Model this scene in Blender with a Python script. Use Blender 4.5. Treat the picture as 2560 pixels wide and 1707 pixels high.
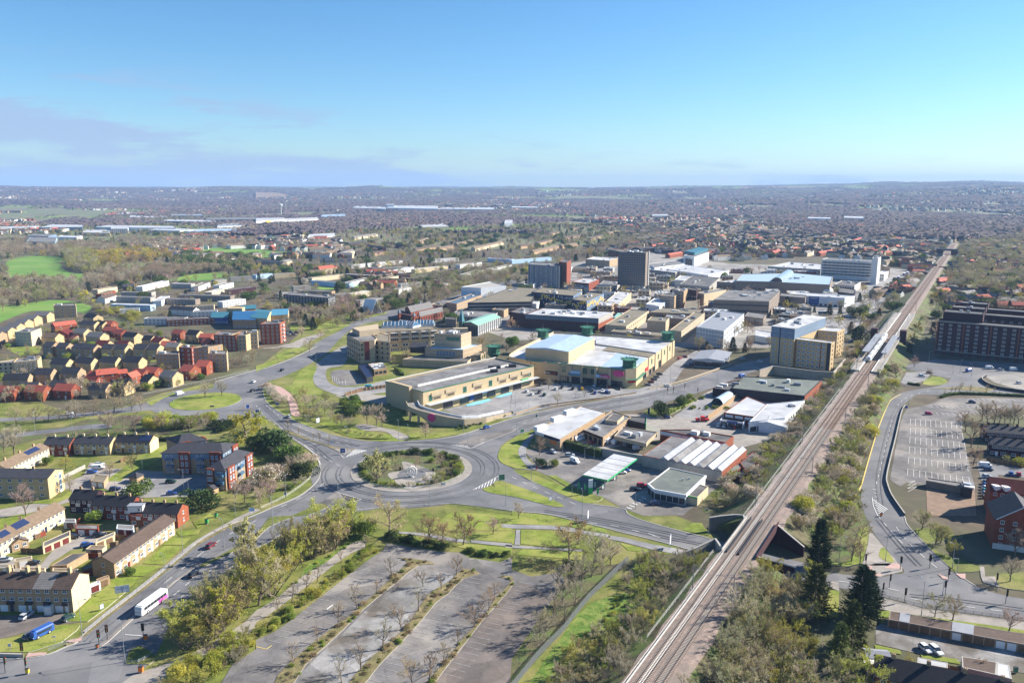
import bpy,bmesh,math,random
import numpy as np
from mathutils import Vector,Matrix
from mathutils.geometry import tessellate_polygon
for o in list(bpy.data.objects):bpy.data.objects.remove(o)
SC=bpy.context.scene;COL=SC.collection
rnd=random.Random(7)
# ------------------------------------------------------------------ camera
F_PX,CAM_H,Y_HOR=1990.0,120.0,466.0
PITCH=math.atan((853.5-Y_HOR)/F_PX)
cam=bpy.data.cameras.new('camera');cam_o=bpy.data.objects.new('camera',cam);COL.objects.link(cam_o)
cam.sensor_width=36;cam.lens=F_PX/2560*36;cam.clip_start=1;cam.clip_end=90000
cam_o.location=(0,0,CAM_H);cam_o.rotation_euler=(math.pi/2-PITCH,0,0)
SC.camera=cam_o
# ------------------------------------------------------------------ light
SUN_EL,SUN_AZ=math.radians(30),math.atan2(0.948,0.317)
w=bpy.data.worlds.new('World');SC.world=w;w.use_nodes=True
nt=w.node_tree;nt.nodes.clear()
out=nt.nodes.new('ShaderNodeOutputWorld');bg=nt.nodes.new('ShaderNodeBackground')
sky=nt.nodes.new('ShaderNodeTexSky');sky.sky_type='NISHITA';sky.sun_disc=False
sky.sun_elevation=SUN_EL;sky.sun_rotation=SUN_AZ;sky.altitude=100
sky.air_density=1.0;sky.dust_density=0.25;sky.ozone_density=2.0
hsv=nt.nodes.new('ShaderNodeHueSaturation');hsv.inputs['Saturation'].default_value=1.15
nt.links.new(sky.outputs[0],hsv.inputs['Color'])
tc=nt.nodes.new('ShaderNodeTexCoord');sep=nt.nodes.new('ShaderNodeSeparateXYZ')
nt.links.new(tc.outputs['Generated'],sep.inputs[0])
def mnode(op,a,b=None,clamp=False):
 n=nt.nodes.new('ShaderNodeMath');n.operation=op;n.use_clamp=clamp
 for i,q in enumerate((a,b)):
  if q is None:continue
  if isinstance(q,(int,float)):n.inputs[i].default_value=q
  else:nt.links.new(q,n.inputs[i])
 return n.outputs[0]
def mixrgb(f,a,b,typ='MIX'):
 n=nt.nodes.new('ShaderNodeMixRGB');n.blend_type=typ
 for i,q in enumerate((f,a,b)):
  if isinstance(q,tuple):n.inputs[i].default_value=(*q,1)
  elif isinstance(q,(int,float)):n.inputs[i].default_value=q
  else:nt.links.new(q,n.inputs[i])
 return n.outputs[0]
zc=mnode('MAXIMUM',sep.outputs['Z'],0.0)
hor=mnode('POWER',mnode('SUBTRACT',1.0,zc),9.0)
base=mixrgb(1.0,hsv.outputs[0],mixrgb(hor,(.72,1.05,1.26),(.84,1.04,1.34)),'MULTIPLY')
cmb=nt.nodes.new('ShaderNodeCombineXYZ');az=mnode('ARCTAN2',sep.outputs['X'],sep.outputs['Y'])
nt.links.new(mnode('MULTIPLY',az,2.6),cmb.inputs[0]);nt.links.new(mnode('MULTIPLY',sep.outputs['Z'],17.0),cmb.inputs[1])
def wnoise(scale,detail,vec,rough=.55):
 n=nt.nodes.new('ShaderNodeTexNoise');n.inputs['Scale'].default_value=scale;n.inputs['Detail'].default_value=detail
 n.inputs['Roughness'].default_value=rough;nt.links.new(vec,n.inputs['Vector']);return n.outputs['Fac']
c1=wnoise(1.7,9,cmb.outputs[0],.62)
def rng(v,lo,hi):
 n=nt.nodes.new('ShaderNodeMapRange');n.interpolation_type='SMOOTHSTEP';n.inputs[1].default_value=lo;n.inputs[2].default_value=hi
 nt.links.new(v,n.inputs[0]);return n.outputs[0]
lowc=rng(mnode('ADD',sep.outputs['Z'],mnode('MULTIPLY',rng(az,-1.0,.35),.16)),.23,.02)
dens=rng(mnode('ADD',c1,mnode('MULTIPLY',lowc,.16)),.525,.65)
bank=mnode('MULTIPLY',rng(lowc,.42,.9),rng(c1,.28,.58))
fac=mnode('MULTIPLY',mnode('MAXIMUM',mnode('MULTIPLY',dens,rng(lowc,0.0,.3)),bank),.8)
final=mixrgb(fac,base,(3.3,4.2,6.2))
bg.inputs['Strength'].default_value=0.052
nt.links.new(final,bg.inputs['Color']);nt.links.new(bg.outputs[0],out.inputs['Surface'])
sl=bpy.data.lights.new('sun','SUN');sl.energy=5.0;sl.angle=math.radians(0.5);sl.color=(1.0,0.93,0.82)
so=bpy.data.objects.new('sun',sl);COL.objects.link(so)
SUN_DIR=Vector((math.sin(SUN_AZ)*math.cos(SUN_EL),math.cos(SUN_AZ)*math.cos(SUN_EL),math.sin(SUN_EL)))
so.rotation_euler=SUN_DIR.to_track_quat('Z','Y').to_euler();so.location=(200,100,400)
SC.view_settings.view_transform='Standard';SC.view_settings.look='None'
SC.view_settings.exposure=1.32;SC.view_settings.gamma=1.0;SC.view_settings.use_curve_mapping=False
SC.render.engine='CYCLES'
# ------------------------------------------------------------------ photo pixel -> direction -> place on a known height
TI={r+str(c+1):(640*c,y,2334/640)for r,y in(('A',440),('B',860),('C',1277))for c in range(4)}
TI.update(D1=(860,740,2339/440),D2=(1260,740,2339/440),D3=(1860,740,2339/440),O=(0,0,2352/2560),N=(0,0,1.0))
CT,ST=math.cos(PITCH),math.sin(PITCH)
def G(T,x,y,z=0.0):
 ox,oy,s=TI[T];X=ox+x/s;Y=oy+y/s
 dx=(X-1280)/F_PX;dy=(853.5-Y)/F_PX
 k=(z-CAM_H)/(-ST+dy*CT)
 return(dx*k,(CT+dy*ST)*k)
def P(s,z=0.0):
 r=[];T='O'
 for tok in s.split():
  if ',' in tok:
   a,b=tok.split(',');r.append(G(T,float(a),float(b),z))
  else:T=tok
 return r
def para(p):
 if len(p)==3:p=p+[(p[0][0]+p[2][0]-p[1][0],p[0][1]+p[2][1]-p[1][1])]
 return p
def area(p):return 0.5*sum(p[i-1][0]*p[i][1]-p[i][0]*p[i-1][1]for i in range(len(p)))
def ccw(p):return p if area(p)>0 else p[::-1]
def cen(p):return(sum(q[0]for q in p)/len(p),sum(q[1]for q in p)/len(p))
def dist(a,b):return math.hypot(a[0]-b[0],a[1]-b[1])
def lerp(a,b,t):return(a[0]+(b[0]-a[0])*t,a[1]+(b[1]-a[1])*t)
def unit(a,b):
 d=dist(a,b)or 1;return((b[0]-a[0])/d,(b[1]-a[1])/d)
def smooth(p,closed=False,n=5):
 r=[];m=len(p)
 for i in range(m if closed else m-1):
  if closed:a,b,c,d=p[i-1],p[i],p[(i+1)%m],p[(i+2)%m]
  else:a,b,c,d=p[max(i-1,0)],p[i],p[i+1],p[min(i+2,m-1)]
  for k in range(n):
   t=k/n
   r.append(tuple(0.5*(2*b[j]+(c[j]-a[j])*t+(2*a[j]-5*b[j]+4*c[j]-d[j])*t*t+(3*b[j]-a[j]-3*c[j]+d[j])*t**3)for j in(0,1)))
 if not closed:r.append(p[-1])
 return r
def offset(poly,d):
 m=len(poly);r=[]
 for i in range(m):
  a,b,c=poly[i-1],poly[i],poly[(i+1)%m]
  u,v=unit(a,b),unit(b,c)
  n1,n2=(-u[1],u[0]),(-v[1],v[0])
  k=1+n1[0]*n2[0]+n1[1]*n2[1];k=max(k,0.35)
  r.append((b[0]+d*(n1[0]+n2[0])/k,b[1]+d*(n1[1]+n2[1])/k))
 return r
def offline(path,d):
 r=[];m=len(path)
 for i in range(m):
  u=unit(path[max(i-1,0)],path[i])if i else unit(path[0],path[1])
  v=unit(path[i],path[min(i+1,m-1)])if i<m-1 else u
  n=(-(u[1]+v[1])/2,(u[0]+v[0])/2);k=math.hypot(*n)or 1
  r.append((path[i][0]+d*n[0]/k,path[i][1]+d*n[1]/k))
 return r
def resample(path,step):
 r=[path[0]];acc=0
 for a,b in zip(path,path[1:]):
  L=dist(a,b);t=step-acc
  while t<=L:r.append(lerp(a,b,t/L));t+=step
  acc=(acc+L)%step
 return r
def inside(p,poly):
 x,y=p;c=False;j=len(poly)-1
 for i in range(len(poly)):
  xi,yi=poly[i];xj,yj=poly[j]
  if(yi>y)!=(yj>y)and x<(xj-xi)*(y-yi)/(yj-yi)+xi:c=not c
  j=i
 return c
# ------------------------------------------------------------------ materials
MATS={};DEEP='brick beige sandstone cream roof flat blue navy glass charcoal green concrete panel timber copper sheet'.split()
def mat(name,col,var=0.14,scale=0.35,rough=0.85,metal=0.0,col2=None,s2=None,spec=0.3,bands=None,rand=0.0,bump=0.0,trans=None,patch=0.0):
 if name in MATS:return MATS[name]
 if name.split('_')[0]in DEEP:col=tuple(c**1.2 for c in col);col2=col2 and tuple(c**1.2 for c in col2)
 m=bpy.data.materials.new(name);m.use_nodes=True;N=m.node_tree;L=N.links
 b=N.nodes['Principled BSDF'];b.inputs['Roughness'].default_value=rough;b.inputs['Metallic'].default_value=metal
 b.inputs['Specular IOR Level'].default_value=spec
 g=N.nodes.new('ShaderNodeNewGeometry')
 def noise(sc,det=4):
  n=N.nodes.new('ShaderNodeTexNoise');n.inputs['Scale'].default_value=sc;n.inputs['Detail'].default_value=det
  n.inputs['Roughness'].default_value=0.6;L.new(g.outputs['Position'],n.inputs['Vector']);return n.outputs['Fac']
 def mix(f,a,c,typ='MIX'):
  n=N.nodes.new('ShaderNodeMixRGB');n.blend_type=typ
  if isinstance(f,float):n.inputs[0].default_value=f
  else:L.new(f,n.inputs[0])
  for i,q in((1,a),(2,c)):
   if isinstance(q,tuple):n.inputs[i].default_value=(*q,1)
   else:L.new(q,n.inputs[i])
  return n.outputs[0]
 def ramp(f,lo,hi):
  n=N.nodes.new('ShaderNodeMapRange');n.inputs[1].default_value=lo;n.inputs[2].default_value=hi;L.new(f,n.inputs[0]);return n.outputs[0]
 lo=tuple(c*(1-var)for c in col);hi=tuple(min(c*(1+var),0.95)for c in col)
 c=mix(ramp(noise(scale),0.3,0.7),lo,hi)
 c=mix(ramp(noise(scale*9,3),0.25,0.75),mix(1.0,c,(1-var*.7,)*3,'MULTIPLY'),c)
 if col2:c=mix(ramp(noise(s2 or scale*.3,5),0.45,0.62),c,col2)
 if patch:
  def vor(sc,feat='F1'):
   n=N.nodes.new('ShaderNodeTexVoronoi');n.inputs['Scale'].default_value=sc;n.feature=feat;L.new(g.outputs['Position'],n.inputs['Vector']);return n
  v=vor(.09);sx=N.nodes.new('ShaderNodeSeparateColor');L.new(v.outputs['Color'],sx.inputs[0]);c=mix(ramp(sx.outputs[0],0.,1.),mix(1.0,c,(1-patch,)*3,'MULTIPLY'),mix(1.0,c,(1+patch*.7,)*3,'MULTIPLY'))
  c=mix(ramp(noise(.45,6),.58,.75),c,mix(1.0,c,(1-patch*1.3,)*3,'MULTIPLY'));c=mix(ramp(vor(.16,'DISTANCE_TO_EDGE').outputs[0],.006,.018),mix(1.0,c,(1-patch*.7,)*3,'MULTIPLY'),c)
 if bands:
  sp=N.nodes.new('ShaderNodeSeparateXYZ');L.new(g.outputs['Position'],sp.inputs[0])
  q=N.nodes.new('ShaderNodeMath');q.operation='DIVIDE';q.inputs[1].default_value=bands[0];L.new(sp.outputs['Z'],q.inputs[0])
  fr=N.nodes.new('ShaderNodeMath');fr.operation='FRACT';L.new(q.outputs[0],fr.inputs[0])
  gt=N.nodes.new('ShaderNodeMath');gt.operation='GREATER_THAN';gt.inputs[1].default_value=1-bands[1];L.new(fr.outputs[0],gt.inputs[0])
  c=mix(gt.outputs[0],c,bands[2]if len(bands)>2 else mix(1.0,c,(.55,.55,.55),'MULTIPLY'))
 if rand:
  oi=N.nodes.new('ShaderNodeObjectInfo');hs=N.nodes.new('ShaderNodeHueSaturation')
  for k,(lo_,hi_)in(('Value',(1-rand,1+rand)),('Hue',(.5-rand*.07,.5+rand*.07))):
   mr=N.nodes.new('ShaderNodeMapRange');mr.inputs[3].default_value=lo_;mr.inputs[4].default_value=hi_
   fr=N.nodes.new('ShaderNodeMath');fr.operation='FRACT';mu=N.nodes.new('ShaderNodeMath');mu.operation='MULTIPLY'
   mu.inputs[1].default_value=1.0 if k=='Value' else 7.31
   L.new(oi.outputs['Random'],mu.inputs[0]);L.new(mu.outputs[0],fr.inputs[0]);L.new(fr.outputs[0],mr.inputs[0]);L.new(mr.outputs[0],hs.inputs[k])
  L.new(c,hs.inputs['Color']);c=hs.outputs[0]
 L.new(c,b.inputs['Base Color'])
 if bump:
  bp=N.nodes.new('ShaderNodeBump');bp.inputs['Strength'].default_value=bump;bp.inputs['Distance'].default_value=0.3
  L.new(noise(scale*6,5),bp.inputs['Height']);L.new(bp.outputs[0],b.inputs['Normal'])
 if trans:
  tr=N.nodes.new('ShaderNodeBsdfTranslucent');L.new(c,tr.inputs[0]);mx=N.nodes.new('ShaderNodeMixShader');mx.inputs[0].default_value=trans
  L.new(b.outputs[0],mx.inputs[1]);L.new(tr.outputs[0],mx.inputs[2]);L.new(mx.outputs[0],N.nodes['Material Output'].inputs[0])
 MATS[name]=m;return m
mat('asphalt',(.145,.145,.155),.16,.12,.9,col2=(.19,.185,.185),s2=.035,patch=.13)
mat('asphalt_old',(.165,.155,.152),.28,.15,.92,col2=(.25,.225,.20),s2=.05,patch=.25)
mat('asphalt_brown',(.15,.13,.12),.25,.2,.92,col2=(.21,.17,.145),s2=.06,patch=.22)
mat('asphalt_pale',(.23,.225,.23),.16,.2,.9,col2=(.29,.28,.275),s2=.05,patch=.16)
mat('concrete_worn',(.36,.35,.34),.25,.25,.9,col2=(.20,.175,.15),s2=.09,patch=.28)
mat('paving',(.31,.28,.25),.16,.3,.9,patch=.12)
mat('paving_pink',(.45,.30,.26),.12,.5,.9)
mat('plaza',(.31,.285,.255),.16,.12,.85,col2=(.20,.19,.18),s2=.03,patch=.2)
mat('kerb',(.42,.40,.37),.12,.8,.9)
mat('paint',(.74,.73,.70),.12,1.5,.8)
mat('paint_worn',(.40,.385,.37),.3,1.2,.85)
mat('paint_yellow',(.62,.48,.14),.15,1.5,.8)
mat('paint_blue',(.22,.52,.66),.15,.4,.8)
mat('grass',(.14,.165,.030),.34,.22,.95,col2=(.215,.195,.065),s2=.06,bump=.5,patch=.1)
mat('grass_bright',(.175,.225,.028),.32,.3,.95,col2=(.25,.25,.06),s2=.08,bump=.5,patch=.1)
mat('grass_park',(.12,.24,.035),.18,.05,.95,col2=(.17,.26,.05),s2=.012)
mat('grass_dry',(.24,.195,.095),.4,.5,.95,col2=(.15,.14,.055),s2=.2,bump=.8)
mat('scrub_soil',(.12,.105,.055),.4,.35,.95,col2=(.10,.14,.035),s2=.12,bump=1.)
mat('ivy_green',(.11,.20,.02),.45,.8,.8,col2=(.20,.24,.05),s2=.3,bump=1.)
mat('land',(.12,.095,.065),.35,.05,.95,col2=(.095,.10,.045),s2=.012,patch=.2)
mat('far_field',(.17,.16,.09),.3,.01,.95,col2=(.13,.16,.06),s2=.0015)
mat('ballast',(.29,.22,.185),.3,1.2,.95,col2=(.20,.165,.14),s2=.25,bump=.5)
mat('ballast_rust',(.17,.115,.085),.25,1.5,.95,bump=.5)
mat('sleeper',(.40,.37,.33),.15,2,.9)
mat('rail',(.20,.13,.10),.2,2,.45,.6)
mat('brick_red',(.30,.095,.055),.2,.8,.9,bands=(.6,.12))
mat('brick_orange',(.34,.12,.065),.2,.8,.9,bands=(.6,.1))
mat('brick_dark',(.085,.035,.045),.2,.8,.9,bands=(.6,.12))
mat('brick_plum',(.10,.045,.05),.2,.8,.9,bands=(.6,.12))
mat('brick_buff',(.58,.45,.27),.13,.8,.9,bands=(.6,.1))
mat('brick_tan',(.46,.34,.22),.15,.8,.9,bands=(.6,.1))
mat('beige',(.56,.455,.30),.07,.4,.8,bands=(1.2,.05))
mat('beige_plain',(.52,.43,.31),.08,.4,.8)
mat('beige_grey',(.47,.41,.33),.1,.4,.85,bands=(2.2,.07))
mat('sandstone',(.52,.42,.30),.12,.5,.85,bands=(3.0,.08))
mat('cream',(.60,.51,.36),.06,.6,.85)
mat('render_white',(.64,.63,.60),.07,.5,.8)
mat('panel_white',(.70,.72,.74),.08,.5,.6)
mat('concrete',(.42,.40,.37),.12,.4,.88)
mat('concrete_brown',(.30,.25,.21),.12,.4,.88)
mat('roof_red',(.54,.165,.115),.16,.8,.85,bands=(.28,.2))
mat('roof_maroon',(.20,.045,.04),.16,.8,.85,bands=(.28,.2))
mat('roof_slate',(.085,.085,.10),.2,.8,.8,bands=(.28,.2))
mat('roof_charcoal',(.045,.045,.055),.2,.8,.75,bands=(.28,.2))
mat('roof_grey',(.27,.255,.245),.15,.8,.85,bands=(.28,.2))
mat('roof_brown',(.155,.115,.095),.22,.8,.88,bands=(.28,.2))
mat('roof_tan',(.27,.205,.15),.22,.8,.88,bands=(.28,.2))
mat('flat_grey',(.27,.265,.265),.22,.25,.85,col2=(.18,.17,.17),s2=.08,patch=.2)
mat('flat_dark',(.135,.13,.135),.2,.25,.85,col2=(.20,.19,.18),s2=.08)
mat('flat_green',(.215,.235,.21),.15,.25,.85,col2=(.16,.175,.165),s2=.08)
mat('flat_white',(.60,.60,.61),.14,.3,.6,col2=(.44,.435,.43),s2=.1,patch=.16)
mat('flat_moss',(.27,.24,.19),.22,.25,.9,col2=(.22,.20,.15),s2=.1)
mat('sheet_white',(.58,.585,.60),.14,.3,.55,col2=(.46,.455,.45),s2=.15,patch=.12)
mat('sheet_blue',(.42,.52,.62),.1,.3,.5)
mat('sheet_grey',(.33,.34,.37),.12,.3,.6)
mat('roof_blue',(.05,.17,.33),.15,.6,.45)
mat('glass',(.045,.06,.08),.25,.35,.12,0,spec=.6)
mat('glass_blue',(.10,.20,.30),.3,.25,.12,0,spec=.6)
mat('glass_green',(.05,.14,.12),.25,.35,.15,0,spec=.6)
mat('glass_pale',(.38,.43,.47),.2,.4,.2,0,spec=.6)
mat('frame_white',(.74,.74,.74),.05,2,.6)
mat('frame_dark',(.06,.06,.07),.1,2,.5)
mat('metal_grey',(.30,.31,.32),.1,2,.45,.5)
mat('metal_pale',(.52,.54,.56),.1,2,.5,.2)
mat('galv',(.33,.35,.37),.12,2,.5,.4)
mat('black',(.02,.02,.022),.1,2,.5)
mat('charcoal',(.055,.055,.065),.12,2,.6)
mat('green_turret',(.05,.17,.11),.1,1,.5)
mat('green_trim',(.09,.24,.17),.1,1,.5)
mat('copper',(.33,.54,.44),.1,.4,.55)
mat('bp_green',(.03,.36,.12),.08,1,.45)
mat('teal',(.045,.16,.21),.12,.6,.5)
mat('cyan',(.08,.25,.37),.1,.6,.5)
mat('navy',(.03,.045,.11),.15,.6,.5)
mat('blue_slate',(.14,.19,.25),.12,.6,.6)
mat('blue_grey',(.22,.29,.38),.1,.6,.6)
mat('blue_sign',(.035,.12,.36),.1,1,.5)
mat('sky_panel',(.38,.55,.72),.1,.6,.5)
mat('yellow_panel',(.75,.50,.05),.1,1,.5)
mat('magenta',(.58,.05,.20),.08,1,.5)
mat('red_sign',(.58,.035,.035),.1,1,.5)
mat('orange',(.75,.19,.03),.1,1,.5)
mat('lilac',(.50,.38,.68),.1,1,.4)
mat('pink_bus',(.62,.11,.40),.1,1,.4)
mat('timber',(.24,.16,.10),.25,1.5,.9)
mat('timber_red',(.30,.085,.05),.25,1.5,.9)
mat('bark',(.20,.155,.115),.25,3,.95)
mat('tyre',(.02,.02,.02),.1,4,.9)
mat('lamp_glass',(.75,.75,.70),.05,3,.3)
mat('solar',(.025,.04,.10),.15,2,.25,spec=.6)
mat('soil',(.24,.165,.115),.25,.3,.95)
# ------------------------------------------------------------------ meshes
class MB:
 def __init__(s):s.v=[];s.f=[];s.m=[]
 def face(s,pts,m=0):
  i=len(s.v);s.v+=[tuple(p)for p in pts];s.f.append(tuple(range(i,i+len(pts))));s.m.append(m)
 def prism(s,poly,z0,z1,ms=0,mt=None,bottom=False):
  p=ccw(list(poly));i=len(s.v);n=len(p);mt=ms if mt is None else mt
  s.v+=[(x,y,z0)for x,y in p]+[(x,y,z1)for x,y in p]
  for k in range(n):s.f.append((i+k,i+(k+1)%n,i+n+(k+1)%n,i+n+k));s.m.append(ms)
  if mt!=-1:s.cap(p,z1,mt,i+n)
  if bottom:s.cap(p,z0,ms,i,True)
 def cap(s,p,z,m=0,base=None,flip=False):
  n=len(p)
  if base is None:
   p=ccw(list(p));base=len(s.v);s.v+=[(x,y,z)for x,y in p]
  if n==4 and False:pass
  tri=tessellate_polygon([[Vector((x,y,0))for x,y in p]])
  for t in tri:
   a=[p[k]for k in t]
   if(area(a)<0)!=flip:t=t[::-1]
   s.f.append(tuple(base+k for k in t));s.m.append(m)
 def shell(s,poly,z0,z1,m=0):
  s.prism(poly,z0,z1,m,-1)
 def ring(s,outer,inner,z0,z1,m=0):
  n=len(outer);i=len(s.v)
  for q,z in((outer,z0),(outer,z1),(inner,z1),(inner,z0)):s.v+=[(x,y,z)for x,y in q]
  for a in range(3):
   for k in range(n):
    l=(k+1)%n;s.f.append((i+a*n+k,i+a*n+l,i+(a+1)*n+l,i+(a+1)*n+k));s.m.append(m)
 def box(s,c,sz,rz=0.0,m=0):
  ca,sa=math.cos(rz),math.sin(rz);hx,hy=sz[0]/2,sz[1]/2
  poly=[(c[0]+ca*x-sa*y,c[1]+sa*x+ca*y)for x,y in((-hx,-hy),(hx,-hy),(hx,hy),(-hx,hy))]
  s.prism(poly,c[2]-sz[2]/2,c[2]+sz[2]/2,m,m,True)
 def tube(s,a,b,r0,r1=None,n=6,m=0,caps=True):
  a,b=Vector(a),Vector(b);r1=r0 if r1 is None else r1;d=b-a
  if d.length<1e-6:return
  q=d.to_track_quat('Z','Y');i=len(s.v)
  for p,r in((a,r0),(b,r1)):
   for k in range(n):
    an=2*math.pi*k/n;s.v.append(tuple(p+q@Vector((r*math.cos(an),r*math.sin(an),0))))
  for k in range(n):s.f.append((i+k,i+(k+1)%n,i+n+(k+1)%n,i+n+k));s.m.append(m)
  if caps:s.f.append(tuple(range(i+n,i+2*n)));s.m.append(m);s.f.append(tuple(range(i+n-1,i-1,-1)));s.m.append(m)
 def lathe(s,prof,c=(0,0,0),n=16,m=0,ph=0.0):
  i=len(s.v)
  for r,z in prof:
   for k in range(n):an=ph+2*math.pi*k/n;s.v.append((c[0]+r*math.cos(an),c[1]+r*math.sin(an),c[2]+z))
  for a in range(len(prof)-1):
   for k in range(n):l=(k+1)%n;s.f.append((i+a*n+k,i+a*n+l,i+(a+1)*n+l,i+(a+1)*n+k));s.m.append(m)
  s.f.append(tuple(range(i+(len(prof)-1)*n,i+len(prof)*n)));s.m.append(m)
 def strip(s,path,w,z,m=0):
  l,r=offline(path,w/2),offline(path,-w/2)
  for k in range(len(path)-1):
   s.face([(*r[k],z),(*r[k+1],z),(*l[k+1],z),(*l[k],z)],m)
 def wall(s,path,w,z0,z1,m=0):
  l,r=offline(path,w/2),offline(path,-w/2)
  for k in range(len(path)-1):s.prism([r[k],r[k+1],l[k+1],l[k]],z0,z1,m)
 def mesh(s,name,mats,org=(0,0,0)):
  me=bpy.data.meshes.new(name)
  ox,oy,oz=org
  me.from_pydata([(x-ox,y-oy,z-oz)for x,y,z in s.v],[],s.f)
  mats=[mats]if isinstance(mats,str)else mats
  for q in mats:me.materials.append(MATS[q])
  if len(mats)>1:me.polygons.foreach_set('material_index',s.m)
  me.update();return me
 def build(s,name,mats,parent=None,under=None):
  o=bpy.data.objects.new(name,s.mesh(name,mats,parent.location if parent else(0,0,0)))
  COL.objects.link(o)
  if parent:o.parent=under or parent
  return o
def part(root,nm,b,m_):
 o=bpy.data.objects.new(nm,b.mesh(nm,m_));COL.objects.link(o);o.parent=root;return o
def tag(o,label=None,cat=None,group=None,kind=None):
 for k,v in(('label',label),('category',cat),('group',group),('kind',kind)):
  if v:o[k]=v
 return o
def thing(name,label,cat,loc=(0,0,0),rz=0.0,group=None):
 o=bpy.data.objects.new(name,None);COL.objects.link(o)
 o.location=(loc[0],loc[1],loc[2]if len(loc)>2 else 0);o.rotation_euler=(0,0,rz);o.empty_display_size=.5
 return tag(o,label,cat,group)
def dup(src,loc,rz=0.0,sc=1.0,label=None,group=None,cat=None,depth=2):
 r=src.copy();COL.objects.link(r);r.location=(loc[0],loc[1],loc[2]if len(loc)>2 else 0);r.rotation_euler=(0,0,rz)
 r.scale=(sc,sc,sc)if isinstance(sc,(int,float))else sc
 if label:r['label']=label
 if group:r['group']=group
 if cat:r['category']=cat
 for ch in KIDS.get(src.name,()):
  c=ch.copy();COL.objects.link(c);c.parent=r
  for g in KIDS.get(ch.name,()):
   d=g.copy();COL.objects.link(d);d.parent=c
 return r
KIDS={}
def kids(root):
 KIDS[root.name]=list(root.children)
 for c in root.children:KIDS[c.name]=list(c.children)
 return root
LAYER=[0]
def sheet(name,poly,m,z=None,kind='structure',parent=None,thick=0.0,side='kerb',label=None):
 b=MB()
 if z is None:LAYER[0]+=1;z=0.01+0.0016*LAYER[0]
 if thick:b.prism(poly,z-thick-.1,z,0,1);o=b.build(name,[side,m],parent)
 else:b.cap(poly,z);o=b.build(name,m,parent)
 if not parent:tag(o,label,None,None,kind)
 return o
# ------------------------------------------------------------------ windows, doors (one shared mesh for each look)
PIECE={}
def piece(style):
 if style in PIECE:return PIECE[style]
 b=MB();st={'white':('frame_white','glass',1,1),'dark':('frame_dark','glass',1,0),'blue':('frame_white','glass_blue',1,1),'green':('green_trim','glass_green',1,2),
  'shop':('frame_dark','glass',3,0),'shopw':('frame_white','glass_blue',3,0),'band':('concrete','glass',3,0),'pale':('frame_white','glass_pale',1,0),'slot':('beige_plain','black',0,2),
  'tall':('frame_white','glass_blue',1,2),'brown':('concrete_brown','glass',1,0),'cladd':('frame_white','glass_blue',0,0)}[style]
 fm,gm,nv,nh=st
 b.face([(.5,.015,0),(-.5,.015,0),(-.5,.015,1),(.5,.015,1)],1)
 def bar(x0,x1,z0,z1,y=.09):
  b.face([(x1,y,z0),(x0,y,z0),(x0,y,z1),(x1,y,z1)]);b.face([(x0,0,z0),(x0,y,z0),(x1,y,z0),(x1,0,z0)]);b.face([(x0,y,z1),(x0,0,z1),(x1,0,z1),(x1,y,z1)])
  b.face([(x0,0,z1),(x0,y,z1),(x0,y,z0),(x0,0,z0)]);b.face([(x1,0,z0),(x1,y,z0),(x1,y,z1),(x1,0,z1)])
 t=.07
 bar(-.5,-.5+t,0,1);bar(.5-t,.5,0,1);bar(-.5+t,.5-t,0,t);bar(-.5+t,.5-t,1-t,1)
 for k in range(nv):x=-.5+(k+1)/(nv+1);bar(x-.02,x+.02,t,1-t,.07)
 for k in range(nh):z=(k+1)/(nh+1)if nh>1 else .66;bar(-.5+t,.5-t,z-.02,z+.02,.065)
 bar(-.53,.53,-.06,0,.16)
 PIECE[style]=b.mesh('window_'+style,[fm,gm]);return PIECE[style]
def slabpiece(m):
 k='slab_'+m
 if k not in PIECE:
  b=MB();b.prism([(-.5,0),(.5,0),(.5,.1),(-.5,.1)],0,1,0,0,True);PIECE[k]=b.mesh(k,m)
 return PIECE[k]
NPIECE=[0]
def put(root,name,me,p,n,z,w,h,d=1.0):
 o=bpy.data.objects.new(name,me);COL.objects.link(o);o.parent=root
 L=root.location
 o.location=(p[0]+n[0]*.02-L[0],p[1]+n[1]*.02-L[1],z-L[2]);o.rotation_euler=(0,0,math.atan2(n[1],n[0])-math.pi/2);o.scale=(w,d,h)
 NPIECE[0]+=1;return o
def outn(a,b,c):
 u=unit(a,b);n=(u[1],-u[0]);m=lerp(a,b,.5)
 return n if n[0]*(m[0]-c[0])+n[1]*(m[1]-c[1])>0 else(-n[0],-n[1])
def wins(root,a,b,c,zs,n,w,h,style='white',t0=0.0,t1=1.0,name='window',skip=()):
 nn=outn(a,b,c);me=piece(style)if style in('white','dark','blue','green','shop','shopw','band','pale','slot','tall','brown','cladd')else slabpiece(style)
 for j,z in enumerate(zs):
  for i in range(n):
   if(i,j)in skip:continue
   put(root,name,me,lerp(a,b,t0+(t1-t0)*(i+.5)/n),nn,z,w,h)
def panel(root,name,m,a,b,c,t0,t1,z0,z1,d=1.0):
 nn=outn(a,b,c);return put(root,name,slabpiece(m),lerp(a,b,(t0+t1)/2),nn,z0,abs(t1-t0)*dist(a,b),z1-z0,d)
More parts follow.
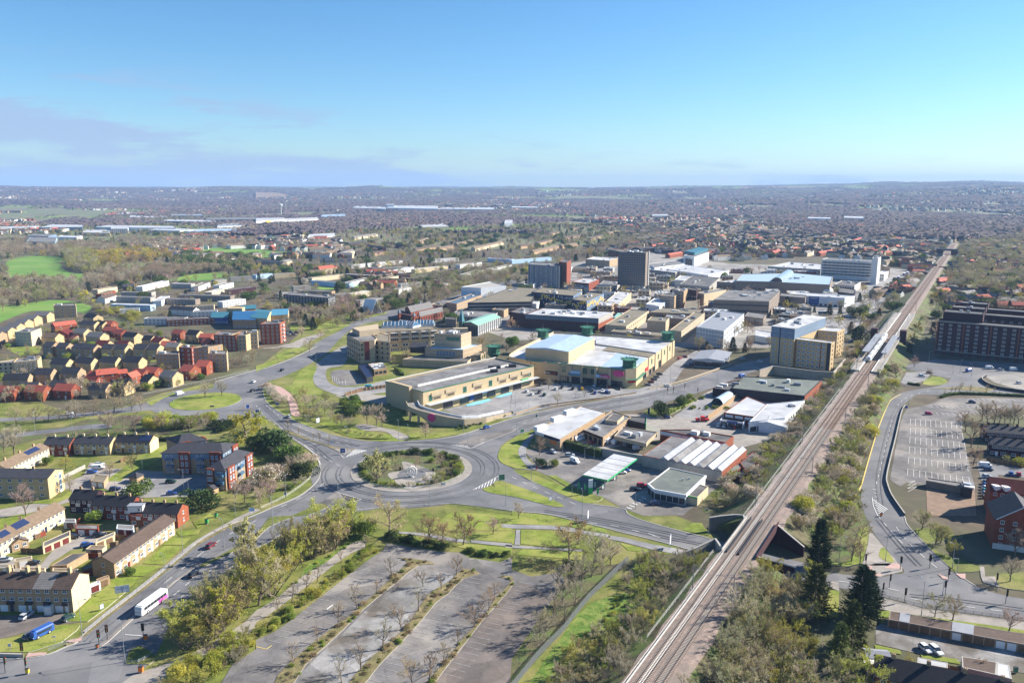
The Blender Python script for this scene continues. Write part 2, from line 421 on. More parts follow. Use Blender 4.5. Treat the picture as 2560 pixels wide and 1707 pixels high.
# ------------------------------------------------------------------ buildings
def block(root,poly,z0,z1,wall,roof,par=.5,wname='wall',rname='roof'):
 p=ccw(list(poly));b=MB()
 if par>0:
  q=offset(p,.3);b.ring(p,q,z0,z1)
  bw=b.build(wname,wall,root);r=MB();r.cap(offset(p,.15),z1-par);r.build(rname,roof,root)
 else:
  b.shell(p,z0,z1);bw=b.build(wname,wall,root)
  r=MB();r.prism(offset(p,-.25),z1,z1+.3,0,0,True);r.build(rname,roof,root)
 return p
BPOLY=[]
def bldg(name,label,cat,poly,h,wall,roof,par=.5,z0=0.0,group=None):
 poly=para(poly);c=cen(poly);root=thing(name,label,cat,(c[0],c[1],0),0,group);BPOLY.append(poly)
 block(root,poly,z0-.3,h,wall,roof,par);return root,poly,c
def roofbox(root,p,sx,sy,z,h,rz=0.0,m='metal_pale',name='roof_plant'):
 b=MB();b.box((p[0],p[1],z+h/2),(sx,sy,h),rz);return b.build(name,m,root)
ROOFO={}
def gable(root,poly,eave,rise,wall,roof,ov=.35,wname='wall',rname='roof',axis=0,z0=0.0,hip=0.0,th=.18):
 """poly a,b,c,d with ridge parallel to a-b (axis 0) or b-c (axis 1)"""
 a,b_,c,d=poly
 if axis:a,b_,c,d=b_,c,d,a
 e0,e1=lerp(a,d,.5),lerp(b_,c,.5);u=unit(a,b_)
 h0=(e0[0]+u[0]*hip,e0[1]+u[1]*hip);h1=(e1[0]-u[0]*hip,e1[1]-u[1]*hip)
 w=MB();zt=eave+rise
 if hip:w.shell([a,b_,c,d],z0-.3,eave)
 else:
  w.face([(*a,z0-.3),(*b_,z0-.3),(*b_,eave),(*a,eave)]);w.face([(*c,z0-.3),(*d,z0-.3),(*d,eave),(*c,eave)])
  w.face([(*b_,z0-.3),(*c,z0-.3),(*c,eave),(*e1,zt),(*b_,eave)]);w.face([(*d,z0-.3),(*a,z0-.3),(*a,eave),(*e0,zt),(*d,eave)])
 w.build(wname,wall,root)
 r=MB();half=dist(a,d)/2;v=unit(d,a);drop=ov*rise/max(half,.1);k=0 if hip else ov*.7
 def o(p,sx,sy):return(p[0]+u[0]*sx+v[0]*sy,p[1]+u[1]*sx+v[1]*sy)
 A,B,C,D=o(a,-ov if hip else-k,ov),o(b_,ov if hip else k,ov),o(c,ov if hip else k,-ov),o(d,-ov if hip else-k,-ov)
 H0,H1=(h0,h1)if hip else(o(h0,-k,0),o(h1,k,0));ze=eave-drop
 for lo in(0,1):
  q=-th*lo
  fs=[[(*A,ze+q),(*B,ze+q),(*H1,zt+q),(*H0,zt+q)],[(*C,ze+q),(*D,ze+q),(*H0,zt+q),(*H1,zt+q)]]
  if hip:fs+=[[(*B,ze+q),(*C,ze+q),(*H1,zt+q)],[(*D,ze+q),(*A,ze+q),(*H0,zt+q)]]
  for f in fs:r.face([(x,y,z+th*.5)for x,y,z in(f[::-1]if lo else f)])
 ed=[(A,B,ze,ze),(C,D,ze,ze)]+([(B,C,ze,ze),(D,A,ze,ze)]if hip else[(B,H1,ze,zt),(H1,C,zt,ze),(D,H0,ze,zt),(H0,A,zt,ze)])
 for p,q,z1,z2 in ed:r.face([(*p,z1-th*.5),(*q,z2-th*.5),(*q,z2+th*.5),(*p,z1+th*.5)])
 ro=r.build(rname,roof,root);ROOFO[root.name]=ro;return ro
def deep(a,b,d):
 u=unit(a,b);n=(-u[1],u[0])
 if n[1]<0:n=(-n[0],-n[1])
 return[a,b,(b[0]+n[0]*d,b[1]+n[1]*d),(a[0]+n[0]*d,a[1]+n[1]*d)]
def house(label,a,b,depth,eave,rise,wall,roof,units=1,name='house',cat='house',group=None,rows=2,axis=0,win='white',chim=0,cm='brick_tan',ww=1.3,wh=1.2,door=True,gw=True,panelm=None,poly=None,hip=0.0,back=False,cols=2,front=True):
 poly=poly or deep(a,b,depth);c=cen(poly);root=thing(name,label,cat,(c[0],c[1],0),0,group)
 gable(root,poly,eave,rise,wall,roof,axis=axis,hip=hip)
 fh=eave/rows
 a,b=poly[0],poly[1]
 if front:
  wins(root,a,b,c,[fh*(k+.42)for k in range(rows)][1 if door else 0:],units*cols,ww,wh,win,.02,.98)
  if door:
   nn=outn(a,b,c);L=dist(a,b)
   for i in range(units):
    t=(i+.5)/units
    put(root,'door',slabpiece(rnd.choice(['frame_white','timber','roof_maroon','navy','frame_white'])),lerp(a,b,t+.18/units),nn,0.05,.95,2.05)
    put(root,'window',piece(win),lerp(a,b,t-.2/units),nn,.85,ww*1.2,wh*1.05)
    if panelm:put(root,'panel',slabpiece(panelm),lerp(a,b,t+.18/units),nn,fh*.95,min(1.9,.38*L/units),fh*.5,.6)
 if back:wins(root,poly[2],poly[3],c,[fh*(k+.42)for k in range(rows)],units*cols,ww,wh,win,.02,.98)
 if gw:
  for p,q in((poly[1],poly[2]),(poly[3],poly[0])):
   n=outn(p,q,c);m=lerp(p,q,.5)
   if n[0]*-m[0]+n[1]*-m[1]>0:wins(root,p,q,c,[fh*(k+.42)for k in range(rows)],1,ww*.7,wh,win,.3,.7)
 for k in range(chim):
  e0,e1=(lerp(poly[0],poly[3],.5),lerp(poly[1],poly[2],.5))if not axis else(lerp(poly[0],poly[1],.5),lerp(poly[3],poly[2],.5))
  q=lerp(e0,e1,(k+.5)/chim if chim>1 else .7);m=MB();u=unit(e0,e1)
  m.box((*q,eave+rise+.35),(.9,.6,1.5),math.atan2(u[1],u[0]))
  for s_ in(-.2,.2):m.tube((q[0]+u[0]*s_,q[1]+u[1]*s_,eave+rise+1.05),(q[0]+u[0]*s_,q[1]+u[1]*s_,eave+rise+1.4),.11,.09,6)
  m.build('chimney',cm,root,ROOFO[root.name])
 return root,poly,c
# ================================================================== ground and roads
def sstep(a,b,x):
 t=np.clip((x-a)/(b-a),0,1);return t*t*(3-2*t)
_rs=np.random.RandomState(3);_LAT=_rs.rand(256,256)
def vnoise(x,y):
 x=np.asarray(x,float);y=np.asarray(y,float)
 xi=np.floor(x).astype(int);yi=np.floor(y).astype(int);u=x-xi;v=y-yi;u=u*u*(3-2*u);v=v*v*(3-2*v)
 q=lambda i,j:_LAT[(xi+i)%256,(yi+j)%256]
 return(q(0,0)*(1-u)+q(1,0)*u)*(1-v)+(q(0,1)*(1-u)+q(1,1)*u)*v
def fbm(x,y,o=4):
 s=0;a=.5
 for k in range(o):s=s+a*vnoise(x*2**k+17*k,y*2**k+31*k);a*=.5
 return s
def hz(x,y):
 r=np.hypot(x,y);az=np.degrees(np.arctan2(x,y))
 A=86+62*sstep(4,32,az)+8*sstep(-12,-30,az)
 roll=(fbm(x/1500+5,y/1500+9,3)-.42)*85*sstep(2600,6500,r)
 return A*sstep(3200,10500,r)+roll*(1+.3*sstep(6000,9000,r))
def ground():
 rr=[0,40]+list(np.geomspace(120,17000,84));na=180;b=MB()
 R,A=np.meshgrid(rr,np.linspace(0,2*np.pi,na,endpoint=False),indexing='ij')
 X,Y=R*np.sin(A),R*np.cos(A);Z=hz(X,Y)*(R<40000)
 b.v=list(zip(X.ravel().tolist(),Y.ravel().tolist(),Z.ravel().tolist()))
 for i in range(len(rr)-1):
  for k in range(na):l=(k+1)%na;b.f.append((i*na+k,(i+1)*na+k,(i+1)*na+l,i*na+l));b.m.append(1 if rr[i]>1500 else 0)
 tag(b.build('ground',['land','far_field']),None,None,None,'structure')
ground()
def disc(c,r,n=64):return[(c[0]+r*math.cos(2*math.pi*k/n),c[1]+r*math.sin(2*math.pi*k/n))for k in range(n)]
RB=(-43.3,327.0);RB2=(-174.3,438.3)
# --- green and bare ground patches
sheet('verge',smooth(P('C1 -300,900 -300,-300 B1 -300,300 700,640 1500,440 2334,230 B2 700,-300 1500,-100 2334,400 B3 700,1100 1100,1400 C3 1900,250 1000,500 2334,1900 C1 -200,1900'),True,3),'grass')
for q in('A1 60,780 310,730 590,750 560,830 640,880 800,900 740,960 420,960 200,940 90,930','A1 1060,655 1200,660 1220,700 1080,700','A1 1800,700 1950,655 2334,670 2334,745 1990,735 1820,722',
  'A1 1600,930 1830,888 2130,890 2010,948 1560,955','A1 2080,555 2334,520 2334,575 2200,580','A2 0,510 320,500 300,560 0,572','A2 0,670 200,690 330,690 570,700 570,720 200,740 0,735',
  'A1 -200,1150 100,1180 500,1130 820,1180 780,1250 700,1240 300,1230 60,1310 -200,1400','A2 1340,470 1700,460 1990,462 1960,490 1700,500 1380,490','A4 1030,735 1310,740 1240,795 1080,785','A4 2120,730 2210,722 2200,790 2130,790',
  'A3 1130,590 1290,580 1200,630 1120,640','A2 600,1000 1000,985 1000,1010 620,1040','A1 560,345 1000,345 900,370 560,365','A1 1480,305 2050,300 1900,330 1480,335','A1 900,820 1500,790 1640,840 1300,870 950,880','A2 380,690 560,680 560,715 380,712'):
 sheet('meadow',smooth(P(q),True,3),'grass_park')
for q in('A1 690,150 1250,155 1200,180 750,172','A1 230,175 430,165 620,200 300,205','A1 1760,250 1950,230 2334,232 2334,262 1800,262','A2 0,215 250,222 300,240 0,250','A4 400,135 800,115 700,130 420,150'):
 p=P(q)
 b=MB();b.cap([t for t in p],0);o=b.build('ploughed_field','soil')
 for v in o.data.vertices:v.co.z=float(hz(np.array(v.co.x),np.array(v.co.y)))+2.5
 tag(o,None,None,None,'structure')
sheet('rough_ground',smooth(P('C3 1000,1600 1110,430 1700,380 1950,330 1990,500 1490,900 1000,1600'),False,3),'scrub_soil')
sheet('rough_ground',smooth(P('C3 1560,1900 2000,800 2334,380 C4 240,510 560,700 650,720 480,980 500,1900'),False,3),'scrub_soil')
sheet('ivy_bank',smooth(P('C3 100,1700 470,1120 700,860 1000,750 1180,790 1020,1000 700,1130 400,1400 300,1800'),True,4),'ivy_green')
sheet('rough_ground',smooth(P('C3 480,600 1040,480 700,790 440,1120 60,1520 -60,1480 250,1000 400,780'),True,4),'scrub_soil')
sheet('rough_ground',smooth(P('B3 2334,880 B4 100,790 330,560 490,350 700,170 860,60 B4 700,420 200,1000 0,1250 B3 2200,1560 1900,1560 1700,1480 1930,1260 2240,1060 2334,960'),False,2),'scrub_soil')
sheet('rough_ground',smooth(P('B4 980,330 1240,400 1060,520 980,760 880,1000 830,1330 890,1560 C4 900,140 760,420 590,500 200,150 0,150 B4 200,1500'),False,2),'scrub_soil')
sheet('rough_ground',P('B1 2200,760 1950,705 1650,650 1200,650 800,690 0,730 -300,740 -300,1000 0,960 380,860 1000,800 1500,830 1900,820'),'scrub_soil')
sheet('bright_verge',smooth(P('C2 0,900 330,690 480,480 640,420 800,300 940,200 1000,260 830,340 500,570 200,780 0,930'),True,3),'ivy_green')
# --- carriageways
def road(s,m='asphalt',sm=2,name='road',**k):return sheet(name,smooth(P(s),True,sm)if sm>1 else P(s),m,**k)
road('B2 590,1150 575,1220 520,1290 420,1370 300,1430 150,1490 0,1555 C1 1960,185 1760,320 1550,500 1300,700 1000,930 780,1110 700,1200 600,1240 430,1310 230,1345 0,1350 -300,1360 -300,1700 1100,1700 1130,1567 1250,1500 1400,1330 1480,1190 1550,1000 1650,860 1800,720 1990,600 2150,480 2334,345 C2 120,285 260,200 470,130 640,90 B2 830,1530 1150,1490 1000,1300 800,1150')
road('B2 1150,893 1000,885 850,862 700,830 500,760 330,690 180,600 90,520 60,420 70,390 B1 2250,480 2100,480 1950,600 1960,690 2150,720 B2 0,660 160,710 220,760 300,840 440,935 530,1005 570,1070 590,1150 700,1200 900,1100 1000,1000')
road('B1 1960,345 2334,235 B2 100,215 330,130 560,20 A2 490,1567 620,1480 760,1415 870,1340 1100,1255 1290,1212 1640,1150 1870,1075 2334,950 2334,1000 1870,1120 1640,1200 1290,1290 1000,1345 870,1400 760,1490 690,1567 B2 690,30 640,95 560,140 430,215 240,300 100,345 60,400 B1 2300,520 2000,460')
road('B1 -300,690 0,675 400,655 800,625 1100,585 1330,525 1500,465 1700,400 1760,500 1640,610 1560,625 1400,600 1200,622 1000,637 800,657 400,690 0,707 -300,720')
road('B1 -300,865 0,830 300,795 600,760 800,735 1000,728 1000,768 780,775 600,795 300,830 0,868 -300,905')
road('B2 1500,885 1850,830 2334,680 B3 400,585 800,520 1200,440 1540,360 1830,260 2040,190 2200,150 2334,120 B4 200,30 400,-60 A4 700,1420 1000,1350 720,1530 500,1640 B3 2334,215 2100,290 1830,400 1500,500 1160,600 850,620 500,690 250,740 150,800 0,860 B2 2230,930 2210,1000 2100,1080 1700,960')
road('B2 2205,1050 2230,1090 2334,1130 B3 60,1190 300,1310 600,1440 730,1460 1010,1500 C3 1060,30 1200,90 1560,190 1800,250 1990,300 C4 330,475 560,555 800,590 1060,600 1220,575 1400,800 1040,780 640,700 560,690 240,615 C3 1720,385 1550,335 1250,255 1000,195 850,155 560,85 320,30 B3 0,1520 B2 2000,1475 1800,1455 1600,1462 1390,1475 1500,1300 1900,1200')
road('B4 840,1310 900,1100 950,930 1000,760 1080,560 1120,500 1200,450 1370,410 1500,395 1640,355 1680,300 1900,295 2050,375 2334,440 2700,500 2700,540 2334,475 1750,442 1580,465 1400,460 1330,475 1240,545 1200,640 1140,880 1090,1080 1070,1150 1085,1250 1130,1400 1240,1567 C4 1280,140 1480,350 1640,500 1760,600 1900,690 2120,760 2334,800 2700,850 2700,1080 2334,1000 1420,880 1240,830 1040,780 900,700 1060,600 1200,580 1240,550 1210,500 1100,370 960,200 920,100 870,0')
road('B4 1180,210 1520,140 2334,180 2600,200 2600,310 2334,300 1900,305 1640,310 1400,260','asphalt',1,'parking_apron')
road('A4 480,1280 650,1215 790,1205 900,1150 1030,1040 1180,930 1320,870 1400,880 1290,960 1150,1050 1040,1150 960,1290 830,1400 720,1500 500,1560 300,1500 450,1400 520,1330','asphalt_pale',2)
sheet('roundabout_carriageway',disc(RB,42.3,96),'asphalt');sheet('roundabout_carriageway',disc(RB2,29.5,72),'asphalt')
road('B2 830,10 700,70 560,170 515,260 520,330 560,390 650,430 800,470 1180,440 1180,330 1010,380 800,392 690,370 640,310 640,240 680,215 780,200 830,140','asphalt_pale',2,'service_road')
sheet('paved_court',P('B2 720,470 830,445 1200,470 1200,560 1000,520 800,500'),'paving')
road('B2 690,250 850,235 1000,300 1030,355 780,382 700,330','asphalt_old',2,'car_park')
road('B1 -300,1560 100,1490 640,1400 660,1330 480,1300 760,1200 820,1080 960,1080 1000,1130 1400,1160 1500,1160 1860,1200 1900,1300 1800,1390 1200,1400 900,1300 700,1420 560,1460 -300,1700','paving',1,'estate_road')
road('B1 1380,1165 1500,1160 1890,1180 1880,1330 1780,1385 1230,1395 1190,1270','asphalt_pale',1,'car_park')
road('B3 -20,640 0,390 200,395 440,350 960,410 1160,410 1240,380 1480,170 1680,60 1760,90 1560,230 1440,400 1130,470 800,500 400,560 100,640 0,665 B2 2100,700 1950,680 1700,600 2334,450','asphalt_pale',1,'car_park')
road('B3 0,1140 210,1150 330,1200 640,1330 830,1400 1000,1490 1200,1567 1560,1560 1720,1430 1960,1240 1900,1190 1200,1010 820,940 500,860 330,960 100,960 200,1090','asphalt_old',1,'forecourt')
road('B3 440,900 860,640 1150,640 1330,640 1470,670 1760,450 1960,350 B4 330,400 100,800 B3 2334,880 2040,960 1400,860 820,960','paving',1,'industrial_yard')
road('B3 1470,660 1780,470 2060,470 1780,690','asphalt_pale',1,'yard')
road('B4 1620,490 2334,495 2700,500 2700,640 2334,600 1780,640 1770,800 1800,930 1880,1290 1440,1290 1270,1260 1200,1300 1110,1235 1160,960 1210,700 1260,590 1440,560','asphalt_old',1,'car_park')
road('B4 1440,1240 1880,1290 1900,1567 1450,1567','soil',1,'cleared_plot')
road('B4 1990,300 2334,250 2700,220 2700,480 2334,430 2060,350','plaza',1,'concrete_forecourt')
road('B4 1210,350 1260,260 1500,250 1440,330 1260,380','asphalt_pale',1,'car_park')
road('B4 1900,1080 2334,1130 2600,1150 2600,1250 2100,1190 2040,1400 1960,1300','asphalt',1,'car_park')
road('C1 370,490 620,200 860,190 980,190 860,300 640,360 470,470 430,530 180,560 -200,560 -200,440 200,430 330,470','paving',1,'garage_court')
road('C1 -300,960 600,940 640,1010 760,1010 480,1040 0,1170 -300,1240','asphalt_brown',1,'estate_road')
road('C4 980,1060 1100,980 1400,1090 2334,1290 2700,1350 2700,1480 2334,1480 1500,1330 980,1210','concrete_worn',1,'garage_court')
road('A2 1290,1290 1760,1300 2334,1500 A3 0,1500 600,1480 1500,1567 2334,1567 A4 400,1567 520,1330 650,1220 1060,1040 1360,880 1280,850 A3 2000,800 1250,700 500,800 A2 2334,1000 1870,1120','plaza',1,'town_square')
road('A4 960,940 1290,890 1400,860 1400,890 1180,950 1040,1040 880,1150 790,1210 700,1200','asphalt_pale',1)
# --- footpaths, verges with kerbs
ISL=dict(thick=.13,z=.2)
def island(s,m='grass_bright',name='verge_island',sm=3,z=.2):return sheet(name,smooth(P(s),True,sm)if sm>1 else P(s),m,z=z,thick=.13)
sheet('roundabout_apron',disc(RB,26.0,96),'paving',z=.2,thick=.13);sheet('roundabout_bed',disc(RB,22.8,80),'scrub_soil',z=.24)
sheet('roundabout_grass',disc(RB2,19.2,80),'grass_bright',z=.2,thick=.13)
rc=lambda s,m,z,sm=4:sheet('roundabout_path',smooth(P(s),True,sm),m,z=z)
rc('B2 1330,1080 1400,1085 1560,1140 1640,1200 1480,1330 1380,1330 1230,1230 1210,1180 1340,1150','paving',.27)
sheet('sculpture_plinth',disc(G('B2',1420,1195),6.0,40),'asphalt',z=.31)
island('B2 2205,1030 2225,960 2270,910 2334,870 B3 60,830 200,790 215,830 120,870 80,960 150,1120 60,1140 B2 2334,1125 2240,1085')
island('B2 2065,1325 2140,1290 2210,1245 2334,1280 B3 230,1362 470,1470 380,1482 150,1425 0,1390 B2 2150,1360')
island('B3 80,1200 220,1200 730,1420 810,1390 830,1410 740,1450 600,1432 300,1300')
island('C1 2334,236 2150,330 1980,420 1830,490 1850,515 2000,440 2170,350 2334,262 C2 130,140 350,55 B2 480,1560 650,1490 640,1470 560,1455 330,1567 C2 120,60','grass',sm=2)
island('B2 580,1450 735,1350 960,1418 830,1450 650,1470','asphalt_old','splitter_island',1)
island('B2 250,790 300,790 520,880 720,940 900,958 880,975 790,1005 760,990 640,930 450,870 300,820','grass_dry','splitter_island',2)
island('B2 690,950 900,962 800,1005 760,985','asphalt_old','splitter_nose',1,z=.22)
island('B2 1830,905 1980,850 2334,775 B3 60,760 B2 2334,800 1990,930 1880,920','asphalt_old','splitter_island',1)
island('B1 2140,610 2180,590 2290,565 2334,640 2260,600','asphalt_old','splitter_island',1)
island('C4 985,600 1060,590 1200,560 1225,545 1200,490 1060,480 920,500','paving','pavement',2)
island('C4 920,210 950,205 1080,360 1200,500 1060,500 920,500 860,480 900,330','paving','pavement',2)
island('C4 1010,410 1050,335 1150,460 1080,465','grass_bright',z=.24)
sheet('tactile_paving',P('C4 1130,480 1190,485 1215,530 1060,525'),'paving_pink',z=.23);sheet('tactile_paving',P('C4 900,500 950,505 945,570 1040,580 1030,598 930,590'),'paving_pink',z=.23)
sheet('tactile_paving',P('C4 1550,575 1640,610 1640,628 1590,620'),'paving_pink',z=.23);sheet('tactile_paving',P('C4 1710,575 1800,575 1800,625 1760,615'),'paving_pink',z=.23)
sheet('tactile_paving',P('C1 230,1340 260,1300 430,1290 420,1312'),'paving_pink',z=.23);sheet('tactile_paving',P('C1 590,1190 750,1155 740,1185 680,1205'),'paving_pink',z=.23)
island('C4 590,480 750,440 830,170 910,160 915,260 880,420 850,480 700,510','grass_bright')
island('C4 1340,170 1500,170 1700,220 1780,235 1650,260 1480,300 1560,380 1930,510 1925,550 1700,560 1640,500 1480,350','grass')
island('C4 2070,590 2334,560 2700,540 2700,760 2334,730 2110,690','grass')
sheet('footpath',P('C4 1930,510 1970,510 1980,600 2070,600 2110,700 1960,650 1940,600'),'paving',z=.22,thick=.1)
sheet('pavement',smooth(P('C4 1030,790 1240,845 1420,892 2334,1015 2700,1080 2700,1140 2334,1110 1700,1000 1200,935 1000,890'),True,1),'paving',z=.18,thick=.12)
sheet('bright_verge',P('C4 1000,910 1110,915 1400,960 2000,1040 2334,1090 2334,1120 1900,1060 1100,975 1000,965'),'grass_bright',z=.22)
sheet('bright_verge',P('C4 560,710 650,735 640,975 480,985'),'grass_bright',z=.16)
sheet('footpath',smooth(P('C4 560,640 640,650 650,735 570,700'),True,1),'paving',z=.18)
sheet('bright_verge',P('C4 970,1220 1200,1270 1220,1310 980,1270'),'grass_bright',z=.18);sheet('bright_verge',P('C4 1390,1305 1720,1350 1760,1400 1400,1340'),'grass_bright',z=.18)
b=MB();q=P('C1 2330,60 2100,140 1960,215 1760,335 1540,520 1290,720 990,950 770,1130 690,1190 600,1225')
b.strip(smooth(q),1.6,.17);tag(b.build('verge_strip','grass_dry'),kind='structure')
b=MB();q=P('C1 2334,-20 2140,70 1920,190 1740,300 1500,500 1250,700 950,930 740,1100');b.strip(smooth(offline(q,1.5)),2.6,.16);tag(b.build('footpath','paving'),kind='structure')
for s_ in('C1 1920,20 1760,110 1800,160 1960,80','C1 1640,230 1600,190 1830,170 1810,215','C1 1480,310 1560,250 1740,250 1680,310','C1 1300,480 1500,320 1660,325 1500,490','C1 1080,590 1280,500 1470,505 1310,595','C1 960,700 1060,600 1300,605 1180,700'):
 sheet('lawn',smooth(P(s_),True,1),'grass_bright',z=.15)
island('C1 610,1010 680,960 830,800 960,700 1170,720 980,880 800,1010','grass_bright',sm=1);island('C1 -200,1170 0,1170 170,1150 300,1180 560,1045 730,1045 700,1090 560,1200 260,1290 -200,1290','grass_bright',sm=1)
island('C1 1140,1390 1180,1280 1260,1230 1400,1290 1410,1370 1360,1400 1200,1400','grass','corner_island',1)
sheet('footpath',smooth(P('C1 1000,1700 1150,1540 1260,1480 1500,1400 1760,1300 2050,1130 2250,1000 C2 0,910 200,790 420,600 640,470 800,340 950,270 1000,330 860,390 600,580 330,790 100,960 0,1020 C1 2300,1100 2060,1220 1800,1350 1700,1450 1500,1567 1400,1700'),True,2),'paving',z=.14)
for s_ in('C2 2240,120 2334,125 C3 370,135 520,150 700,190 880,215 900,245 700,220 390,170 0,160 C2 2240,150','C3 38,172 74,172 72,310 24,310','C3 -60,310 60,318 300,335 640,352 640,372 300,350 40,340 -60,335',
  'C2 1960,265 2334,300 2334,328 2140,310 1960,290','C2 1300,190 1500,200 1900,265 1960,290 1800,285 1500,225 1300,205','C3 880,225 1000,240 1300,310 1480,340 1700,400 1500,395 1280,355 1000,280 870,255'):
 sheet('footpath',P(s_),'asphalt_pale',z=.15)
for s_ in('C3 80,178 360,182 640,340 300,322 78,300','C2 2000,200 2334,180 2334,290 1960,262','C3 0,200 30,200 20,300 0,300','C3 100,345 640,372 640,450 300,420 40,400','B2 1800,1530 2334,1567 2334,1700 1500,1700','C2 1240,205 1800,285 2334,340 2334,400 1900,340 1300,240','C3 980,290 1280,360 1500,400 1060,360','C3 0,0 320,40 850,165 880,205 500,140 0,118'):
 sheet('lawn',smooth(P(s_),True,1),'grass_bright',z=.12)
sheet('lawn',smooth(P('C3 1560,175 1650,110 1730,110 1760,160 1800,225'),True,1),'grass_bright',z=.12)
sheet('footpath',smooth(P('B2 80,370 220,390 340,480 390,600 400,660 320,640 290,520 180,430'),True,3),'paving_pink',z=.15)
sheet('footpath',smooth(P('B2 900,750 1000,730 1180,770 1280,790 1400,855 1290,868 1180,800 1000,790'),True,3),'paving',z=.15)
for s_ in('B2 370,290 440,220 560,200 520,300 540,390 640,450 480,470 400,480 260,410 330,370','B2 480,680 700,720 960,760 1000,800 1260,830 1290,865 1000,870 800,830 640,760','B2 1650,810 1850,815 1600,862 1300,885 1100,882 850,850 1100,862 1400,865','B2 1380,830 1480,800 1500,845 1440,860','B2 60,430 200,590 330,670 520,745 500,760 330,690 180,600 90,520'):
 sheet('lawn',smooth(P(s_),True,2),'grass_bright',z=.14)
sheet('footpath',smooth(P('B3 60,960 180,820 215,815 130,960 150,1060 240,1130 170,1140 90,1060'),True,3),'asphalt_pale',z=.26)
sheet('lawn',P('B3 330,1200 400,1200 560,1290 500,1300'),'grass_bright',z=.2,thick=.1)
sheet('lawn',smooth(P('B3 1200,620 1260,590 1400,600 1460,580 1740,480 1600,560 1440,650 1270,670'),True,1),'grass_bright',z=.2,thick=.12)
sheet('lawn',smooth(P('B4 1410,370 1460,310 1560,300 1640,345 1560,375'),True,2),'grass_bright',z=.2,thick=.12);sheet('lawn',P('B4 1480,410 1840,385 2080,410 2000,440 1700,415'),'grass_dry',z=.2,thick=.12)
sheet('lawn',P('B1 1250,1030 1540,900 1600,920 1480,1040 1300,1130 1180,1190 1100,1250 950,1250 1100,1150'),'grass_bright',z=.12);sheet('lawn',P('B1 1930,1390 2100,1330 2334,1480 2100,1560 1900,1500'),'grass',z=.12)
sheet('lawn',P('B1 200,1450 560,1400 640,1330 660,1390 500,1460'),'grass_bright',z=.2);sheet('lawn',P('C1 -200,100 200,30 350,40 150,130 0,210 -200,230'),'grass_bright',z=.12)
sheet('lawn',P('B1 1330,530 1700,405 1960,345 1700,430 1500,490 1380,560'),'grass_bright',z=.12);sheet('lawn',P('B1 0,710 500,690 820,665 820,680 560,760 0,800'),'grass',z=.12)
for s_ in('A2 300,1360 560,1300 860,1290 900,1310 600,1400 320,1420','A2 400,1520 580,1410 620,1420 330,1567','A2 650,1400 840,1345 860,1360 680,1430','A2 940,1290 1200,1240 1180,1260 940,1310','B2 180,100 440,0 510,10 330,120 210,160','B2 0,200 200,140 190,175 0,255','B1 30,30 380,20 360,80 180,110','B1 1260,140 1420,130 1430,160 1290,165'):
 sheet('lawn',P(s_),'grass_bright',z=.13)
sheet('footpath',P('A2 230,1567 420,1480 600,1430 630,1440 480,1520 400,1567'),'paving',z=.15);sheet('footpath',P('B2 70,45 210,35 330,0 270,0 200,25 60,40'),'paving',z=.16)
# --- foreground car park
LOT=smooth(P('C2 0,1180 170,1100 330,990 560,810 800,620 1050,430 1160,360 1190,295 1400,330 1690,375 1850,380 1950,430 2230,470 2334,420 C3 0,540 180,600 430,560 480,620 400,780 330,870 240,1000 170,1100 80,1230 0,1350 C2 2334,1350 2150,1900 -100,1900 C1 2000,1600 2120,1400 2334,1262'),True,1)
lot=sheet('car_park',LOT,'asphalt_old',z=.13)
sheet('worn_lot',smooth(P('C2 1500,520 1700,560 1800,600 1560,780 1400,960 1150,1230 900,1500 850,1700 250,1700 450,1440 800,1110 1100,820'),True,3),'concrete_worn',z=.15)
sheet('brown_lot',smooth(P('C2 2334,690 2200,860 1930,1190 1640,1567 1500,1800 2300,1800 C3 0,1350 170,1100 240,1000 330,870 300,750 C3 60,640'),True,1),'asphalt_brown',z=.15)
STRIPS=[smooth(P(s_),True,2)for s_ in(
'C2 1280,430 1380,465 1250,600 1090,750 920,900 760,1030 600,1140 420,1290 200,1500 150,1700 260,1700 450,1410 620,1250 800,1080 960,920 1100,800 1300,640 1480,500 1625,492 1600,470 1440,440',
'C2 1890,528 2050,575 1890,622 1750,760 1640,840 1520,990 1400,1120 1270,1260 1150,1380 1000,1567 900,1700 760,1700 850,1567 960,1430 1100,1300 1350,1080 1480,900 1560,780 1660,700 1780,640',
'C2 2334,600 2200,605 2330,640 2180,800 2120,900 2000,1050 1900,1150 1820,1250 1700,1400 1560,1560 1450,1700 1540,1700 1640,1560 1800,1340 1930,1180 2060,1010 2200,850 2334,690')]
for k in STRIPS:sheet('planting_strip',k,'grass_dry',z=.26,thick=.12)
# --- painted markings
def lines(parent_name,segs,w=.12,z=.19,m='paint',name='bay_markings'):
 b=MB()
 for p,q in segs:
  u=unit(p,q);n=(-u[1]*w/2,u[0]*w/2)
  b.face([(p[0]-n[0],p[1]-n[1],z),(q[0]-n[0],q[1]-n[1],z),(q[0]+n[0],q[1]+n[1],z),(p[0]+n[0],p[1]+n[1],z)])
 o=b.build(name,m);return tag(o,None,None,None,'structure')
def dashes(path,on,off,w=.15,**k):
 pts=resample(path,.5);segs=[];n=int((on+off)/.5);m=int(on/.5)
 for i in range(0,len(pts)-m,n):segs.append((pts[i],pts[i+m]))
 return lines(None,segs,w,**k)
def solid(path,w=.12,**k):return lines(None,list(zip(path,path[1:])),w,**k)
def bays(path,dirpt,step=2.6,L=4.8,**k):
 u=unit(*dirpt);pts=resample(path,step);return lines(None,[(p,(p[0]+u[0]*L,p[1]+u[1]*L))for p in pts],**k)
d1=P('C2 960,485 1040,500')
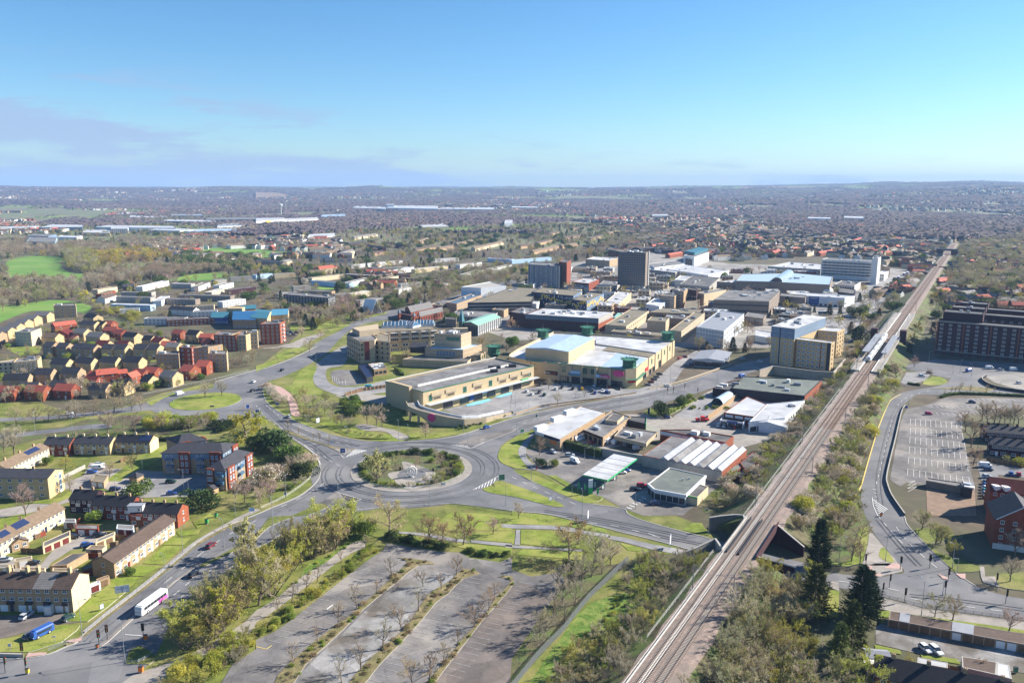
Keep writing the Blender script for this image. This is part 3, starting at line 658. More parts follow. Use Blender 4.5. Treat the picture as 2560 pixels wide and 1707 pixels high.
bays(P('C2 1065,435 940,510 780,625 660,715 540,812 340,985 190,1110 100,1180'),d1,m='paint_worn')
bays(P('C2 1090,560 980,705 830,835 620,1005 410,1190 200,1380 100,1480'),d1,m='paint_worn')
bays(P('C2 1950,610 1780,745 1640,915 1500,1010 1370,1165 1250,1285 1150,1415 1010,1550'),P('C2 1560,940 1690,965'),w=.13,z=.19,m='paint_worn')
bays(P('C2 2110,720 1900,945 1790,1135 1600,1330 1450,1500'),P('C2 1560,940 1690,965'),m='paint_worn')
bays(P('C2 2334,745 2190,880 2060,1060 1960,1180 1830,1350 1700,1500'),P('C2 1960,1180 2090,1210'),w=.12,m='paint_worn')
bays(P('C3 60,650 0,730 C2 2250,880'),P('C3 30,680 150,700'),m='paint_worn')
solid(P('C2 0,1240 95,1262 145,1228'),.25,m='paint_yellow');solid(P('C2 645,900 700,858'),.3)
for a_,b_,n_ in(((1300,685),(1760,715),10),((1300,765),(1770,810),10),((1295,848),(1790,900),10),((1290,938),(1800,990),10),((1283,1035),(1815,1100),10),((1275,1140),(1830,1220),10)):
 pa,pb=G('B4',*a_),G('B4',*b_);dn=G('B4',a_[0]-4,a_[1]+60);u=unit(pa,dn);L=dist(pa,dn)
 segs=[(pa,pb)]+[((q[0]-u[0]*L*.0,q[1]-u[1]*L*.0),(q[0]+u[0]*L,q[1]+u[1]*L))for q in[lerp(pa,pb,i/n_)for i in range(n_+1)]]
 lines(None,segs,.14,z=.20,m='paint')
for y0 in(500,560,625):
 bays(P('B4 %d,%d 2334,%d'%(1480 if y0>500 else 1860,y0,y0+10)),P('B4 1600,560 1650,600'),2.8,4.6,w=.12,z=.2)
lines(None,list(zip(P('B4 1275,1265 1340,1245 1270,1290 1350,1275 1270,1320 1360,1300'),P('B4 1340,1245 1275,1290 1350,1275 1270,1320 1360,1300 1275,1350'))),.14,z=.2)
for s_ in('B3 60,430 220,470','B3 150,520 560,440','B3 330,500 760,440','B3 10,600 330,520'):
 pass
bays(P('B3 20,560 200,520 420,480 700,450'),P('B3 100,500 60,540'),2.6,5,m='paint_worn',z=.22);bays(P('B3 40,480 260,440 560,400 860,420'),P('B3 100,460 60,500'),2.6,5,m='paint_worn',z=.22)
sheet('painted_bays',P('B2 1910,560 1970,535 2120,500 2150,515 2060,545 1930,570'),'paint_blue',z=.23);sheet('painted_bays',P('B2 2170,485 2334,435 2334,460 2230,490'),'paint_blue',z=.23)
bays(P('B2 700,345 760,365 830,375'),P('B2 700,345 690,260'),2.6,14,m='paint',z=.2);bays(P('B2 850,240 900,290 960,330'),P('B2 850,240 800,250'),2.6,5,z=.2)
z9=.20
for s_,on,off in(('C1 2334,90 2100,210 1900,340 1650,540 1400,740',4,5),('C1 2334,330 2200,400 2030,470 1900,560',4,4),('C1 2150,430 1960,500',4,4),('C1 1680,770 1560,850 1380,960',3,5),('C1 1740,640 1560,790',3,3),
 ('B2 620,1270 430,1390 200,1500',3,5),('B2 340,690 520,780 700,850 900,905',2,5),('B2 90,560 220,660 360,740 560,830 720,890 880,940',3,4),('B2 0,560 100,680 250,790',3,5),
 ('B2 500,950 700,1080 780,1120',3,4),('B3 0,760 400,640 800,570 1300,480 1780,360',3,5),('B3 100,700 500,615 1000,545 1500,430',3,5),('C3 700,110 1000,150 1500,290',3,5),('C3 1240,205 1320,235',3,2),('B3 0,1215 300,1350 600,1470',3,4),
 ('C4 1000,40 1130,200 1260,330 1400,470',3,4),('C4 1170,150 1280,290 1430,430 1540,520',3,4),('C4 640,640 1000,690 1240,740',3,4),('C4 1300,800 1700,860 2334,940',3,4),('B4 1130,700 1080,900 1020,1150 980,1300',3,6),('B4 1180,560 1280,480 1500,420',3,6),('B1 1700,440 1500,510 1300,560',2,5)):
 dashes(smooth(P(s_)),on,off,.16,z=z9,name='lane_markings')
solid(smooth(P('B4 800,1380 850,1290 905,1100 955,930 1005,770 1090,560 1130,505 1210,460')),.5,z=z9,m='paint_yellow',name='edge_line')
for s_ in('B2 740,1350 960,1418 830,1455','B2 900,958 1010,972 800,1040 760,1000','B2 1770,920 1960,955 2080,900','B2 1980,1330 2210,1205','B2 440,925 550,1010 590,1100','C1 1140,1130 1290,1140','B4 950,1400 960,1480 1000,1567'):
 solid(P(s_),.2,z=z9+.001,name='edge_line')
def hatch(a,b,c,n,w=.35):
 return lines(None,[(lerp(a,b,(k+1)/(n+1)),lerp(a,c,(k+1)/(n+1)))for k in range(n)],w,z=z9,name='hatching')
hatch(*P('B2 960,1418 745,1355 830,1450'),6);hatch(*P('B2 1010,972 890,965 800,1035'),7);hatch(*P('B2 1960,955 1770,918 1900,905'),6);hatch(*P('B2 1980,1330 2210,1210 2180,1290'),7);hatch(*P('B4 1020,1567 950,1400 1100,1500'),6)
hatch(*P('B4 1000,1500 945,1290 990,1300'),5,.25)
lines(None,[(G('B3',1045+27*k,1490-18*k),G('B3',1090+27*k,1505-18*k))for k in range(6)],.5,z=.2,name='zebra_crossing')
sheet('centre_kerb',offset_:=None or P('C1 1830,487 1600,645 1330,880 980,1200 890,1260 870,1250 960,1180 1310,870 1580,640 1820,480'),'asphalt_old',z=.24,thick=.13)
mat('asphalt_worn',(.139,.139,.148),.2,.2,.88,patch=.14)
def kerb(s_):
 b=MB();b.wall(smooth(P(s_)),.3,0,.2);tag(b.build('kerb','kerb'),kind='structure')
for s_ in('B2 590,1150 575,1220 520,1290 420,1370 300,1430 150,1490 0,1555 C1 1960,185 1760,320 1550,500 1300,700 1000,930 780,1110 700,1200 600,1240 430,1310 230,1345 0,1350','C1 1550,1000 1650,860 1800,720 1990,600 2150,480 2334,345 C2 120,285 260,200 470,130 640,90 B2 830,1530 1150,1490','B2 1150,893 1000,885 850,862 700,830 500,760 330,690 180,600 90,520 60,420','B2 160,710 220,760 300,840 440,935 530,1005 570,1070 590,1150','B2 1150,893 1500,885 1850,830 2334,680 B3 400,585 800,520 1200,440 1540,360 1830,260','B3 60,1190 300,1310 600,1440 730,1460 1010,1500 C3 1060,30 1200,90 1560,190 1800,250','C3 1720,385 1550,335 1250,255 1000,195 850,155 560,85 320,30 B3 0,1520 B2 2000,1475 1800,1455 1600,1462 1390,1475 1150,1490','B4 1085,1250 1130,1400 1240,1567 C4 1280,140 1480,350 1640,500 1760,600 1900,690','B1 1960,345 2334,235 B2 100,215 330,130 560,20'):kerb(s_)
def wear(path,d=1.6):
 for o_ in(-d/2,d/2):b=MB();b.strip(offline(path,o_),.55,.185);tag(b.build('wheel_track','asphalt_worn'),kind='structure')
for r_ in(31,37):wear(disc(RB,r_,90)+[disc(RB,r_,90)[0]])
for s_ in('C1 2334,60 2080,190 1860,330 1600,540 1350,745 1050,980 800,1190','C1 2334,170 2000,360 1800,490 1500,720 1150,1010 900,1230','C1 2250,460 2060,570 1850,710 1640,890 1450,1130','B2 560,1300 430,1400 200,1520','B2 300,740 520,830 700,880 950,930','B2 60,560 200,690 380,850 520,930 680,1060','B3 0,715 400,615 800,545 1300,455 1700,340','B3 60,775 400,680 800,600 1200,530','C3 500,60 900,130 1400,240 1800,320','C3 300,0 700,60 1100,130 1600,240','B4 1040,1500 1010,1250 1050,1000 1110,760 1180,590 1300,490','C4 1010,80 1200,310 1380,500','C4 1300,770 1700,810 2334,900'):wear(smooth(P(s_)))
# ================================================================== railway
RP=(32.1,166.8);RD=unit((32.1,166.8),(201.8,452.5));RN=(RD[1],-RD[0]);RZ=6.5
def R(s,o):return(RP[0]+RD[0]*s+RN[0]*o,RP[1]+RD[1]*s+RN[1]*o)
def rs(p):d=(p[0]-RP[0],p[1]-RP[1]);return d[0]*RD[0]+d[1]*RD[1],d[0]*RN[0]+d[1]*RN[1]
GAP=(rs(G('C3',1960,345,RZ))[0]-1.0,rs(G('C3',2120,90,RZ))[0]+1.5)
def embank(s0,s1):
 b=MB();prof=[(-19,0,2),(-11,4.0,2),(-6.2,RZ-.25,2),(-5.2,RZ-.1,0),(-3.6,RZ+.0,0),(3.6,RZ+.0,0),(5.6,RZ-.15,0),(7.2,RZ-.5,2),(12,3.4,2),(19,0,2)]
 ss=np.arange(s0,s1,8).tolist()+[s1];n=len(prof)
 for s_ in ss:
  for k,(o_,z,_)in enumerate(prof):
   j=0 if k in(0,n-1,3,4,5,6)else math.sin(s_*.31+k)*.5
   b.v.append((*R(s_,o_+j),z))
 for i in range(len(ss)-1):
  for k in range(n-1):b.f.append((i*n+k,i*n+k+1,(i+1)*n+k+1,(i+1)*n+k));b.m.append(1 if prof[k+1][2]and prof[k][2]else 0)
 for i in(0,len(ss)-1):b.f.append(tuple(range(i*n,i*n+n))if i else tuple(range(n-1,-1,-1)));b.m.append(1)
 tag(b.build('railway_embankment',['ballast','scrub_soil']),kind='structure')
embank(-70,GAP[0]);embank(GAP[1],1700)
trk=thing('railway_track','double railway track with rusty rails on pinkish ballast crossing the picture','railway track',R(0,0))
GA=.8
for tc_ in(-1.88,1.85):
 b=MB()
 for s0 in np.arange(-60,1660,40):
  b.prism([R(s0,tc_-GA-.6),R(s0+40,tc_-GA-.6),R(s0+40,tc_+GA+.6),R(s0,tc_+GA+.6)],RZ-.1,RZ+.06)
 b.build('track_bed','ballast_rust',trk)
 for sgn in(-1,1):
  b=MB();b.prism([R(-60,tc_+sgn*GA-.06),R(1680,tc_+sgn*GA-.06),R(1680,tc_+sgn*GA+.06),R(-60,tc_+sgn*GA+.06)],RZ+.08,RZ+.3);b.build('rail','rail',trk)
 b=MB()
 for s_ in np.arange(-58,230,.68):b.prism([R(s_,tc_-1.3),R(s_+.26,tc_-1.3),R(s_+.26,tc_+1.3),R(s_,tc_+1.3)],RZ,RZ+.12)
 tag(b.build('sleepers','sleeper',trk),kind='stuff')
b=MB();b.prism([R(-60,-4.9),R(GAP[0],-4.9),R(GAP[0],-4.5),R(-60,-4.5)],RZ-.3,RZ+.15);b.build('cable_trough','concrete',trk)
br=thing('railway_bridge','low railway bridge with girders and rust red parapet over the road','bridge',R((GAP[0]+GAP[1])/2,0))
b=MB();b.prism([R(GAP[0]-1,-5.4),R(GAP[1]+1,-5.4),R(GAP[1]+1,5.6),R(GAP[0]-1,5.6)],RZ-1.1,RZ-.02,0,0,True);b.build('deck','ballast',br)
for o_,m_,h_,nm in((-5.3,'concrete',.9,'parapet'),(5.5,'brick_plum',1.0,'parapet'),(0,'charcoal',.7,'girder'),(-3.8,'charcoal',.7,'girder')):
 b=MB();b.prism([R(GAP[0]-1.5,o_-.2),R(GAP[1]+1.5,o_-.2),R(GAP[1]+1.5,o_+.2),R(GAP[0]-1.5,o_+.2)],RZ-(1.4 if nm=='parapet' else .3),RZ+h_);b.build(nm,m_,br)
for s_,sg in((GAP[0],1),(GAP[1],-1)):
 b=MB();b.prism([R(s_-.5+sg*.1,-6.5),R(s_+.5+sg*.1,-6.5),R(s_+.5+sg*.1,6.8),R(s_-.5+sg*.1,6.8)],0,RZ-.9);b.build('abutment','brick_dark',br)
def wingwall(pts,z0,z1,wallm,nm='wing_wall'):
 b=MB();c=MB();n=len(pts)
 for k in range(n-1):
  za,zb=z0+(z1-z0)*k/(n-1),z0+(z1-z0)*(k+1)/(n-1)
  u=unit(pts[k],pts[k+1]);q=(-u[1]*.25,u[0]*.25)
  for bb,lo,ex in((b,None,0),(c,.25,.12)):
   e=(q[0]*(1+ex*3),q[1]*(1+ex*3))
   A=[(pts[k][0]-e[0],pts[k][1]-e[1]),(pts[k+1][0]-e[0],pts[k+1][1]-e[1]),(pts[k+1][0]+e[0],pts[k+1][1]+e[1]),(pts[k][0]+e[0],pts[k][1]+e[1])]
   zt=[za,zb,zb,za];zl=[0,0,0,0]if lo is None else[t for t in zt]
   zh=zt if lo is None else[t+lo for t in zt]
   lo_v=[(x,y,z)for(x,y),z in zip(A,zl)];hi_v=[(x,y,z)for(x,y),z in zip(A,zh)]
   for i in range(4):j=(i+1)%4;bb.face([lo_v[i],lo_v[j],hi_v[j],hi_v[i]])
   bb.face(hi_v)
 b.build(nm,wallm,br);c.build('coping','concrete',br)
wingwall([R(GAP[1],5.6),G('C4',330,330,3.4)],RZ+.3,3.4,'brick_dark');wingwall([R(GAP[0],5.6),G('C4',240,515,1.5)],RZ+.1,1.5,'brick_dark')
wingwall([R(GAP[0],-5.3)]+P('C3 1850,320 1650,372 1500,385',2),RZ-.2,1.2,'concrete');wingwall([R(GAP[1],-5.3)]+P('C3 2110,60 2040,45 1900,50 1800,58',5.2),RZ-.2,5.0,'concrete_brown')
ob=thing('overbridge','dark road bridge crossing over the railway in the distance','bridge',R(1000,0));s_=rs(G('A4',1650,715,RZ))[0]
b=MB();b.prism([R(s_,-16),R(s_+9,-16),R(s_+9,16),R(s_,16)],RZ+6,RZ+9,0,0,True);b.build('deck','charcoal',ob)
for o_ in(-11,11):b=MB();b.prism([R(s_,o_-5),R(s_+9,o_-5),R(s_+9,o_+5),R(s_,o_+5)],0,RZ+6);b.build('abutment','brick_dark',ob)
st=thing('railway_station','small railway station with two platforms and grey canopies beside the brick towers','station',R(420,0))
S0,S1=rs(G('D3',1500,1000,RZ))[0],rs(G('D3',2120,240,RZ))[0]
for o0,o1 in((-8.4,-3.4),(3.4,8.0)):
 b=MB();b.prism([R(S0,o0),R(S1,o0),R(S1,o1),R(S0,o1)],3,RZ+1.0);b.build('platform','paving',st)
 b=MB();e=o1 if o0<0 else o0;sg=-1 if o0<0 else 1
 b.prism([R(S0,e),R(S1,e),R(S1,e+sg*.5),R(S0,e+sg*.5)],RZ+1.0,RZ+1.02);b.build('platform_edge','paint',st)
 s2=S0+45;b=MB();b.prism([R(s2,o0+.4),R(s2+75,o0+.4),R(s2+75,o1-.3),R(s2,o1-.3)],RZ+4.2,RZ+4.7,0,0,True);b.build('canopy','sheet_grey',st)
 for k in range(9):b=MB();b.tube((*R(s2+3+k*8.5,(o0+o1)/2),RZ+1),(*R(s2+3+k*8.5,(o0+o1)/2),RZ+4.2),.12);b.build('canopy_post','metal_grey',st)
 b=MB();q=o0-.2 if o0<0 else o1+.2
 for s_ in np.arange(S0,S1,3):b.tube((*R(s_,q),RZ+1),(*R(s_,q),RZ+2.3),.05,n=4)
 for z_ in(1.6,2.3):b.prism([R(S0,q-.04),R(S1,q-.04),R(S1,q+.04),R(S0,q+.04)],RZ+z_-.06,RZ+z_,0,0,True)
 b.build('railing','metal_pale',st)
 b=MB();b.prism([R(s2+84,o0-4 if sg<0 else o1-.5),R(s2+90,o0-4 if sg<0 else o1-.5),R(s2+90,o0+.5 if sg<0 else o1+4),R(s2+84,o0+.5 if sg<0 else o1+4)],0,RZ+7);b.build('lift_tower','brick_dark',st)
def train():
 L0=rs(G('D3',1670,890,RZ))[0]+1;root=thing('train','white commuter train standing at the station platform','train',(*R(L0,-1.88),RZ+.3),math.atan2(RD[1],RD[0]))
 prof=[(-1.38,.9),(-1.4,2.2),(-1.3,3.0),(-.9,3.55),(0,3.7),(.9,3.55),(1.3,3.0),(1.4,2.2),(1.38,.9)]
 x=0
 for k in range(5):
  L=19.2;b=MB();n=len(prof)
  stn=[(0,.55),(.5,.85),(1.4,1)]if k==0 else[(0,1)];stn=stn+[(L,1)]
  for sx,sc in stn:
   for y,z in prof:b.v.append((x+sx,y*(.85+.15*sc),.9+(z-.9)*(sc if k==0 else 1)))
  for i in range(len(stn)-1):
   for j in range(n-1):b.f.append((i*n+j,i*n+j+1,(i+1)*n+j+1,(i+1)*n+j)[::-1]);b.m.append(0)
  b.f.append(tuple(range(n)));b.m.append(0);b.f.append(tuple(range((len(stn)-1)*n+n-1,(len(stn)-1)*n-1,-1)));b.m.append(0)
  car=part(root,'carriage',b,'panel_white')
  for y in(-1.42,1.42):
   b=MB();b.box((x+L/2+.5,y,2.35),(L-3,.06,.85));part(car,'window_band',b,'glass')
  b=MB();b.box((x+L/2,0,.6),(L-2,2.2,.7));part(car,'bogie',b,'black')
  if k==0:
   b=MB();b.face([(x-.03,-.75,1.9),(x-.03,.75,1.9),(x+.25,.7,2.75),(x+.25,-.7,2.75)][::-1]);part(car,'windscreen',b,'glass')
   b=MB();b.box((x+.05,0,1.35),(.12,1.9,.7));part(car,'nose_panel',b,'yellow_panel')
  b=MB();b.box((x+L/2,0,3.75),(5,1.2,.25));part(car,'roof_unit',b,'sheet_grey')
  x+=L+.7
train()
def mast(s_,side,label):
 o_=-5.6*1.0 if side<0 else 6.2;root=thing('catenary_mast',label,'railway mast',(*R(s_,o_),RZ-.4),0,'masts of the overhead line')
 b=MB();p=R(s_,o_);b.tube((*p,RZ-.4),(*p,RZ+7.6),.17,.13,8);b.build('pole','metal_grey',root)
 q=R(s_,-1.2 if side<0 else 1.2);b=MB();b.tube((*p,RZ+6.6),(*q,RZ+6.2),.06,n=5);b.tube((*p,RZ+7.4),(*q,RZ+6.3),.05,n=5);b.build('cantilever','metal_grey',root)
 b=MB();b.box((*p,RZ-.35),(.9,.9,.5));b.build('footing','concrete',root)
ms=[(rs(G('C3',1667,712,RZ))[0],-1),(rs(G('C3',1983,800,RZ))[0],1)]+[(120+42*k,(-1,1)[k%2])for k in range(14)]
for k,(s_,sd)in enumerate(ms):
 if GAP[0]-2<s_<GAP[1]+2:continue
 mast(s_,sd,'grey overhead line mast on the embankment, %s side of the tracks%s'%('left' if sd<0 else 'right',', nearest the camera' if k<2 else ''))
wr=thing('overhead_wires','thin overhead wires strung above the railway tracks','wires',R(0,0))
for o_ in(-1.5,1.5):
 for z_ in(5.9,7.0):b=MB();b.tube((*R(-60,o_),RZ+z_),(*R(700,o_),RZ+z_),.03,n=4);b.build('wire','metal_grey',wr)
# ================================================================== town centre buildings
def plant(root,poly,z,n,seed=0,m=('metal_pale','metal_grey','render_white'),smin=1.5,smax=4.5):
 r=random.Random(seed);c=cen(poly);u=unit(poly[0],poly[1]);an=math.atan2(u[1],u[0]);k=0
 while k<n:
  i=r.randrange(len(poly));q=lerp(c,lerp(poly[i],poly[i-1],r.random()),r.uniform(.1,.75))
  roofbox(root,q,r.uniform(smin,smax),r.uniform(smin,smax*.7),z,r.uniform(.7,2.0),an,r.choice(m));k+=1
def edge(poly,i):return poly[i],poly[(i+1)%len(poly)]
def wgrid(root,poly,c,i,rows,n,w,h,style,z0,z1,t0=.02,t1=.98,name='window'):
 a,b=edge(poly,i);fh=(z1-z0)/rows
 wins(root,a,b,c,[z0+fh*(k+.5)-h/2 for k in range(rows)],n,w,h,style,t0,t1,name)
def flat(label,cat,s,z,wall,roof,grids=(),plants=0,par=.5,name='retail_block',group=None,z0=0.0):
 root,poly,c=bldg(name,label,cat,P(s,z),z,wall,roof,par,z0,group)
 for g in grids:wgrid(root,poly,c,*g)
 if plants:plant(root,poly,z-par,plants,len(label))
 return root,poly,c
def text(s,p,n,z,size,m,parent,ext=.03,name='lettering'):
 cu=bpy.data.curves.new('lettering','FONT');cu.body=s;cu.size=size;cu.extrude=ext;cu.align_x='CENTER'
 o=bpy.data.objects.new('tmp',cu);COL.objects.link(o);me=bpy.data.meshes.new_from_object(o.evaluated_get(bpy.context.evaluated_depsgraph_get()));bpy.data.objects.remove(o)
 me.materials.clear();me.materials.append(MATS[m]);o=bpy.data.objects.new(name,me);COL.objects.link(o);L=parent.location if parent else(0,0,0);o.parent=parent
 o.location=(p[0]+n[0]*.15-L[0],p[1]+n[1]*.15-L[1],z-L[2]);o.rotation_euler=(math.pi/2,0,math.atan2(n[1],n[0])+math.pi/2);return o
# ---- long beige block with rooftop parking and curved ramp
W=12.5
root,poly,c=bldg('shopping_arcade','long beige shopping arcade with rooftop parking and curved ramp beside the roundabout','shopping centre',P('D1 550,1130 1050,1270 B3 200,195',W),W,'beige','flat_grey',1.0)
a,b_=poly[1],poly[2]
for z0_,z1_,m_,t0_,t1_ in((W-.35,W+.1,'green_trim',0,1),):panel(root,'coping',m_,a,b_,c,t0_,t1_,z0_,z1_,2.5)
panel(root,'coping','green_trim',poly[0],poly[1],c,0,1,W-.35,W+.12,2)
for t in(.11,.225,.46,.69,.80,.92):panel(root,'recess','beige_plain',a,b_,c,t-.045,t+.045,8.6,10.6,4);put(root,'window',piece('slot'),lerp(a,b_,t),outn(a,b_,c),6.6,6.2,1.4)
for t in(.06,.345,.575,.955):put(root,'window',piece('green'),lerp(a,b_,t),outn(a,b_,c),6.6,2.6,3.2)
panel(root,'canopy','metal_pale',a,b_,c,.02,1.02,4.9,5.3,32)
for t in(.2,.34,.46,.58,.71,.83):put(root,'shop_window',piece('shop'),lerp(a,b_,t),outn(a,b_,c),.3,7.0,3.9)
nn=outn(a,b_,c)
put(root,'sign',slabpiece('panel_white'),lerp(a,b_,.285),nn,3.3,9,2.2,3);put(root,'sign',slabpiece('blue_sign'),lerp(a,b_,.40),nn,1.0,3.2,3.2,3);put(root,'sign',slabpiece('bp_green'),lerp(a,b_,.90),nn,3.4,6,2.4,9);put(root,'sign',slabpiece('sky_panel'),lerp(a,b_,.52),nn,3.0,4,1.2,3)
for t0,t1 in((.16,.5),):panel(root,'dark_doorway','black',poly[0],poly[1],c,.42,.52,.2,8,.6)
panel(root,'stair_tower','beige',poly[0],poly[1],c,.22,.72,0,W+1.4,20)
bb=MB();q0,q1=lerp(poly[0],poly[1],.6),lerp(poly[3],poly[2],.6);bb.wall([lerp(q0,q1,.08),lerp(q0,q1,.9)],.5,W-.98,W+.2);bb.build('central_barrier','render_white',root)
bb=MB();bb.wall([lerp(poly[0],poly[3],.0),poly[3]],.6,W-.9,W+.25);bb.build('parapet','render_white',root)
bb=MB()
for k in range(34):
 t=.06+k*.026
 for f0,f1 in((.08,.30),(.34,.56),(.64,.9)):
  p0,p1=lerp(lerp(poly[0],poly[3],t),lerp(poly[1],poly[2],t),f0),lerp(lerp(poly[0],poly[3],t),lerp(poly[1],poly[2],t),f1)
  u=unit(p0,p1);e=(-u[1]*.07,u[0]*.07);bb.face([(p0[0]-e[0],p0[1]-e[1],W-.97),(p1[0]-e[0],p1[1]-e[1],W-.97),(p1[0]+e[0],p1[1]+e[1],W-.97),(p0[0]+e[0],p0[1]+e[1],W-.97)])
bb.build('bay_markings','paint_worn',root)
for t,f,sx in((.78,.55,7),(.7,.75,4),(.9,.7,4)):
 p0=lerp(lerp(poly[0],poly[3],t),lerp(poly[1],poly[2],t),f);roofbox(root,p0,sx,3.5,W-1,1.6,.25,'charcoal','stair_hood')
rp=[(1365,520,8.2),(1390,565,7.8),(1470,598,7.2),(1600,632,6.2),(1750,665,5.0),(1900,686,4.0),(2100,672,2.7),(2334,620,1.3)]
outer=[(*G('B2',x,y,z),z)for x,y,z in rp]
path=[(x,y)for x,y,z in outer];inner=offline(path,6.5 if offline(path,6.5)[3][1]>path[3][1]else-6.5)
def ribbon(bb,pa,pb,za,zb):
 for k in range(len(pa)-1):bb.face([(*pa[k],za[k]),(*pa[k+1],za[k+1]),(*pb[k+1],zb[k+1]),(*pb[k],zb[k])])
zt=[z for _,_,z in outer];zd=[z-1.1 for z in zt]
def wallrib(bb,pa,z0,z1,th):
 pi=offline(pa,th)
 ribbon(bb,pa,pa,z0,z1);ribbon(bb,pi,pi,z1,z0);ribbon(bb,pa,pi,z1,z1)
bb=MB();wallrib(bb,path,[z-2.4 if k<3 else-.2 for k,z in enumerate(zt)],zt,.35);bb.build('ramp_wall','beige_plain',root)
bb=MB();wallrib(bb,inner,[z-2.0 for z in zd],zt,-.35);bb.build('ramp_wall','panel_white',root)
bb=MB();ribbon(bb,path,inner,zd,zd);bb.build('ramp_deck','concrete_worn',root)
for k in(0,1,2):
 bb=MB();p0=lerp(path[k],inner[k],.15);bb.box((*p0,zt[k]/2-1.2),(1.2,1.2,zt[k]-2.3));bb.build('ramp_column','beige_plain',root)
bb=MB();p0=path[3];n0=outn(path[2],path[4],inner[3]);bb.tube((p0[0]+n0[0]*.1,p0[1]+n0[1]*.1,4.0),(p0[0]+n0[0]*.4,p0[1]+n0[1]*.4,4.0),2.2,2.2,24);bb.build('round_sign','magenta',root)
# ---- main shopping centre block
H1=11.3
OUT=P('D2 65,800 75,770 180,700 420,585 660,470',H1)+P('D2 1000,490 1560,525 2270,590',H1)+P('D2 1850,880 1760,960 1620,975',H1)+P('D2 1285,935 870,905 690,890 510,875 300,850 120,815',H1)
c=cen(OUT);sc=thing('shopping_centre','large beige shopping centre with pale metal roofs and green turret lanterns','shopping centre',(*c,0))
OUTC=smooth(OUT,True,1);BPOLY.append(OUTC);block(sc,OUTC,-.3,H1,'beige','flat_white',1.3)
rb=P('D2 285,690 860,742 1205,560',17.5);rb4=para(rb)
bb=MB();bb.shell(ccw(rb4),H1-1.3,17.5);bb.build('upper_hall_wall','beige',sc)
cc=cen(rb4);m0,m1=lerp(rb4[0],rb4[1],.5),lerp(rb4[3],rb4[2],.5);bb=MB()
bb.face([(*rb4[0],17.5),(*m0,18.9),(*m1,18.9),(*rb4[3],17.5)][::-1]);bb.face([(*m0,18.9),(*rb4[1],17.5),(*rb4[2],17.5),(*m1,18.9)][::-1]);bb.face([(*rb4[0],17.5),(*rb4[1],17.5),(*m0,18.9)]);bb.face([(*rb4[2],17.5),(*rb4[3],17.5),(*m1,18.9)]);bb.build('upper_hall_roof','sheet_blue',sc)
for q,m_ in(('D2 860,895 1275,932 1505,745','sheet_white'),('D2 1275,932 1640,965 1910,830 1505,745','sheet_blue'),('D2 1205,625 2040,750 2170,650 1210,560','sheet_white')):
 p4=para(P(q,H1));p4=[lerp(t,cen(p4),.03)for t in p4];bb=MB();bb.prism(p4,H1-1.4,H1-.25);bb.build('roof_sheet',m_,sc)
bb=MB();bb.prism(para(P('D2 1310,700 1960,800 2030,745',H1)),H1-1.4,H1-.9);bb.build('roof_well','flat_moss',sc)
fr=P('D2 300,850 510,875 690,890 870,905 1060,930 1285,935 1620,975',H1);ca=cen(OUT)
fn=outn(fr[0],fr[-1],ca)
L0,L1=fr[0],fr[-1]
for t,m_,w_,z_,h_ in((.27,'black',8,3.6,2.4),(.50,'cyan',8,4.6,1.4),(.51,'sky_panel',6,5.4,2.2),(.80,'magenta',6.5,4.8,2.0),(.74,'sky_panel',3.5,4.9,1.8)):put(sc,'sign',slabpiece(m_),lerp(L0,L1,t),fn,z_,w_,h_,12)
f2_=(fn[0]*9,fn[1]*9);U_=unit(L0,L1);s2_=lerp(L0,L1,.25);text('hobby',(s2_[0]-U_[0]*1.5,s2_[1]-U_[1]*1.5),f2_,4.3,1.7,'frame_white',sc);text('craft',(s2_[0]+U_[0]*2.6,s2_[1]+U_[1]*2.6),f2_,4.3,1.7,'red_sign',sc);text('bargains',lerp(L0,L1,.80),f2_,5.3,1.5,'frame_white',sc)
for t,w_ in((.16,5),(.275,8),(.385,6),(.505,9),(.625,8),(.79,11),(.92,6)):put(sc,'shop_window',piece('shop'),lerp(L0,L1,t),fn,.3,w_,3.2,7)
for t in(.10,.39,.60,.68):put(sc,'window',piece('green'),lerp(L0,L1,t),fn,6.6,2.2,3.0,7)
for t in(.03,.20,.34,.46,.57,.71,.85):panel(sc,'pier','beige_plain',L0,L1,ca,t-.012,t+.012,0,H1+.3,9)
panel(sc,'coping','green_trim',L0,L1,ca,0,1,H1-.3,H1+.12,9)
sd=P('D2 1850,880 2270,590',H1);sn=outn(*sd,ca)
for t in(.15,.35,.55,.75,.92):put(sc,'pilaster',slabpiece('beige_plain'),lerp(*sd,t),sn,0,1.2,H1+.2,4)
for t in(.25,.45,.65,.83):put(sc,'window',piece('green'),lerp(*sd,t),sn,6.5,2.4,3.2)
put(sc,'sign',slabpiece('red_sign'),lerp(*sd,.1),sn,4.2,6,2.2,4);put(sc,'gateway',slabpiece('black'),lerp(*sd,.5),sn,0,6,4.6,.5)
for t in(.05,.2,.32):put(sc,'shop_window',piece('shop'),lerp(*sd,t),sn,.2,7,3.4,3)
cr=P('D2 1620,975 1760,960 1850,880',H1);bb=MB();mid=smooth([fr[-1]]+cr[1:],False,6);o1=offline(mid,-1.8 if offline(mid,-1.8)[6][1]<mid[6][1]else 1.8)
ribbon(bb,mid,o1,[5.0]*len(mid),[5.0]*len(mid));ribbon(bb,o1,mid,[4.6]*len(mid),[4.6]*len(mid));ribbon(bb,o1,o1,[4.6]*len(mid),[5.0]*len(mid));bb.build('corner_canopy','green_trim',sc)
p0=P('D2 1570,1015',8)[0];bb=MB();bb.lathe([(0,-.01),(2.6,0),(2.6,.3),(0,.31)],n=28);rs_o=bb.build('round_sign','magenta');rs_o.parent=sc
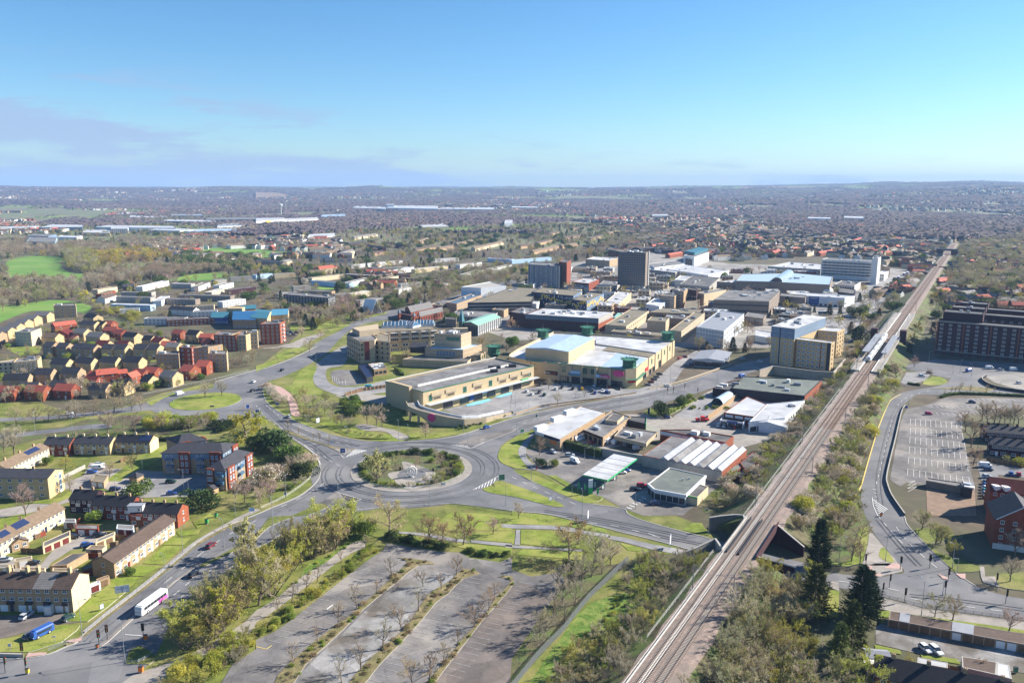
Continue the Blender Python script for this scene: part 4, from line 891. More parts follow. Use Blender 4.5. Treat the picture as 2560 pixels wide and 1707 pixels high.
rs_o.location=(lerp(L0,L1,.935)[0]+fn[0]*1.2-c[0],lerp(L0,L1,.935)[1]+fn[1]*1.2-c[1],8.6);rs_o.rotation_euler=(math.pi/2,0,math.atan2(fn[1],fn[0])+math.pi/2);rs_o.scale=(1.3,.8,1)
for s_,z_,i_ in(('D2 1345,1085',5,'red_sign'),('D2 1705,1140',4,'red_sign')):put(sc,'sign',slabpiece(i_),lerp(fr[-1],cr[1],.6),outn(fr[-1],cr[1],ca),2.8,5,1.3,6)
def turret(p,z,label,tall=False):
 t=thing('turret_lantern',label,'turret',(*p,z),0,'green turret lanterns')
 def at(bb,nm,m_):o=bb.build(nm,m_);o.parent=t;return o
 if tall:
  bb=MB();bb.lathe([(2.2,-z),(2.2,-3),(4.2,-.6),(4.2,0)],n=16);at(bb,'stem','green_turret')
 bb=MB();bb.lathe([(4.3,-.4 if not tall else 0),(4.6,.4),(4.2,.7),(4.0,.8)],n=16);at(bb,'base_ring','green_trim')
 for k in range(8):
  bb=MB();an=k*math.pi/4;q=3.75
  bb.box((q*math.cos(an),q*math.sin(an),2.5),(.15,2.5,3.2),an,0);at(bb,'louvre_panel','green_turret')
  bb=MB();an+=math.pi/8;bb.tube((4.05*math.cos(an),4.05*math.sin(an),.7),(4.05*math.cos(an),4.05*math.sin(an),4.3),.22,n=5);at(bb,'post','green_trim')
 bb=MB();bb.lathe([(3.9,4.1),(5.4,5.0),(5.4,5.3),(3.6,4.7),(.5,4.6)],n=16);at(bb,'crown_ring','green_trim')
 for k in range(8):
  an=k*math.pi/4+.2;bb=MB();bb.tube((3.2*math.cos(an),3.2*math.sin(an),4.9),(6.2*math.cos(an),6.2*math.sin(an),5.7),.14,n=5);at(bb,'crown_spoke','green_turret')
 bb=MB();bb.tube((0,0,4.5),(0,0,9.5),.12,.05,6);at(bb,'mast','metal_grey');return t
for s_,z_,l_ in(('D2 520,540',H1,'green turret lantern at the back left corner of the shopping centre'),('D2 1108,500',H1+.2,'green turret lantern on the middle of the back parapet'),('D2 2175,575',H1,'green turret lantern at the back right corner of the shopping centre'),('D2 1665,945',H1,'green turret lantern above the rounded front corner of the shopping centre')):
 turret(P(s_,z_)[0],z_,l_)
p=P('D1 1995,845',0)[0];turret(P('D1 1990,760',7)[0],7,'free standing green turret tower beside the theatre',True)
# ---- theatre
th=thing('theatre','stepped sandstone theatre with a tall fly tower','theatre',(*P('D1 1330,800',8)[0],0))
for q,z,nm,rf in(('D1 775,835 1640,872 1720,800 1080,760',5.2,'foyer','flat_dark'),('D1 1075,690 1580,712 1830,640',10.5,'auditorium','sky_panel'),('D1 1200,492 1555,514 1690,470',19.5,'fly_tower','flat_grey'),('D1 1640,800 1760,808 1880,735',6.0,'side_wing','flat_moss'),('D1 1640,835 1690,838 1790,790',3.5,'porch','beige_plain')):
 pp=ccw(para(P(q,z)));block(th,pp,-.3,z,'sandstone',rf,.6,nm,nm+'_roof')
 if nm=='fly_tower':
  p4=para(P(q,z));plant(th,p4,z-.6,5,3,('render_white','metal_pale'));wins(th,p4[0],p4[1],cen(p4),[z-4.5],10,.9,2.4,'green_trim',.45,.95,'louvre')
  roofbox(th,lerp(p4[2],p4[3],.4),10,4,z-.5,2.5,.1,'beige_plain','plant_room')
 if nm=='auditorium':p4=para(P(q,z));wins(th,p4[0],p4[1],cen(p4),[5.6],6,1.6,3.2,'blue_grey',.3,.8,'louvre')
 if nm=='side_wing':p4=para(P(q,z));wins(th,p4[1],p4[2],cen(p4),[1.8],4,2.0,2.6,'green')
bb=MB();bb.prism(para(P('D1 870,690 1075,700 1120,640 905,620',8)),4.5,8.5);bb.build('slate_hood','roof_charcoal',th)
# ---- council offices
co=thing('civic_offices','sandstone civic offices with arched window bays and glazed roof lights','office building',(*P('D1 600,700')[0],0))
q=P('D1 470,482 600,470 740,462 880,455 1010,448 1140,440 1250,432',15.0);u=unit(q[0],q[-1]);n_=(-u[1],u[0]);n_=n_ if n_[1]>0 else(-n_[0],-n_[1])
bk=[(x+n_[0]*24,y+n_[1]*24)for x,y in q];block(co,q+bk[::-1],-.3,15,'sandstone','flat_moss',.5,'long_wing','long_wing_roof');cc=cen(q+bk)
for k in range(6):
 a,b_=q[k],q[k+1]
 for z_ in(7.8,11.4):
  put(co,'window_bay',piece('band'),lerp(a,b_,.5),outn(a,b_,cc),z_,dist(a,b_)*.78,2.1,2);put(co,'canopy',slabpiece('panel_white'),lerp(a,b_,.5),outn(a,b_,cc),z_+2.0,dist(a,b_)*.8,.35,12)
 put(co,'pier',slabpiece('sandstone'),a,outn(a,b_,cc),0,1.5,15.2,8)
 if k:put(co,'bay_window',piece('white'),lerp(a,b_,.5),outn(a,b_,cc),3.4,5,2.2,5);put(co,'shop_window',piece('shopw'),lerp(a,b_,.5),outn(a,b_,cc),.3,7,1.7)
tw=P('D1 35,512 215,600 405,585 440,560 370,500 110,450',15.6);block(co,tw,-.3,15.6,'sandstone','flat_grey',.5,'corner_tower','corner_tower_roof');ct=cen(tw)
wins(co,tw[0],tw[1],ct,[1.5,5,8.5,12],6,1.5,1.5,'dark');wins(co,tw[1],tw[2],ct,[5.5,9.0,12.4],1,1.3,1.3,'dark',0,.2);wins(co,tw[2],tw[3],ct,[5.5,9,12.4],1,1.2,1.3,'dark')
panel(co,'red_stair_window','roof_maroon',tw[1],tw[2],ct,.28,.62,2,15,3)
wing=P('D1 405,585 610,610 610,520 470,482 370,500',14.6);block(co,wing,-.3,14.6,'sandstone','flat_moss',.4,'court_wing','court_wing_roof');cw=cen(wing);wins(co,wing[0],wing[1],cw,[2,5.5,9,12],3,1.3,1.6,'dark');wins(co,wing[1],wing[2],cw,[2,5.5,9,11.6],3,1.2,1.4,'dark')
st_=para(P('D1 205,470 460,440 455,372 110,425',19));bb=MB();bb.prism(st_,15,19.2);bb.build('stair_block','beige_plain',co)
for s_,sx,sy,rz in(('D1 680,385',20,7,.05),('D1 850,375',18,9,-.6),('D1 1060,365',17,7,.05)):
 p0=P(s_,16)[0];ca_,sa_=math.cos(rz),math.sin(rz);pts=[(p0[0]+ca_*x-sa_*y,p0[1]+sa_*x+ca_*y)for x,y in((-sx/2,-sy/2),(sx/2,-sy/2),(sx/2,sy/2),(-sx/2,sy/2))]
 gable(co,pts,16.2,2.6,'panel_white','glass_blue',.1,'rooflight_base','rooflight',hip=3,z0=14.8)
 bb=MB()
 for k in range(7):t=(k+.5)/7;e=lerp(pts[0],pts[1],t);f_=lerp(pts[3],pts[2],t);m_=lerp(e,f_,.5);bb.tube((*e,16.3),(*m_,18.9),.12,n=4);bb.tube((*f_,16.3),(*m_,18.9),.12,n=4)
 bb.build('glazing_bars','frame_white',co)
# ---- church and bell tower
ch=thing('church','modern church with a pale copper green roof and white wall fins','church',(*P('D1 1800,480')[0],0));pp=para(P('D1 1600,350 1775,388 2075,277',9));gable(ch,pp,9,1.6,'concrete_brown','copper',.9,axis=1)
wins(ch,pp[1],pp[2],cen(pp),[1.2],11,2.0,7.2,'pale');wins(ch,pp[0],pp[1],cen(pp),[.5],6,2.2,7,'dark')
for k in range(12):put(ch,'fin',slabpiece('render_white'),lerp(pp[1],pp[2],k/11),outn(pp[1],pp[2],cen(pp)),0,.5,9,9)
sp=P('D1 1565,475')[0];bt=thing('bell_tower','slender glass bell tower with a pointed spire beside the church','tower',(*sp,0))
bb=MB();bb.lathe([(2.6,0),(2.2,9)],(*sp,0),4,0,.3);bb.build('glass_shaft','glass_green',bt);bb=MB();bb.lathe([(2.6,9),(.08,20)],(*sp,0),4,0,.3);bb.build('spire','teal',bt)
for k in range(4):an=.3+k*math.pi/2;bb=MB();bb.tube((sp[0]+2.7*math.cos(an),sp[1]+2.7*math.sin(an),0),(sp[0]+2.3*math.cos(an),sp[1]+2.3*math.sin(an),9),.2,n=5);bb.tube((sp[0]+2.7*math.cos(an),sp[1]+2.7*math.sin(an),9),(sp[0],sp[1],20.4),.16,.05,5);bb.build('corner_rib','copper',bt)
# ---- brick church hall with slate roofs, A-frame hall
hl=thing('brick_hall','red brick hall with two slate roofs and small pointed turrets','hall',(*P('D1 1000,280')[0],0))
for q,e_,r_ in(('D1 890,215 1185,150 1100,100',7,3.5),('D1 1010,270 1315,205 1290,170',6,3)):
 pp=para(P(q,e_));gable(hl,pp,e_,r_,'brick_red','roof_grey',.5);wins(hl,pp[0],pp[1],cen(pp),[1.5],9,1.2,3,'dark')
bb=MB();bb.prism(para(P('D1 720,235 900,265 890,215',5.5)),0,5.5);bb.build('porch_block','brick_dark',hl)
for s_ in('D1 735,230','D1 930,270','D1 950,150','D1 1015,120'):
 p0=P(s_,7)[0];bb=MB();bb.lathe([(1.4,0),(1.4,7.5)],(*p0,0),4);bb.build('turret_base','brick_red',hl);bb=MB();bb.lathe([(1.9,7.5),(.05,11)],(*p0,0),4);bb.build('turret_roof','blue_slate',hl)
af=thing('a_frame_hall','steep white A-frame hall beside the main road','hall',(*P('D1 430,220')[0],0));a,b_=P('D1 370,240 500,215');pp=deep(a,b_,14);gable(af,pp,.8,12,'charcoal','panel_white',.2,axis=1,th=.4)
# ---- dark brick blocks and plant roof
rt,poly,c=flat('dark brick retail hall with a pale cluttered roof behind the shopping centre','retail hall','D2 283,240 1255,298 1448,208',12.5,'brick_plum','flat_white',(),14)
panel(rt,'fascia_band','blue_slate',poly[0],poly[1],c,0,1,8.6,12.6,1.5);panel(rt,'fascia_band','concrete',poly[1],poly[2],c,0,1,8.0,12.6,1.5);panel(rt,'lower_band','brick_orange',poly[1],poly[2],c,0,1,0,7.9,.5);wgrid(rt,poly,c,1,1,20,.9,1.6,'dark',9,11)
flat('plum brick side wing beside the dark retail hall','retail hall','D2 75,205 283,240 460,170',12,'brick_plum','flat_grey',(),4)
# ---- patterned college block
def patterned(label,s,z):
 rt,poly,c=flat(label,'college',s,z,'navy','flat_moss',(),3,name='patterned_block')
 r=random.Random(z)
 for i,wm in((0,'navy'),(1,'blue_grey')):
  a,b_=edge(poly,i);n=outn(a,b_,c);L=dist(a,b_)
  if i==1:panel(rt,'cladding','blue_grey',a,b_,c,0,1,0,z-.1,.4)
  x=.5;zz=z*.7;up=True
  while x<L-3:
   w_=r.uniform(1.4,3.2);put(rt,'zigzag_bar',slabpiece('yellow_panel'),lerp(a,b_,(x+w_/2)/L),n,zz,w_,.9,1.4)
   dz=r.uniform(1.2,3.4)*(1 if zz<z*.4 else-1 if zz>z*.8 else r.choice((-1,1)));z2=min(max(zz+dz,3),z-1.2)
   put(rt,'zigzag_bar',slabpiece('yellow_panel'),lerp(a,b_,(x+w_)/L),n,min(zz,z2),.9,abs(z2-zz)+.9,1.4);zz=z2;x+=w_
  for k in range(int(L/1.6)):
   for zf in(1.2,4.6,8.0,11.4):
    if zf<z-3 and r.random()<.36:put(rt,'window',slabpiece('render_white' if i==0 else 'glass'),lerp(a,b_,(k+.5)*1.6/L),n,zf+r.random(),.6,2.0,.7)
patterned('navy block with yellow zigzag stripes, long left wing','A3 178,1055 560,1092 640,1045',15.5);patterned('navy and grey block with yellow zigzag stripes, right corner wing','A3 545,1125 682,1142 838,1070',15)
# ---- towers
def slabtower(label,s,z,rows,cols,wall,style,z0=3.5,w=1.8,h=1.5,legs=True,depthcols=3,name='tower_block'):
 rt,poly,c=flat(label,'tower block',s,z,wall,'flat_grey',((0,rows,cols,w,h,style,z0+.3,z-.6),(1,rows,depthcols,w,h,style,z0+.3,z-.6)),0,.5,name,None,z0)
 fh=(z-z0)/rows
 for i in(0,1):
  a,b_=edge(poly,i)
  for k in range(rows):panel(rt,'floor_band','concrete_brown' if wall!='blue_grey' else 'concrete',a,b_,c,0,1,z0+fh*k-.15,z0+fh*k+.3,1.2)
 return rt,poly,c
p0,p1,p2=P('A3 960,1050 1205,1066 1242,1040');T=46.0
sft=thing('tower_block','tall dark residential tower block standing on slanted legs','tower block',(*p0,0));poly=deep(p0,p1,16);c=cen(poly)
block(sft,poly,7.5,T,'blue_slate','flat_grey',.6)
rows=14;fh=(T-8.2)/rows;n0=outn(poly[0],poly[1],c)
wins(sft,poly[0],poly[1],c,[8.4+fh*k+.7 for k in range(rows)],12,2.2,1.5,'brown');wins(sft,poly[1],poly[2],c,[8.4+fh*k+.7 for k in range(rows)],2,1.5,1.4,'brown',.5,.95)
for k in range(rows):panel(sft,'floor_band','concrete_brown',poly[0],poly[1],c,0,1,8.2+fh*k,8.2+fh*k+.4,2.2)
panel(sft,'end_wall','concrete_brown',poly[1],poly[2],c,0,.45,7.6,T+.3,5);panel(sft,'end_wall','concrete',poly[1],poly[2],c,.62,.78,7.6,T+1,8)
for k in range(5):
 q=lerp(poly[0],poly[1],k/4);q2=lerp(q,c,.35);bb=MB();bb.tube((*q,0),(*q2,8),.9,1.3,6);bb.build('leg','concrete',sft)
plant(sft,poly,T-.6,4,2,('concrete','render_white'),3,6)
rt,poly,c=flat('grey gridded office slab with rows of white framed windows','office block','A3 150,805 430,825 460,800',27,'blue_slate','flat_grey',((0,8,6,3.6,1.9,'white',2,26),),2,name='office_slab')
for k in range(13):put(rt,'mullion',slabpiece('concrete'),lerp(poly[0],poly[1],k/12),outn(poly[0],poly[1],c),2,.4,24.6,2)
rt,poly,c=flat('red brick stair tower at the end of the gridded office slab','stair tower','A3 428,780 500,790 537,765',31,'brick_red','flat_dark',(),0,name='stair_tower')
wins(rt,poly[0],poly[1],c,[4+3.2*k for k in range(8)],1,.8,1.2,'dark')
# ---- list of other blocks in the centre: label, roof outline, height, wall, roof, window grids
for t in(
('red brick shop block with red fascia left of the tower','A3 545,965 700,978 795,940',9,'brick_red','flat_white',((0,1,7,2,1.6,'pale',4,7),(0,1,5,4,2.2,'red_sign',.3,3)),2),
('low concrete pavilion at the foot of the tower block','A3 800,985 950,1003 985,965',6,'concrete','flat_grey',((0,1,6,3,2,'shop',.5,3.5),),1),
('long pale roofed shop row right of the patterned block','A3 842,1152 972,1168 1088,1062',8,'cream','flat_white',((1,2,12,1.5,1.4,'dark',1,7.5),),2),
('white box shaped shop with a flat pale roof in the centre','A3 1222,1165 1345,1187 1418,1132',9,'panel_white','flat_white',((1,1,5,2,2,'pale',3,6),),1),
('balconied flats with white slabs, lower of the pair','A3 1355,1087 1482,1097 1505,1078',14.5,'brick_tan','flat_grey',((0,4,4,2.4,1.5,'white',1.5,14),),0),
('balconied flats with white slabs, taller of the pair','A3 1485,1042 1567,1050 1602,1027',18,'brick_tan','flat_grey',((0,5,3,2.4,1.5,'white',1.5,17.6),),2),
('narrow brown brick block behind the balconied flats','A3 1606,1032 1682,1042 1694,1027',17,'brick_dark','flat_dark',((0,2,3,1.6,1.5,'white',5,12),),0),
('cream blank walled building next to the brown block','A3 1690,1062 1752,1077 1955,1037',12,'cream','flat_grey',(),1),
('broad brown banded store with ribbon windows','A3 1837,1127 D3 335,72 475,-65',15.5,'concrete_brown','flat_grey',((0,2,14,5.2,1.3,'dark',3,14),(1,3,7,1.2,1.4,'dark',2,14)),12),
('tan roofed block with a cream wall behind the turrets','A3 850,1352 1042,1368 1248,1227',8.5,'beige_plain','flat_moss',((1,1,12,1.6,1.2,'dark',4,7),),2),
('cream windowless service box in the roofscape','A3 1232,1315 1402,1327 1435,1290',10,'beige_plain','flat_moss',(),1),
('low stone fronted shop row behind the shopping centre','A3 900,1415 1366,1458 1405,1427',6,'concrete_brown','flat_moss',((0,1,20,1.2,1.2,'pale',2.6,5),),4),
('long narrow shop terrace with a sunlit window wall','A3 1440,1402 1545,1415 1757,1247',9.5,'beige_plain','flat_moss',((1,2,22,1.4,1.3,'white',3,9),),2),
('brown flat roofed shops beyond the tan block','A3 1250,1240 1640,1255 1760,1215',8,'concrete_brown','flat_moss',((0,1,14,2,1.3,'dark',3,7),),5),
('grey service block with blue panels in the roofscape','A3 1395,1290 1585,1305 1600,1270',8.5,'concrete_brown','flat_dark',(),2),
('glazed grid fronted building under construction','A3 1683,1374 1932,1412 2117,1252',13.5,'metal_pale','sheet_grey',((0,4,9,3.2,2.0,'pale',.5,13),(1,3,10,4.4,2.4,'pale',.5,11)),4),
('small brown shop block right of the glazed building','A3 2120,1277 2292,1297 2320,1257',7,'concrete_brown','flat_grey',((0,1,6,2.2,1.4,'white',3,6),),0),
('white roofed supermarket hall beyond the tower','A3 1430,852 1790,905 1978,862 1565,805',8.5,'panel_white','flat_white',((0,1,16,2,1.2,'dark',4,6),),3),
('long shop parade with dark windows left of the supermarket','A3 1245,850 1490,880 1560,840',8,'concrete','flat_white',((0,2,14,1.8,1.4,'dark',1,8),),3),
('upper parking deck with a white ramp tower','A3 1300,835 1572,800 1500,768 1240,800',10,'render_white','flat_grey',(),2),
('white flat roofed shop in front of the supermarket','A3 1482,945 1610,958 1660,915',7.5,'render_white','flat_white',((1,1,8,1.2,1.6,'dark',3,6),),0),
('grey roofed store right of the tower block','A3 1530,985 1800,1010 1895,925',8,'concrete','flat_dark',((0,1,12,2.2,1.3,'dark',3,6.5),),3),
('teal topped office block beyond the town centre','A3 1565,725 1662,740 1797,692',15,'panel_white','flat_grey',((1,4,12,1.6,1.4,'dark',2,14),(0,1,1,20,10,'glass',1,12)),0),
('pale brick apartment block behind the bare trees','A3 672,757 890,772 962,747',11,'brick_tan','flat_white',((0,3,10,1.6,1.4,'white',1,11),),2),
('arcade with blue tinted roof sheets in the east of the centre','A3 2040,955 A4 0,962 565,990 592,915 250,882 A3 2100,892',14,'concrete_brown','sheet_blue',(),8),
('brown store front below the blue roofed arcade','A3 1868,962 2340,992 2340,960 2040,940',11,'concrete_brown','flat_white',((0,1,10,4,1.2,'dark',3,9),),3),
('white box cinema front with a blue central panel','A4 150,1078 700,1112 792,1090',9.5,'panel_white','flat_white',((0,1,1,10,8.5,'blue_sign',.3,9.2),(0,1,12,2.5,2,'shop',-.6,3)),2),
('low roofs of shops at the far end of the centre','A4 0,822 480,852 492,802 200,782',9,'concrete','flat_white',(),8),
('dark plant covered roof beside the bus station','D3 430,247 700,268 892,190',7,'charcoal','flat_dark',(),14),
('brown brick wall block behind the dark plant roof','A4 110,1090 340,1110 350,1085',10,'concrete_brown','flat_grey',(),0),
('pale low building at the foot of the white office tower','A4 610,985 790,1000 848,965',7,'render_white','flat_dark',((0,1,8,1.8,1.6,'dark',2,6),),3),
('small white corner building right of the office tower','A4 1000,890 1060,895 1100,865',9,'render_white','flat_white',((0,2,3,1.5,1.4,'dark',1,9),),0),
('tan brick block behind the office tower','A4 1030,805 1080,812 1112,830',14,'brick_tan','flat_white',((0,3,3,1.4,1.4,'dark',2,13),),0),
('dark roofed pavilion on the square under the office tower','A4 640,1055 790,1075 800,1035',8,'charcoal','flat_dark',((0,1,8,2.2,3,'shop',.5,5),),0),
('pale shed like canopy at the building site','D3 150,520 370,560 370,480',5,'metal_pale','flat_white',(),0),
('multi storey car park with an open pale top deck','A2 1930,1155 A3 180,1145 A3 240,1020 A3 0,1010 A2 2290,1030',12,'charcoal','flat_moss',((0,3,12,5.6,1.1,'concrete',1,11),),3),
('white ribbed store with a stepped roof behind the car park','A2 1872,1010 2050,1020 2280,1000 2140,962',13,'panel_white','concrete',((0,1,6,5,6,'sky_panel',2,10),),0),
('long office range with a sunlit window wall beside the car park','A2 1735,1150 1830,1165 2055,1085',10,'brick_tan','blue_slate',((1,2,16,1.5,1.5,'white',2,9),),2),
('low concrete shop block left of the church','A2 1765,1265 2140,1290 2210,1240',5,'concrete','flat_grey',((0,1,12,2,1.2,'dark',1.5,4),),3),
('small tan stone block behind the bell tower','D1 1345,300 1490,310 1495,285',7,'concrete_brown','flat_grey',(),0),
('brown service box on the car park edge','A2 2150,1215 2260,1225 2300,1205',7,'brick_tan','flat_grey',(),0),
('white plant rooms in front of the patterned block','A3 100,1155 225,1165 250,1140',9,'panel_white','flat_white',(),1),
('glass fronted restaurant on the square','A3 925,1290 1040,1300 1075,1250',5.5,'glass_blue','copper',(),1),
('tan shop with a black canopy front beside the long terrace','A3 1560,1235 1700,1245 1712,1120',7,'brick_tan','flat_moss',((1,1,10,1.4,1.3,'white',3,6),),1)):
 rt,poly,c=flat(t[0],'building',t[1],t[2],t[3],t[4],t[5],t[6])
 if 'cinema' in t[0]:n0=outn(poly[0],poly[1],c);text('eastgate',lerp(poly[0],poly[1],.5),(n0[0]*2,n0[1]*2),7.2,2.2,'frame_white',rt)
p4=para(P('A3 1565,690 1662,705 1797,662',18));tp=thing('roof_storey','teal metal plant storey on the office block beyond the centre','roof storey',(*cen(p4),15));bb=MB();bb.prism([lerp(t,cen(p4),.06)for t in p4],14.6,18);bb.build('cladding','teal',tp);bb=MB();bb.prism([lerp(t,cen(p4),.1)for t in p4],18,18.6);bb.build('roof_cap','teal',tp)
dm=thing('silver_dome','silver half dome on the arcade front','dome',(*P('A4 540,1050',6)[0],0));bb=MB();q=P('A4 540,1050',6)[0];bb.lathe([(7*math.cos(t),3+8*math.sin(t))for t in np.linspace(0,1.5,9)],(*q,0),20);bb.build('shell','metal_pale',dm);bb=MB();bb.lathe([(7,0),(7,3)],(*q,0),20);bb.build('drum','concrete',dm)
vt=thing('glass_vault','barrel shaped glass vault over the arcade entrance','roof vault',(*P('A4 130,930',14)[0],13.4));a,b_=P('A4 80,960 190,885',14);bb=MB();u=unit(a,b_);n=(-u[1],u[0])
for k in range(12):
 t0,t1=math.pi*k/12,math.pi*(k+1)/12;f=lambda p,t:(p[0]+n[0]*6*math.cos(t),p[1]+n[1]*6*math.cos(t),13.4+5*math.sin(t));bb.face([f(a,t0),f(b_,t0),f(b_,t1),f(a,t1)])
bb.build('glazing','glass_pale',vt)
for p_ in(a,b_):bb=MB();bb.face([(p_[0]+n[0]*6*math.cos(t),p_[1]+n[1]*6*math.cos(t),13.4+5*math.sin(t))for t in np.linspace(0,math.pi,12)]);bb.build('end_pane','glass',vt)
rt,poly,c=flat('white office slab with long ribbon windows near the railway','office block','A4 490,760 955,782 1000,765',25,'render_white','flat_grey',(),3,name='office_slab')
for k in range(5):panel(rt,'window_band','glass',poly[0],poly[1],c,.02,.98,5.6+3.7*k,7.4+3.7*k,.8)
for k in range(5):wins(rt,poly[0],poly[1],c,[5.5+3.7*k],12,.7,2.0,'concrete',name='pier')
flat('white stair tower at the end of the ribbon windowed office slab','stair tower','A4 950,745 1005,750 1032,735',33,'render_white','flat_grey',(),2,name='stair_tower')
# ---- beige and grey apartments near the station
ap=thing('apartment_building','beige apartment block with grey top storeys next to the railway station','apartment block',(*P('D3 700,900')[0],0))
m4=para(P('D3 370,402 675,440 1085,285',26));b4=para(P('D3 320,545 500,562 1000,420',19));m5=[(x,y)for x,y in m4]
block(ap,m4,-.3,19.2,'brick_buff','flat_white',0.4,'lower_wall','lower_roof');bb=MB();bb.shell(ccw(offset(ccw(m4),-.15)),19.0,26);bb.build('upper_wall','blue_grey',ap);bb=MB();bb.prism(offset(ccw(m4),-.3),26,26.3);bb.build('roof','flat_white',ap);plant(ap,m4,26.2,5,4)
cm=cen(m4);w4=para(P('D3 520,548 1162,627 1208,602',19));block(ap,w4,-.3,19,'brick_buff','flat_white',.4,'front_wing','front_wing_roof');cw=cen(w4);r4=para(P('D3 985,452 1242,474 1337,430',19));block(ap,r4,-.3,19,'brick_buff','flat_white',.4,'rear_wing','rear_wing_roof')
zz=[1.0+3.0*k for k in range(6)]
wins(ap,m4[0],m4[1],cm,zz,4,1.6,1.5,'blue',.02,.98);wins(ap,m4[0],m4[1],cm,[20,23],3,2,1.6,'blue');wins(ap,m4[1],m4[2],cm,[20,23.2],14,1.2,1.8,'dark',.04,.96)
wins(ap,w4[0],w4[1],cw,zz,5,2.0,1.5,'blue',.30,.80);wins(ap,w4[0],w4[1],cw,zz,2,1.6,1.7,'tall',.12,.28);wins(ap,w4[0],w4[1],cw,zz,1,1.8,1.7,'tall',.80,.90);wins(ap,w4[1],w4[2],cw,zz,1,1.2,1.3,'dark')
for t0,t1 in((.12,.15),(.195,.21),(.27,.29),(.79,.81)):panel(ap,'orange_panel','brick_orange',w4[0],w4[1],cw,t0,t1,.8,18.4,.5)
panel(ap,'recess','charcoal',w4[0],w4[1],cw,.92,.985,.3,19.1,.4);panel(ap,'recess','charcoal',m4[0],m4[1],cm,.37,.41,.3,26.1,2)
wins(ap,r4[0],r4[1],cen(r4),zz[3:],5,1.5,1.5,'blue');wins(ap,r4[1],r4[2],cen(r4),zz,3,1.2,1.4,'dark')
pw=thing('podium_wall','beige boundary wall and podium around the apartment block','wall',(*P('D3 1190,1130')[0],0));q=P('D3 205,985 390,930 960,1000 1190,1012 1345,835',5.5);bb=MB();bb.wall(q,.5,0,5.5);bb.build('wall','beige_grey',pw);bb=MB();bb.wall(q,.8,5.5,5.75);bb.build('coping','concrete',pw)
# ---- plum brick office complex on the right
of=thing('office_complex','plum brick office complex with many small white windows','office complex',(*P('B4 1900,190')[0],0))
ZW=27.0;A0,B0=P('A4 1830,1312 2334,1352',ZW);u=unit(A0,B0);X0=(lambda q:(q[0]-A0[0])*u[0]+(q[1]-A0[1])*u[1])(P('A4 1548,1322',ZW-2.4)[0])
for k,(off,x0,x1)in enumerate(((0,X0,120),(34,6,120),(66,6,80))):
 n=(-u[1],u[0]);a=(A0[0]+u[0]*x0+n[0]*off,A0[1]+u[1]*x0+n[1]*off);b_=(A0[0]+u[0]*x1+n[0]*off,A0[1]+u[1]*x1+n[1]*off);pp=deep(a,b_,15);zk=ZW-(2.4 if k==0 else 0)
 block(of,pp,-.3,zk,'brick_dark','flat_dark',.9,'wing_wall','wing_roof');cc=cen(pp);L=dist(a,b_);nc=int(L/5.4)
 wins(of,a,b_,cc,[4.2+2.9*j for j in range(7 if k==0 else 7)]if k==0 else[16,19,22],nc,1.9,1.3,'white');panel(of,'parapet_band','concrete',a,b_,cc,0,1,zk-.5,zk+.1,1.2)
 if k==0:
  panel(of,'ground_band','concrete',a,b_,cc,0,1,3.0,3.5,2);wins(of,a,b_,cc,[.4],nc,2.6,2.2,'shop')
  for j in range(0,nc,3):put(of,'brick_pier',slabpiece('brick_orange'),lerp(a,b_,(j+.02)/nc),outn(a,b_,cc),3.6,.6,1.3*16,.8)
for k,off in enumerate((12,40,70)):
 n=(-u[1],u[0]);a=(A0[0]+u[0]*(X0+2+3*k)+n[0]*off,A0[1]+u[1]*(X0+2+3*k)+n[1]*off);b_=(A0[0]+u[0]*8+n[0]*off,A0[1]+u[1]*8+n[1]*off);pp=deep(a,b_,17);block(of,pp,-.3,ZW+3.2,'brick_dark','flat_dark',.9,'core_wall','core_roof');panel(of,'parapet_band','concrete',a,b_,cen(pp),0,1,ZW+2.8,ZW+3.3,1.2);plant(of,pp,ZW+2.3,2,k)
